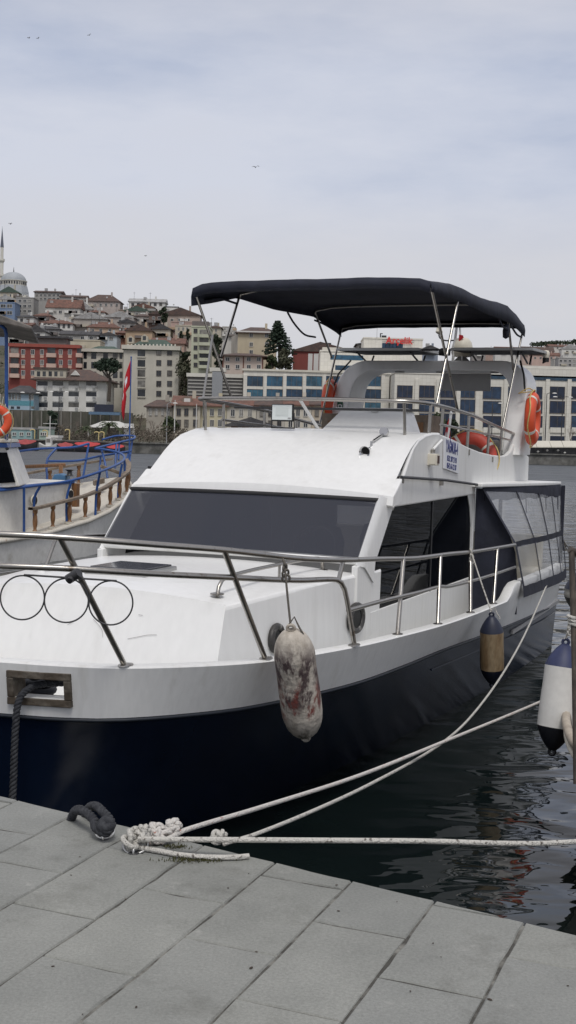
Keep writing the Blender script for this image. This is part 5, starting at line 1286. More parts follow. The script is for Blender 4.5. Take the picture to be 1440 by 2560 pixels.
slab(rb, 'roof_cornice', 20, 200, 860, 868, 339.5, .5, wallm((.30, .08, .06)), 3)
wh_ = house('apartment_house', 'white three storey house with brown overhanging roof above the dark retaining wall', 90, 266, 950, 1026, 325, WHITE, 'hip', 'brown', rh=30, depth=14, over=1.4, cat='house', chim=False)
for y0 in (953, 980, 1007):
    for x0, x1 in ((93, 119), (131, 158), (171, 197), (215, 241)):
        slab(wh_, 'window', x0, x1, y0, y0+11, 324.9, .02, M_pane, .1); slab(wh_, 'balcony_front', x0, x1, y0+11, y0+24, 324.6, .25, wallm((.66, .65, .62)), .3)
        g = G(); p = W(x1-6, y0+15, 324.2)-wh_.location; g.box(p, (.8, .3, .6)); ob('air_conditioner', g, M_grey, wh_)
slab(wh_, 'roof_terrace', 92, 170, 925, 945, 328, .0, wallm(CREAM), 2); slab(wh_, 'terrace_roof', 88, 172, 920, 925, 327.5, .3, M_tile_d, 4)
for x in (98, 112, 127, 141, 155): slab(wh_, 'terrace_window', x, x+8, 930, 942, 327.9, .04, M_pane, .05)
g = G(); p = W(187, 938, 326)-wh_.location; g.prism([p+Vector((-1.2, 0, 0)), p+Vector((1.2, 0, 0)), p+Vector((0, 0, 1.3))], (0, 2, 0)); ob('roof_dormer', g, wallm(WHITE), wh_)
bl = house('small_house', 'low pale blue house with teal band and dark hipped roof at the left border', 18, 84, 982, 1028, 318, LBLUE, 'hip', 'slate', rh=20, depth=10, over=.8, chim=False, cols=[25, 33, 41, 49, 75, 81], rows=[992], ww=5, wh=13)
slab(bl, 'teal_band', 18.2, 83.8, 1002, 1014, 318, .03, mat('teal_paint', (.10, .27, .33), .8, var=.2), .05)
for x in (27, 42, 78): slab(bl, 'lower_window', x, x+8, 1016, 1022, 318, .04, M_pane, .05)
be = house('apartment_block', 'beige stone apartment block with green mansard roof behind the pine tree', 308, 447, 874, 990, 338, STONE, 'hip', 'green', rh=30, depth=15, over=.4, cat='building', cols=[397, 424], rows=[881, 907, 933, 959, 984], ww=11, wh=12, bars=1, fm=M_wfd, chim=False)
for y in (883, 909, 934, 960, 983):
    slab(be, 'bay_window', 344, 363, y-9, y+8, 338, .06, M_pane, .1); slab(be, 'bay_sill', 343, 364, y+8, y+11, 337.9, .3, wallm(STONE), .3)
slab(be, 'cornice', 304, 451, 864, 874, 337.6, .8, wallm((.56, .53, .46)), 3)
for x in lin(318, 436, 14): slab(be, 'parapet_post', x, x+3, 860, 864.5, 337.4, .3, wallm((.60, .58, .52)), .3)
for x, y in ((326, 850), (361, 846)):
    g = G(); p = W(x, y, 338.5)-be.location; g.prism([p+Vector((-.9, 0, -.9)), p+Vector((.9, 0, -.9)), p+Vector((.9, 0, .5)), p+Vector((0, 0, 1.2)), p+Vector((-.9, 0, .5))], (0, 2.5, 0)); dm = ob('dormer', g, wallm(CREAM), be)
    g = G(); g.box(p+Vector((0, -.03, .1)), (.9, .06, 1.1)); ob('dormer_window', g, M_pane, be)
be2 = house('apartment_block', 'beige stone wing with dark window strips left of the pine tree', 206, 307, 880, 1000, 345, STONE, 'hip', 'green', rh=18, depth=12, over=.5, cat='building', chim=False)
for y in (890, 914, 938, 962):
    for x0, x1 in ((209, 217), (228, 241), (258, 270), (282, 294), (299, 306)): slab(be2, 'window', x0, x1, y-9, y+7, 345, .05, M_pane, .1)
slab(be2, 'cornice', 200, 309, 872, 880, 344.5, .8, wallm((.56, .53, .46)), 3)
gt = house('apartment_tower', 'narrow pale green apartment tower with balconies behind the bimini legs', 478, 523, 818, 930, 330, PALEG, 'flat', 'tile', depth=12, cat='building', cols=[489], rows=[827, 848, 869, 891, 912], ww=8, wh=9, fm=M_wfd)
for y in (838, 858, 878, 897, 915):
    slab(gt, 'balcony', 497, 525, y-2, y+6, 329.5, 1.2, wallm(PALEG), .6); slab(gt, 'balcony_opening', 499, 521, y-14, y-2, 330, .04, M_pane, .1)
slab(gt, 'roof_room', 481, 522, 804, 818, 331, 0, wallm(DARKW), 5)
cb = house('apartment_house', 'cream block of flats with brown hipped roof left of the cedar tree', 594, 690, 832, 900, 350, (.50, .43, .31), 'hip', 'brown', rh=19, depth=14, over=.8, cat='building', cols=[628, 667], rows=[838, 861, 880], ww=8, wh=9, chim=True)
slab(cb, 'cornice', 592, 692, 828, 832, 349.8, .5, wallm(WHITE), 2)
g = G(); X0 = W(594, 860, 350).x; X1 = W(576, 860, 350).x; z1 = W(590, 834, 350).z; zb_ = W(590, 900, 350).z; l = cb.location
g.prism([Vector((X1-l.x, 5, zb_-l.z)), Vector((X0-l.x+.01, .02, zb_-l.z)), Vector((X0-l.x+.01, .02, z1-l.z)), Vector((X1-l.x, 5, z1-l.z-.6))], (0, 8, 0)); ob('side_wing', g, wallm((.46, .42, .36)), cb)
ph_ = house('villa', 'pinkish villa with flat brown eaves below the cream block of flats', 556, 656, 889, 932, 322, (.50, .42, .36), 'hip', 'brown', rh=9, depth=10, over=1.2, cols=[569, 594, 622, 647], rows=[898, 917], ww=9, wh=9, chim=False)
for x in (556, 607, 655): slab(ph_, 'brown_pilaster', x, x+3, 889, 932, 322, .05, wallm((.16, .07, .05)), .05)
rbk = house('brick_building', 'dark red brick building with low gabled roof behind the bimini legs', 732, 893, 878, 935, 335, (.20, .055, .045), 'front', M_tile_d, rh=23, depth=20, over=.4, cat='building', ridge=.42, chim=False)
for x0, x1 in ((770, 781), (784, 796)): slab(rbk, 'tall_window', x0, x1, 884, 928, 335, .06, M_wf, .1); slab(rbk, 'tall_pane', x0+1.5, x1-1.5, 886, 926, 334.9, .0, M_pane, .05)
slab(rbk, 'upper_window', 812, 828, 857, 865, 334.9, .03, M_pane, .05)
# ---------------- office complex
OFC = (.66, .635, .57)
def office(name, label, x0, x1, yt, yb, Y, cols, rows, ww, wh, depth=16, par=True, bars=2, cat='office block', pane=None):
    t = house(name, label, x0, x1, yt, yb, Y, OFC, 'flat', 'tile', depth=depth, cat=cat, cols=cols, rows=rows, ww=ww, wh=wh, fm=M_wfd, pane=pane or M_paneb, bars=bars, down=6, wall_mat=M_tilewall)
    return t
def tilewall():
    m = mat('stone_cladding', OFC, .7); t = m.node_tree; p = t.nodes['Principled BSDF']; k = t.links.new
    tc_ = t.nodes.new('ShaderNodeTexCoord'); mp_ = t.nodes.new('ShaderNodeMapping'); mp_.inputs['Rotation'].default_value = (R(90), 0, 0); k(tc_.outputs['Object'], mp_.inputs['Vector'])
    b = t.nodes.new('ShaderNodeTexBrick'); b.inputs['Scale'].default_value = 1.0; b.offset = 0; b.inputs['Mortar Size'].default_value = .02; b.inputs['Brick Width'].default_value = .9; b.inputs['Row Height'].default_value = .9
    b.inputs['Color1'].default_value = (.68, .655, .59, 1); b.inputs['Color2'].default_value = (.63, .605, .54, 1); b.inputs['Mortar'].default_value = (.46, .44, .39, 1)
    k(mp_.outputs['Vector'], b.inputs['Vector']); k(b.outputs['Color'], p.inputs['Base Color']); return m
M_tilewall = tilewall()
cw = lin(637, 932, 7)
oa = office('office_wing', 'cream office wing with blue windows and flat roof behind the flybridge', 607, 972, 930, 1075, 292, cw, [953, 986, 1019], 39, 24)
for x in [c-24.5 for c in cw]+[956]: slab(oa, 'pilaster', x-4, x+4, 938, 1075, 292, .35, M_tilewall, .2)
for c in cw: slab(oa, 'spandrel', c-20, c+20, 966, 973, 292, .2, M_tilewall, .2)
slab(oa, 'parapet', 606, 973, 926, 931, 291.8, .3, wallm((.60, .57, .49)), 2)
M_panen = pane_mat('office_glass_navy', [(0, (.006, .018, .048)), (.3, (.012, .036, .08)), (.6, (.005, .014, .038)), (.8, (.018, .05, .10)), (.95, (.008, .02, .05))], .1)
ob_ = office('office_block', 'large cream office block with rows of dark blue windows right of the arch', 984, 1490, 940, 1135, 280, [1012, 1067, 1119, 1168], [979, 1014, 1049, 1083], 37, 29, depth=20, pane=M_panen)
for x in (1040, 1093, 1144, 1192, 1262, 1305, 1366, 1420, 1475): slab(ob_, 'pilaster', x-5, x+5, 948, 1125, 280, .4, M_tilewall, .2)
for c, w_ in ((1230, 44), (1285, 30), (1338, 34), (1393, 36), (1447, 36)):
    for y in (982, 1018, 1055): 
        p = W(c, y, 280)-ob_.location; add_window(ob_, (p.x, -.02, p.z), w_*280/3000, 29*280/3000, M_wfd, M_panen, 1)
    slab(ob_, 'spandrel', c-w_/2, c+w_/2, 1069, 1082, 280, .25, M_tilewall, .2)
    slab(ob_, 'ground_floor_glass', c-w_/2, c+w_/2, 1090, 1112, 280, .05, M_panen, .1)
slab(ob_, 'ribbon_window', 1190, 1488, 939, 950, 279.9, .15, M_paneb, .2); slab(ob_, 'upper_wall', 1188, 1490, 922, 939, 279.9, .25, M_tilewall, 8); slab(ob_, 'roof_strip', 1186, 1490, 915, 922, 281, 0, wallm((.62, .60, .54)), 8)
for x, y in ((1231, 980), (1118, 978), (1118, 1013), (1231, 1053), (1443, 1058)):
    slab(ob_, 'window_blind', x-6, x+7, y-6, y+6, 279.9, .05, mat('pale_blind', (.22, .38, .50), .5), .0)  # plain pale blue panels set on a few panes
ot = office('office_tower', 'cream office stair tower carrying red lettering', 908, 1055, 848, 960, 305, [], [], 1, 1, depth=12)
slab(ot, 'tower_window', 955, 1007, 858, 886, 305, .08, M_paneb, .1)
for x in (964, 973, 982, 991, 1000): slab(ot, 'mullion', x-.5, x+.5, 858, 886, 304.9, .08, M_wfd, .05)
lt = W(998, 852, 304.5)-ot.location
text('Arçelik', 2.5, mat('sign_red', (.62, .03, .025), .5, var=.05), ot, Matrix.Translation(lt) @ Matrix.Rotation(R(90), 4, 'X'), ext=.08, sx=.92, bold=.03)
for y in (850, 855): slab(ot, 'sign_rail', 956, 1035, y-.6, y+.6, 304.8, .06, M_grey, .03)
g = G(); p = W(951, 846, 306)-ot.location; g.tube([p, p+Vector((0, 0, 1.2))], .15, 6); g.box(p+Vector((.9, 0, .5)), (1.2, .6, .5)); g.box(p+Vector((.2, 0, 1.2)), (.7, .3, .2)); ob('roof_gear', g, M_dark, ot)
g = G(); p = W(942, 845, 304)-ot.location; g.tube([p, p+Vector((.02, 0, 4.2))], .05, 5); ob('antenna', g, M_grey, ot)
ou = office('office_wing', 'set back upper office storeys with blue ribbon windows left of the tower', 800, 910, 880, 960, 300, [], [], 1, 1, depth=14)
slab(ou, 'ribbon_window', 826, 908, 888, 900, 300, .06, M_paneb, .1); slab(ou, 'ribbon_window', 838, 906, 914, 926, 300, .06, M_paneb, .1); slab(ou, 'upper_block', 806, 905, 870, 882, 301, 0, wallm((.60, .57, .50)), 8)
gh = house('glass_house', 'grey glazed roof house with sloping dark roof left of the lettered tower', 893, 940, 860, 890, 318, GREYW, 'front', 'slate', rh=8, depth=10, cat='building', cols=[902, 911, 920, 930], rows=[869], ww=8, wh=8, ridge=.95, chim=False)
st = house('plant_building', 'grey louvred service building with ribbed metal stair core left of the office wing', 468, 608, 942, 1010, 296, (.13, .125, .12), 'flat', 'tile', depth=12, cat='building')
slab(st, 'fascia', 466, 610, 934, 943, 295.5, .4, wallm((.60, .58, .52)), 2)
for y in lin(951, 1003, 7): slab(st, 'louvre', 470, 530, y-1.2, y+1.2, 295.9, .2, wallm((.42, .41, .38)), .05); slab(st, 'louvre', 556, 606, y-1.2, y+1.2, 295.9, .2, wallm((.42, .41, .38)), .05)
slab(st, 'stair_core', 530, 556, 928, 1010, 295.6, .6, mat('ribbed_metal', (.30, .31, .32), .5, metal=.3, var=.1), 2); slab(st, 'core_cap', 524, 564, 919, 929, 295.3, .6, wallm((.60, .58, .52)), 3)
for x in lin(534, 553, 6): slab(st, 'rib', x-.6, x+.6, 930, 1008, 294.9, .12, M_alu, .05)
# ---------------- low houses along the promenade
def lowhouse(label, x0, x1, yt, yb, Y, wall, rm, rh, cols, rows, ww, wh, fm=None, roof='gable', name='terraced_house', dorm=(), **k):
    t = house(name, label, x0, x1, yt, yb, Y, wall, roof, rm, rh=rh, depth=8, over=.5, cols=cols, rows=rows, ww=ww, wh=wh, fm=fm, down=3, **k)
    for x, y in dorm:
        p = W(x, y, Y+1.0)-t.location; g = G(); g.prism([p+Vector((-1, 0, -.6)), p+Vector((1, 0, -.6)), p+Vector((1, 0, .2)), p+Vector((0, 0, .8)), p+Vector((-1, 0, .2))], (0, 2.5, 0)); d = ob('dormer', g, wallm((.20, .15, .12)), t)
        g = G(); g.box(p+Vector((0, -.03, -.1)), (1.2, .06, .8)); ob('dormer_window', g, M_wf, d)
    return t
lowhouse('brown roofed stone house behind the bare trees on the promenade', 366, 432, 1016, 1052, 232, (.36, .33, .28), 'brown', 18, [376, 391, 407, 421], [1030], 6, 15, roof='hip')
lowhouse('cream house with orange roof and dormer right of the bare trees', 433, 500, 1012, 1075, 230, CREAM, 'tile', 24, [447, 466, 488], [1030, 1058], 9, 16, fm=M_wfd, dorm=((468, 1000),))
lowhouse('yellowish terraced house with white windows behind the front rail, left of the row', 501, 566, 1014, 1075, 231, (.52, .47, .33), 'tile', 20, [512, 530, 550], [1031, 1058], 9, 16)
lowhouse('cream terraced house with white windows, second in the row', 567, 640, 1013, 1075, 231, (.52, .48, .40), 'tile', 21, [582, 603, 625], [1032, 1060], 9, 16)
lowhouse('grey terraced house with white chimney, third in the row', 641, 712, 1013, 1075, 231, (.42, .39, .34), 'brown', 20, [655, 676, 698], [1032, 1060], 9, 16, fm=M_wfd)
lowhouse('pale terraced house behind the floodlight, fourth in the row', 713, 778, 1012, 1075, 231, (.55, .51, .43), 'tile', 20, [726, 745, 764], [1032, 1060], 9, 16)
lowhouse('tan terraced house at the right end of the row behind the console', 779, 850, 1012, 1075, 231, (.48, .41, .32), 'brown', 20, [792, 815, 836], [1032, 1060], 9, 16, fm=M_wfd)
kk = house('kiosk', 'small wooden kiosk with dark gabled roof behind the front rail', 578, 676, 1064, 1090, 205, (.22, .12, .07), 'front', 'slate', rh=21, depth=7, over=1.2, down=2, chim=False, cols=[600, 627, 655], rows=[1064], ww=8, wh=8, cat='kiosk')
# ---------------- hillside houses
HH = [
 # label, x0,x1, eave, base, Y, wall, roof, rm, rh, cols, rows, (ww,wh)
 ('grey flat roofed house with antenna just right of the mosque', 86, 152, 730, 752, 560, GREYW, 'gable', 'brown', 6, lin(92, 145, 6), [738, 747], (6, 5)),
 ('house with dark brown pyramid roof on the skyline', 214, 300, 753, 775, 545, (.40, .35, .32), 'hip', 'brown', 19, lin(225, 292, 6), [762], (5, 6)),
 ('white villa with terrace on the skyline right of the brown pyramid roof', 322, 412, 754, 772, 545, WHITE, 'gable', 'metal', 10, lin(332, 402, 6), [761], (6, 6)),
 ('hall with sloping green roof below the mosque', 0, 44, 730, 748, 540, CREAM, 'front', 'green', 14, [12, 28], [739], (6, 6)),
 ('cream gabled house at the left border under the green hall', -12, 40, 748, 760, 525, (.50, .44, .35), 'front', 'metal', 10, [6, 24], [753], (5, 5)),
 ('bright blue tiled house at the left border', -5, 37, 757, 800, 505, BLUEW, 'flat', 'tile', 6, [8, 24], [765, 782], (12, 8)),
 ('grey balconied house between the blue house and the red roof', 40, 84, 745, 790, 515, (.30, .29, .27), 'flat', 'tile', 6, [50, 62, 74], [752, 765, 778], (7, 6)),
 ('broad house with the biggest red tile roof on the slope', 116, 200, 769, 790, 510, (.52, .50, .46), 'gable', 'tile', 23, lin(125, 190, 6), [780], (7, 7)),
 ('house with white triangular gable beside the big red roof', 170, 230, 772, 790, 525, WHITE, 'front', 'metal', 24, [186, 204, 220], [780], (6, 6)),
 ('pink house with small balcony under the big red roof', 86, 126, 789, 806, 480, PINK, 'hip', 'tile', 9, [102, 112], [797], (8, 8)),
 ('white walled long house with pinkish roof on the mid slope', 100, 182, 808, 826, 465, WHITE, 'hip', 'tile', 11, lin(110, 172, 6), [815], (5, 8)),
 ('white house with blue awning on the mid slope', 178, 214, 786, 805, 490, WHITE, 'flat', 'tile', 4, [195], [790], (20, 7)),
 ('tall windowless grey gable wall on the mid slope', 184, 268, 796, 830, 470, (.38, .35, .31), 'front', 'metal', 16, [], [], (1, 1)),
 ('peach house with red hipped roof in the middle of the slope', 218, 298, 818, 838, 450, (.50, .38, .28), 'hip', 'tile', 16, [232, 252, 275], [826], (6, 6)),
 ('house with white tarpaulin roof above the peach house', 262, 335, 792, 815, 475, (.40, .36, .33), 'front', 'metal', 14, [280, 300, 318], [802], (6, 6)),
 ('green roofed house below the white villa', 312, 372, 777, 795, 510, (.42, .40, .36), 'front', 'green', 12, [326, 342, 358], [785], (6, 5)),
 ('red roofed house right of the green roofed house', 330, 385, 768, 782, 528, CREAM, 'front', 'tile', 10, [345, 365], [775], (6, 5)),
 ('blank tan gable wall above the green mansard', 314, 380, 826, 856, 430, TAN, 'front', 'brown', 16, [], [], (1, 1)),
 ('wide house with dark gabled roof and pale rim near the right end of the ridge', 402, 500, 787, 812, 470, (.40, .33, .28), 'front', 'brown', 18, [430, 450, 470], [800], (7, 6)),
 ('pink house with white lettering band below the dark gable', 428, 482, 806, 835, 455, PINK, 'flat', 'tile', 4, [440, 455, 470], [822], (6, 7)),
 ('cream house with narrow windows left of the green tower', 438, 480, 815, 850, 440, CREAM, 'flat', 'tile', 4, [447, 458, 468], [822, 836], (4, 7)),
 ('long low house with brown sloping roof behind the beige block', 378, 460, 858, 885, 415, (.40, .28, .22), 'gable', 'tile', 16, lin(390, 450, 5), [870], (6, 7)),
 ('grey house with dark roof terrace above the red block', 150, 245, 836, 856, 425, (.33, .32, .30), 'gable', 'slate', 12, [160, 178, 206, 228], [845], (8, 7)),
 ('pale blue grey house left of the green mansard', 250, 292, 838, 856, 420, (.42, .46, .48), 'front', 'slate', 8, [262, 278], [846], (9, 7)),
 ('cream blank wall house with yellow end right of the red block', 176, 250, 852, 880, 400, (.48, .43, .33), 'flat', 'tile', 4, [], [], (1, 1)),
 ('white gabled house above the red block', 68, 112, 828, 850, 420, WHITE, 'front', 'slate', 16, [80, 96], [838], (7, 7)),
 ('balconied white house at the left border above the red block', 18, 72, 836, 866, 415, (.50, .47, .42), 'flat', 'slate', 6, lin(26, 66, 4), [842, 856], (7, 7)),
 ('grey terrace house under the pink house', 88, 150, 822, 845, 440, (.28, .27, .26), 'hip', 'slate', 10, [100, 118, 136], [832], (7, 6)),
 ('small white house with red roof above the tarpaulin house', 222, 262, 780, 796, 515, WHITE, 'hip', 'tile', 8, [232, 246], [787], (5, 5)),
 ('brown balconied house under the skyline pyramid roof', 296, 330, 776, 800, 515, (.30, .24, .20), 'flat', 'tile', 4, [304, 316], [782, 792], (7, 5)),
 ('dark timber house under the red roofed house', 372, 412, 785, 820, 480, (.17, .12, .10), 'front', 'brown', 8, [384, 398], [795, 808], (6, 6)),
 ('cream house behind the top of the green tower', 522, 552, 818, 850, 440, CREAM, 'hip', 'brown', 7, [530, 540], [826, 836], (4, 6)),
 ('distant pale house left of the cream block of flats', 548, 592, 828, 848, 540, (.50, .48, .44), 'flat', 'tile', 4, lin(554, 586, 5), [833, 840], (4, 4)),
 ('small grey distant house on the skyline right of the green tower', 556, 588, 818, 830, 560, (.48, .46, .42), 'flat', 'tile', 4, [562, 572, 582], [823], (4, 4)),
 ('glass fronted blue house right of the lettered tower', 1056, 1095, 872, 895, 420, (.22, .25, .30), 'front', 'slate', 9, [1066, 1076, 1086], [882], (6, 8)),
 ('salmon house with twin stair towers on the far right hill', 1212, 1252, 870, 890, 1010, PINK, 'flat', 'tile', 4, [1222, 1240], [878], (5, 5)),
 ('white house with red roof next to the salmon house', 1238, 1300, 874, 890, 990, WHITE, 'gable', 'tile', 8, lin(1245, 1292, 4), [880], (5, 6)),
 ('long house with red brown roof in the centre of the far right hill', 1306, 1385, 878, 895, 960, (.46, .36, .31), 'gable', 'brown', 12, lin(1314, 1378, 6), [884], (6, 5)),
 ('pink house on the far right hill behind the arch lamp', 1330, 1400, 888, 905, 930, (.48, .35, .30), 'gable', 'tile', 8, lin(1338, 1392, 5), [895], (5, 5)),
 ('white gabled house at the right border', 1404, 1450, 872, 890, 940, WHITE, 'front', 'metal', 12, [1418, 1432], [880], (5, 5)),
 ('white house under the trees on the far right ridge', 1372, 1420, 866, 876, 1020, (.55, .52, .48), 'gable', 'tile', 6, [1382, 1394, 1406], [870], (4, 4)),
 ('grey apartment slab low on the far right hill', 1396, 1460, 896, 925, 700, (.35, .34, .33), 'flat', 'tile', 4, lin(1402, 1436, 4), [902, 912, 921], (6, 5)),
 ('pale apartment slab beside the arch lamp', 1385, 1408, 898, 925, 720, (.47, .45, .41), 'flat', 'tile', 4, [1392, 1401], [904, 915], (5, 5)),
 ('small tan house tucked below the white triangular gable', 196, 226, 792, 806, 488, TAN, 'hip', 'brown', 7, [204, 216], [799], (5, 5)),
 ('little white cottage between the blue house and the pink house', 44, 84, 792, 808, 470, WHITE, 'hip', 'slate', 8, [54, 70], [800], (6, 6)),
 ('brown shuttered house under the little white cottage', 30, 78, 812, 834, 445, (.26, .19, .15), 'gable', 'tile', 9, [40, 54, 68], [822], (6, 7)),
 ('grey house with black roof under the house with white tarpaulin', 296, 340, 806, 828, 455, (.32, .30, .28), 'front', 'slate', 9, [308, 324], [816], (6, 6)),
 ('pale house with brown roof left of the dark timber house', 336, 374, 790, 812, 490, (.48, .43, .38), 'hip', 'brown', 8, [346, 360], [800], (5, 6)),
 ('cream house with slate roof at the foot of the dark timber house', 380, 426, 822, 850, 440, CREAM, 'front', 'slate', 12, [392, 408], [836], (6, 7)),
 ('reddish house between the peach house and the blank tan gable', 290, 318, 832, 852, 436, (.34, .17, .12), 'hip', 'tile', 8, [300], [841], (6, 6)),
 ('grey skyline house between the red roof and the brown pyramid roof', 150, 214, 742, 760, 556, (.36, .34, .32), 'gable', 'brown', 7, [165, 180, 196], [751], (5, 5)),
 ('white skyline house at the right end of the ridge', 410, 446, 768, 785, 530, (.52, .50, .47), 'flat', 'slate', 4, [420, 434], [776], (6, 5)),
 ('dark roofed house at the left end of the far right hill', 1180, 1214, 882, 895, 960, (.25, .23, .22), 'gable', 'slate', 5, [1190, 1204], [887], (4, 4)),
]
for q in HH:
    lb, x0, x1, e, b, Y, wl, rf, rm, rh, cols, rows, (ww, wh) = q
    hh_ = house('hillside_house', lb, x0, x1, e, b, Y, wl, rf, rm, rh=rh, depth=10, over=.5, cols=cols, rows=rows, ww=ww, wh=wh, group='houses on the hillside', fm=M_wf if wl not in (WHITE,) else M_wfd)
    # roof clutter: tanks, dishes, aerials, balcony rails
    k = Y/3000; w = (x1-x0)*k; hq = (b-e)*k; rc = random.Random(int(x0*7+e))
    for n_ in range(rc.randint(2, 5)):
        x = rc.uniform(-w*.45, w*.45); kind = rc.choice(['tank', 'dish', 'aerial', 'balcony', 'balcony', 'balcony'])
        g = G()
        if kind == 'tank': g.box((x, 3, hq+rh*k*.4+.9), (1.3, 1.0, 1.2)); ob('water_tank', g, M_metalr, hh_)
        elif kind == 'dish': g.lathe([(0, 0), (.3, .07), (.4, .2)], 10, Matrix.Translation((x, .3, hq+rh*k*.25+.8)) @ Matrix.Rotation(R(70), 4, 'X')); ob('satellite_dish', g, M_grey, hh_)
        elif kind == 'aerial': g.tube([(x, 3, hq), (x, 3, hq+rh*k+2.6)], .05, 4); g.tube([(x-.6, 3, hq+rh*k+2.2), (x+.6, 3, hq+rh*k+2.2)], .04, 4); ob('aerial', g, M_dark, hh_)
        else: g.bx(x-1.6, x+1.6, -1.1, 0, hq*.35, hq*.35+.9); ob('balcony', g, wallm(rc.choice([WHITE, CREAM, GREYW, DARKW, TAN])), hh_)
# pieces that finish single houses
# mosque
mq = thing('mosque', 'pale domed mosque with one slender minaret on the hilltop at left', 'mosque', W(32, 740, 600)); l = mq.location
M_lead = mat('lead_dome', (.33, .35, .37), .6, var=.12, vs=.6); M_mw = wallm((.58, .56, .50))
k = 600/3000
def mp_(px, py, Y=600): return W(px, py, Y)-l
c = mp_(34, 703); 
g = G(); r = 31*k; g.lathe([(r*math.cos(a), r*.72*math.sin(a)) for a in [math.pi/2*i/10 for i in range(10)]]+[(0, r*.72)], 28, Matrix.Translation(c)); ob('dome', g, M_lead, mq, smooth=True)
g = G(); g.lathe([(32*k, -2.4), (32*k, -.2), (33.5*k, -.15), (33.5*k, .1), (31*k, .1)], 28, Matrix.Translation(c)); dr = ob('drum', g, M_mw, mq)
for i in range(16):
    a = math.pi+math.pi*(i+.5)/16; g = G(); g.box((0, 0, 0), (.8, .2, 1.3), 0); ob('drum_window', g, M_pane, dr, loc=c+Vector((32.1*k*math.cos(a), 32.1*k*math.sin(a), -1.2)), rz=a+math.pi/2)
g = G(); g.lathe([(38*k, -8), (38*k, -5.5), (34*k, -2.4)], 8, Matrix.Translation(c)); ob('roof_skirt', g, M_lead, mq)
g = G(); g.box(c+Vector((0, 0, -10)), (80*k, 80*k, 5)); ob('prayer_hall', g, M_mw, mq)
g = G(); g.tube([c+Vector((0, 0, r*.7)), c+Vector((0, 0, r*.7+2.6))], [.28, .05], 6); ob('finial', g, M_dark, mq)
mc = mp_(4, 700); zt_ = mp_(4, 566).z; zc = mp_(4, 618).z; zb1 = mp_(4, 652).z; zb2 = mp_(4, 690).z
g = G(); rr = 4.3*k; g.lathe([(rr*1.15, mc.z-12), (rr*1.15, zb2), (rr, zb2+.3), (rr, zb1), (rr*.9, zb1+.3), (rr*.9, zc)], 12, Matrix.Translation((mc.x, mc.y, 0))); mn = ob('minaret', g, M_mw, mq)
for z in (zb1, zb2):
    g = G(); g.lathe([(rr, z-1.0), (rr*1.7, z), (rr*1.7, z+.9), (rr*1.55, z+.9), (rr*1.55, z+.2), (rr*.9, z+.2)], 12, Matrix.Translation((mc.x, mc.y, 0))); ob('minaret_balcony', g, M_mw, mn)
g = G(); g.lathe([(rr*1.05, zc), (rr*.55, zc+(zt_-zc)*.45), (.08, zt_-1.0), (.05, zt_)], 12, Matrix.Translation((mc.x, mc.y, 0))); ob('minaret_spire', g, mat('spire_lead', (.10, .11, .14), .5, var=.1), mn)
# ================================================================== TREES, PLANTS AND SHORE CLUTTER
def leafm(n, a, b): return mat(n, a, .8, col2=b, lo=.35, hi=.65, vs=.8, var=.35)
M_lf_d = leafm('leaf_dark', (.022, .036, .018), (.045, .062, .028)); M_lf_m = leafm('leaf_mid', (.035, .055, .02), (.07, .09, .035)); M_lf_o = leafm('leaf_olive', (.06, .065, .035), (.10, .10, .06)); M_lf_p = leafm('leaf_pine', (.016, .034, .022), (.035, .06, .032))
M_lf_b = leafm('leaf_brown', (.085, .07, .05), (.14, .115, .085))
M_bark = mat('bark', (.10, .08, .065), .9, col2=(.06, .05, .04), vs=3, var=.3)
rt_ = random.Random(11)
def leaves(g, c, rx, rz, n, sz):
    for _ in range(n):
        while True:
            p = Vector((rt_.uniform(-1, 1), rt_.uniform(-1, 1), rt_.uniform(-1, 1)))
            if p.length <= 1: break
        p = Vector((p.x*rx, p.y*rx, p.z*rz))+c
        a = Vector((rt_.gauss(0, 1), rt_.gauss(0, 1), rt_.gauss(0, 1))).normalized(); b = a.orthogonal().normalized(); s = sz*rt_.uniform(.6, 1.4)
        d = a.cross(b); g.add([p+b*s, p+d*s*.6, p-b*s, p-d*s*.6], [(0, 1, 2, 3)])
def tree(name, label, px, ybase, ytop, wpx, Y, m, n=900, sz=.35, trunk=.25, cat='tree', group=None, clumps=14, zb=None):
    b = W(px, ybase, Y); tz = W(px, ytop, Y).z; h = tz-b.z; rx = wpx/2*Y/3000
    t = thing(name, label, cat, b, 0, group); g = G()
    g.tube([Vector((0, 0, -1.5)), Vector((.1*rx, 0, h*.35)), Vector((0, 0, h*.8))], [h*.03+.08, h*.022+.05, .04], 7)
    cl = []
    for k in range(clumps):
        a = rt_.uniform(0, 6.28); u = rt_.uniform(0, 1); z = trunk+(1-trunk)*u; prof = math.sin(math.pi*min(1, max(.08, (z-trunk)/(1-trunk)*.85+.12)))**.6
        r = rx*prof*rt_.uniform(.3, .75); cl.append(Vector((r*math.cos(a), r*math.sin(a), h*z*.93)))
    for c in cl[:8]: g.tube([Vector((0, 0, max(h*.2, c.z*.6))), c*.6+Vector((0, 0, c.z*.35)), c], [.08, .05, .02], 4)
    ob('trunk', g, M_bark, t, smooth=True); g = G()
    for c in cl: leaves(g, c, rx*.42, min(rx*.42, h*.2), n//clumps, sz)
    ob('crown', g, m, t); return t
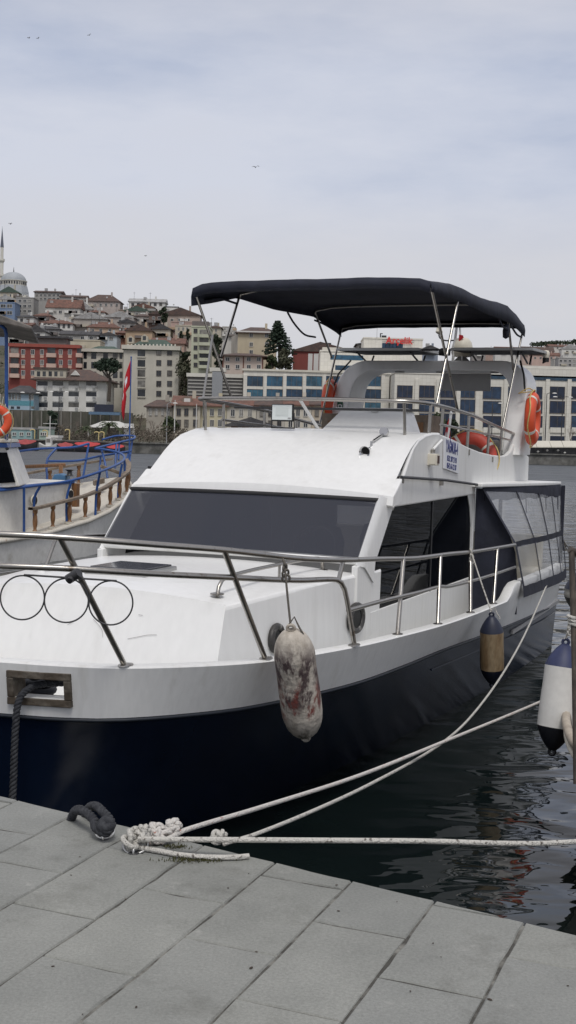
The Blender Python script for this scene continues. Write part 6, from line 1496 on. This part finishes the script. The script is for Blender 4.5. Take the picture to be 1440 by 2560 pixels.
# umbrella pine in front of the beige block
b = W(272, 985, 318); tp = thing('stone_pine', 'umbrella shaped stone pine in front of the beige apartment wing', 'tree', b); k = 318/3000
g = G(); g.tube([Vector((0, 0, -2)), Vector((.3, 0, 4)), W(268, 935, 318)-b], [.5, .4, .25], 8)
for x, y in ((245, 915), (262, 905), (285, 912), (296, 925), (275, 925)): g.tube([W(270, 945, 318)-b, W(x, y, 318)-b], [.2, .08], 5)
ob('trunk', g, M_bark, tp, smooth=True); g = G()
for x, y, r, q in ((247, 912, 14, 220), (262, 904, 17, 300), (280, 906, 17, 300), (292, 916, 13, 220), (270, 917, 20, 320), (284, 926, 12, 160), (256, 922, 12, 120), (240, 916, 7, 60)): leaves(g, W(x, y, 318)-b+Vector((0, rt_.uniform(-1.5, 1.5), 0)), r*k, r*k*.6, q, .32)
ob('crown', g, M_lf_p, tp)
# cedar right of the cream flats
b = W(700, 900, 332); tp = thing('cedar_tree', 'tall dark cedar with drooping tiers right of the cream block of flats', 'tree', b); top_ = W(694, 806, 332)-b
g = G(); g.tube([Vector((0, 0, -2)), top_*.5, top_], [.55, .3, .05], 7); gl = G()
for i in range(15):
    t = i/14; c = top_*(.25+.75*t); L0 = (1-t)*4.3+.5
    for s_ in range(5):
        a = s_*1.256+i*.7; e = c+Vector((math.cos(a)*L0, math.sin(a)*L0, -.25*L0+.3)); g.tube([c, e], [.09, .02], 4)
        for q in range(4): leaves(gl, c.lerp(e, .35+.2*q), .55, .22, 16, .30)
ob('trunk', g, M_bark, tp, smooth=True); ob('crown', gl, M_lf_p, tp)
TR = [
 ('tree', 'dark evergreen clump right of the beige apartment block', 462, 960, 872, 34, 335, M_lf_d, 1100, .4), ('tree', 'dark tall tree beside the pink house on the ridge', 408, 812, 770, 26, 462, M_lf_d, 700, .5),
 ('tree', 'leafy tree behind the green tower, left of the cream flats', 541, 900, 838, 40, 360, M_lf_d, 1100, .42), ('tree', 'tree between the green tower and the pinkish villa', 546, 935, 880, 30, 326, M_lf_d, 800, .36),
 ('tree', 'rounded grey green tree under the cedar', 712, 930, 878, 46, 325, M_lf_o, 1300, .36), ('tree', 'small tree left of the dark brick building', 678, 932, 890, 34, 326, M_lf_m, 800, .34),
 ('tree', 'cypress left of the green tower', 470, 860, 822, 12, 420, M_lf_d, 500, .35), ('tree', 'second cypress below the lettering house', 452, 862, 828, 12, 425, M_lf_d, 500, .35),
 ('tree', 'green bushy tree on the promenade beside the roof front corner', 424, 1098, 1046, 52, 214, M_lf_m, 1500, .24), ('tree', 'dark green conifer in front of the retaining wall', 130, 1092, 1022, 36, 212, M_lf_p, 1200, .24),
 ('tree', 'bushy tree behind the flybridge lockers', 1092, 1092, 1035, 40, 218, M_lf_m, 1000, .24), ('tree', 'tree behind the cockpit side, left of the restaurant awning', 1130, 1100, 1050, 40, 216, M_lf_d, 900, .24),
]
for nm, lb, px, yb, yt, wp_, Y, m, n, sz in TR: tree(nm, lb, px, yb, yt, wp_, Y, m, n, sz)
# far ridge wood on the right hill and shrub cover on the slope: uncountable
g = G()
for k in range(130):
    x = rt_.uniform(1330, 1460); Y = rt_.uniform(1040, 1090); y = 861-(x-1330)*.06+rt_.uniform(-2, 4); leaves(g, W(x, y, Y), 3.0, 1.6, 14, .9)
for k in range(60):
    x = rt_.uniform(1155, 1215); Y = 1000; y = 888+rt_.uniform(-6, 2)-(x-1155)*.05; leaves(g, W(x, y, Y), 2.0, 2.2, 14, .8)
struct(ob('ridge_woodland', g, M_lf_d), 'stuff')
g = G()
for k in range(240):
    u = rt_.uniform(-20, 800); Y = rt_.uniform(325, 500); x = (u-720)/3000*Y; z = hill_z(x, Y); leaves(g, Vector((x, Y, z+1)), 2.2, 1.5, 22, .5)
for k in range(60):
    u = rt_.uniform(448, 476); Y = rt_.uniform(330, 350); y = rt_.uniform(900, 985); leaves(g, W(u, y, Y), 1.6, 1.4, 22, .4)
struct(ob('hillside_shrubs', g, M_lf_o), 'stuff')
# bare winter trees on the promenade
def bare(label, px, ybase, ytop, wpx, Y, n=5):
    b = W(px, ybase, Y); h = W(px, ytop, Y).z-b.z; t = thing('bare_tree', label, 'tree', b, 0, 'bare trees on the promenade'); g = G(); sp = wpx/2*Y/3000
    def br(p, d, L, r, lv):
        e = p+d*L; g.tube([p, p.lerp(e, .5)+Vector((rt_.uniform(-.1, .1), rt_.uniform(-.1, .1), 0))*L*.3, e], [r, r*.8, r*.6], 4 if lv else 6)
        if lv < 4:
            for _ in range(3 if lv < 3 else 4):
                q = (d+Vector((rt_.gauss(0, .5)*sp/h*2, rt_.gauss(0, .5), rt_.gauss(.12, .25)))).normalized(); br(p.lerp(e, rt_.uniform(.55, 1)), q, L*rt_.uniform(.55, .8), r*.58, lv+1)
    br(Vector((0, 0, -.3)), Vector((0, 0, 1)), h*.34, .11*h/7, 0); ob('trunk', g, mat('bare_bark', (.16, .13, .105), .9, var=.3), t); return t
bare('bare tree beside the limp flag', 348, 1105, 1000, 60, 208); bare('bare tree with wide twigs left of the wheelhouse roof corner', 385, 1110, 1018, 66, 205); bare('low bare tree at the water edge right of the flag', 362, 1112, 1050, 50, 196)
bare('bare young tree at the right border by the awning', 1425, 1120, 1040, 46, 196); bare('bare tree behind the palm trees', 195, 1085, 1035, 60, 218)
g = G()
for k in range(170):
    x = rt_.uniform(135, 470); Y = rt_.uniform(190, 222); leaves(g, Vector(((x-720)/3000*Y, Y, 1.5+rt_.uniform(.2, 2.2))), .9, .8, 26, .16)
struct(ob('promenade_bushes', g, M_lf_b), 'stuff')
# palms
def palm(label, px, ybase, ytop, wpx, Y):
    b = W(px, ybase, Y); c = W(px, ytop, Y)-b; t = thing('palm_tree', label, 'palm', b, 0, 'palms on the promenade'); g = G(); g.tube([Vector((0, 0, -.3)), c*.5, c], [.28, .25, .22], 8); ob('trunk', g, M_bark, t, smooth=True)
    L = wpx/2*Y/3000; m = M_lf_m
    for i in range(22):
        a = i*2.4; el = rt_.uniform(-.1, 1.1); g = G(); d = Vector((math.cos(a)*math.cos(el), math.sin(a)*math.cos(el), math.sin(el)))
        P = [c+d*L*u+Vector((0, 0, -.55*L*u*u)) for u in lin(0, 1.15, 7)]; sd = d.cross(Vector((0, 0, 1))); sd = sd.normalized() if sd.length > .05 else Vector((1, 0, 0))
        for p, q in zip(P, P[1:]):
            for s_ in (1, -1):
                for f in (.1, .6):
                    o = p.lerp(q, f); g.add([o, o+(q-p)*.5, o+(q-p)*.9+sd*s_*L*.17-Vector((0, 0, L*.09))], [(0, 1, 2)])
        g.tube(P, .02, 3); ob('frond', g, m, t)
palm('bushy palm tree on the promenade nearer the flag', 272, 1085, 1064, 62, 200); palm('smaller palm tree left of the other palm', 213, 1092, 1072, 46, 198)
# retaining wall with pale posts, and the white house's terrace
rw = thing('retaining_wall', 'dark stained retaining wall below the white house', 'wall', W(180, 1092, 226)); l = rw.location
a, b, zt, zb = rect(-60, 330, 1027, 1092, 226); g = G(); g.bx(a-l.x, b-l.x, 0, 1.2, -1, zt-l.z); ob('wall', g, mat('old_wall', (.13, .12, .10), .95, col2=(.07, .075, .055), vs=.5, stretch=(1, 1, .25), var=.3), rw)
for x in lin(30, 300, 12): slab(rw, 'wall_pier', x-1.5, x+1.5, 1028, 1092, 225.8, .3, wallm((.20, .19, .17)), .1)
t = thing('billboard', 'dark blue billboard on a pale blue base right of the white house', 'sign', W(260, 1040, 224)); slab(t, 'board', 236, 284, 1011, 1030, 224, .1, mat('board_navy', (.02, .025, .045), .6, var=.2), .2); slab(t, 'base', 222, 300, 1030, 1037, 223.8, .3, mat('board_base', (.10, .17, .26), .6, var=.2), .5)
for x in (245, 275): slab(t, 'leg', x-1, x+1, 1037, 1075, 224, .1, M_dark, .1)
# pavilion with pale canopy
pv = thing('pavilion', 'pale canopied pavilion behind the palm trees', 'pavilion', W(275, 1090, 206)); l = pv.location
ap = W(278, 1053, 208)-l; e = [W(220, 1068, 203)-l, W(336, 1070, 203)-l, W(336, 1068, 213)-l, W(220, 1066, 213)-l]
g = G(); g.add(e+[ap+Vector((-1.4, 0, 0)), ap+Vector((1.4, 0, 0))], [(0, 1, 5, 4), (1, 2, 5), (2, 3, 4, 5), (3, 0, 4)]); ob('canopy', g, mat('canopy_cloth', (.50, .49, .46), .8, var=.1), pv)
for p in e: g = G(); g.tube([p, Vector((p.x*.97, p.y, -.3))], .1, 6); ob('post', g, M_wf, pv)
g = G(); p0 = W(322, 1090, 204)-l; g.box(p0+Vector((0, 0, .9)), (1.6, .6, 2.4)); ob('kiosk_panel', g, M_wf, pv)
# lamp posts, masts, davits
def lamp(label, px, ybase, ytop, Y, m, arm=0, name='street_lamp', head=True):
    b = W(px, ybase, Y); h = W(px, ytop, Y).z-b.z; t = thing(name, label, 'lamp' if head else 'mast', b); g = G(); g.tube([Vector((0, 0, -.2)), Vector((0, 0, h))], [.10, .06], 6); ob('post', g, m, t, smooth=True)
    if arm:
        for s_ in ((1, -1) if arm == 2 else (1,)):
            g = G(); g.tube([Vector((0, 0, h)), Vector((s_*.5, 0, h+.25)), Vector((s_*1.1, 0, h+.2))], .05, 5); ob('arm', g, m, t)
            g = G(); g.lathe([(0, -.08), (.28, -.02), (.2, .1), (0, .14)], 10, Matrix.Translation((s_*1.3, 0, h+.15)) @ Matrix.Diagonal((1.5, .8, 1, 1))); ob('lamp_head', g, M_wf, t, smooth=True)
    return t
lamp('dark double armed street lamp before the blue house', 74, 1095, 984, 205, M_dark, 2); lamp('dark double armed street lamp before the white house', 146, 1095, 982, 206, M_dark, 2)
lamp('pale street lamp post right of the bare trees', 416, 1105, 1010, 198, M_alu, 1); lamp('white pole left of the orange roofed house', 436, 1080, 1000, 205, M_wf, 0, 'flag_pole', False)
lamp('pale pole in front of the terraced houses, left of the front rail', 490, 1080, 1010, 208, M_wf, 0, 'flag_pole', False)
lamp('tall thin street lamp in front of the office block windows', 1228, 1115, 1010, 210, M_dark, 1); lamp('double globe street lamp right of the orange lifebuoy', 1402, 1120, 995, 205, M_dark, 2); lamp('street lamp close behind the orange lifebuoy', 1362, 1118, 985, 206, M_dark, 1)
def moored(name, label, px0, px1, ywl, Y, hullm, h=.8, cover=None, mast=None, cab=None):
    a, b = W(px0, ywl, Y), W(px1, ywl, Y); L_ = b.x-a.x; t = thing(name, label, 'boat', ((a.x+b.x)/2, Y, 0), 0, 'small boats along the far quay'); g = G(); sec = []
    for i in range(9):
        u = i/8; x = -L_/2+L_*u; wd = .9*math.sin(math.pi*(.12+.80*u))**.6; z = h*(.8+.5*(2*u-1)**2); sec.append([(x, -wd, z), (x*.97, -wd*.8, 0), (x*.95, 0, -.4), (x*.97, wd*.8, 0), (x, wd, z)])
    g.loft(sec); g.add(sec[0], [tuple(range(5))]); g.add(sec[-1], [tuple(range(5))]); g.loft([[s[0] for s in sec], [s[-1] for s in sec]]); ob('hull', g, hullm, t, smooth=True, ang=50)
    if cover:
        g = G(); rws = []
        for i in range(9):
            u = i/8; x = -L_/2*.96+L_*.96*u; wd = .85*math.sin(math.pi*(.14+.76*u))**.6; z = h*(.85+.45*(2*u-1)**2); rws.append([(x, -wd, z), (x, -wd*.5, z+.35*math.sin(math.pi*u)+.1), (x, 0, z+.6*math.sin(math.pi*u)+.12+.05*math.sin(i*2)), (x, wd*.5, z+.35*math.sin(math.pi*u)+.1), (x, wd, z)])
        g.loft(rws); ob('cover', g, cover, t, smooth=True)
    if cab: g = G(); g.bx(-L_*.1, L_*.2, -.6, .6, h*.7, h+1.1); cb_ = ob('cabin', g, cab, t, bev=.05); g = G(); g.bx(-L_*.06, L_*.16, -.63, -.59, h+.35, h+.85); ob('cabin_window', g, M_pane, cb_)
    if mast:
        zt = W((px0+px1)/2+mast[0], mast[1], Y).z; g = G(); g.tube([(mast[0]*Y/3000, 0, .5), (mast[0]*Y/3000, 0, zt)], .07, 6); g.tube([(mast[0]*Y/3000-1.0, 0, zt*.78), (mast[0]*Y/3000+1.0, 0, zt*.78)], .04, 5); ob('mast', g, M_wf, t)
    return t
M_redc = mat('red_cover', (.42, .04, .04), .7, var=.2, vs=2); M_rosec = mat('faded_red_cover', (.30, .05, .05), .7, var=.25, vs=2); M_dkh = mat('dark_boat', (.05, .05, .055), .5, var=.3, vs=2); M_wh = wallm((.60, .59, .56))
moored('moored_boat', 'small boat with bright red cover beyond the blue far rail', 186, 252, 1131, 174, M_dkh, .9, M_redc); moored('moored_boat', 'small boat with red cover partly behind the blue sprit rails', 262, 312, 1130, 174.2, M_dkh, .7, M_redc)
moored('moored_boat', 'boat with long faded red awning at the left of the far quay', 36, 92, 1131, 173.8, M_dkh, 1.0, M_rosec, None, None); moored('moored_boat', 'white cabin boat with mast below the dark street lamps', 98, 142, 1132, 173.5, M_wh, .9, None, (4, 1040), M_wh)
moored('moored_boat', 'dark open boat in the gap between white cabin boat and red covers', 144, 184, 1132, 174, M_dkh, .7, M_rosec)
def davit(label, px, yt, Y=182):
    b = W(px, 1128, Y); b.z = 1.43; h = W(px, yt, Y).z-b.z; t = thing('davit', label, 'davit', b, 0, 'yellow davits on the far quay'); g = G(); P = catmull([Vector((0, 0, -.1)), Vector((0, 0, h*.6)), Vector((0, 0, h*.93)), Vector((-.25, 0, h)), Vector((-.6, 0, h*.97)), Vector((-.65, 0, h*.88))], 16); g.tube(P, .085, 6); ob('arm', g, mat('davit_yellow', (.50, .40, .18), .6, var=.2), t, smooth=True); g = G(); g.box((0, 0, .1), (.4, .4, .2)); ob('foot', g, M_shore, t)
for lb, x, y in (('yellow davit farthest left on the far quay', 86, 1074), ('yellow davit second from left below the conifer', 117, 1076), ('tall yellow davit left of the palms', 173, 1074), ('yellow davit just left of the flag', 246, 1080), ('yellow davit nearest the flag', 259, 1080)): davit(lb, x, y)
def shed(name, label, x0, x1, yt, yb, Y, wl, cat, roofm):
    t = house(name, label, x0, x1, yt, yb, Y, wl, 'flat', roofm, depth=4, cat=cat, down=1.2, cols=lin(x0+8, x1-8, 3), rows=[(yt+yb)/2], ww=8, wh=7); return t
shed('quay_cabin', 'teal glazed cabin on the far quay behind the davits', 28, 80, 1074, 1096, 190, (.25, .36, .36), 'cabin', M_metalr); shed('quay_cabin', 'small pale green cabin on the far quay', 98, 124, 1072, 1098, 191, (.33, .42, .36), 'cabin', M_metalr); shed('quay_cabin', 'white box cabin left of the tall davit', 122, 143, 1094, 1106, 184, (.62, .61, .58), 'cabin', M_wf)
# waterside restaurant at right
rs_ = thing('restaurant', 'waterside restaurant with cream awnings and dark glass front at right', 'restaurant', W(1390, 1140, 180)); l = rs_.location
a, b, zt, zb = rect(1300, 1480, 1118, 1152, 179); g = G(); g.bx(a-l.x, b-l.x, -.5, 5, -1.5, zt-l.z); ob('dining_room', g, mat('dark_glass', (.025, .028, .035), .2, col2=(.06, .06, .065), vs=1.2, var=.4), rs_)
for i, (x0, x1) in enumerate(((1305, 1342), (1343, 1378), (1379, 1409), (1410, 1445), (1446, 1480))):
    p = [W(x0, 1117, 177.5)-l, W(x1, 1117, 177.5)-l, W(x1-6, 1102, 183)-l, W(x0-6, 1102, 183)-l]; g = G(); g.prism(p, (0, 0, -.12)); ob('awning', g, mat('awning_cream%d' % i, (.56, .53, .45), .8, var=.08), rs_)
for x in lin(1310, 1470, 8): slab(rs_, 'mullion', x-.8, x+.8, 1118, 1150, 178.3, .15, M_grey, .05)
slab(rs_, 'terrace_rail', 1300, 1480, 1141, 1144, 176.8, .05, M_wf, .05); slab(rs_, 'terrace_deck', 1300, 1480, 1150, 1156, 176.2, 1.2, M_dark, 3)
for x in (1318, 1345, 1368, 1395, 1412): g = G(); g.lathe([(0, -.2), (.22, 0), (0, .2)], 10, Matrix.Translation(W(x, 1126+(x % 3)*3, 178.0)-l)); ob('globe_lamp', g, M_wf, rs_, smooth=True)
# gulls in the sky
def gull(label, px, py, Y, span, roll):
    t = thing('gull', label, 'bird', W(px, py, Y), rt_.uniform(-.6, .6), 'gulls in the sky'); g = G(); g.lathe([(0, -.22), (.05, -.12), (.06, 0), (.045, .12), (0, .24)], 8, Matrix.Rotation(R(90), 4, 'X')); ob('body', g, mat('gull_grey', (.10, .10, .11), .8, var=.2), t, smooth=True)
    for s_ in (1, -1):
        g = G(); w = span/2; g.add([(0, -.08, .02), (s_*w*.5, -.10, .16+s_*roll), (s_*w, .0, .06+s_*roll), (s_*w*.5, .10, .15+s_*roll), (0, .10, .02)], [(0, 1, 3, 4), (1, 2, 3)]); wg = ob('wing', g, M_grey, t); wg.modifiers.new('t', 'SOLIDIFY').thickness = .02
for lb, px, py, Y, sp_, r_ in (('dark gull high in the middle of the sky', 639, 418, 150, 1.0, .05), ('gull near the minaret tip', 26, 560, 170, .7, 0), ('gull at the upper left, rightmost of the upper birds', 223, 88, 220, .8, .1), ('gull at the upper left corner, left of two', 72, 95, 220, .8, 0), ('gull at the upper left corner, right of two', 95, 96, 220, .7, .08), ('faint gull above the hillside town', 364, 640, 240, .8, 0)): gull(lb, px, py, Y, sp_, r_)
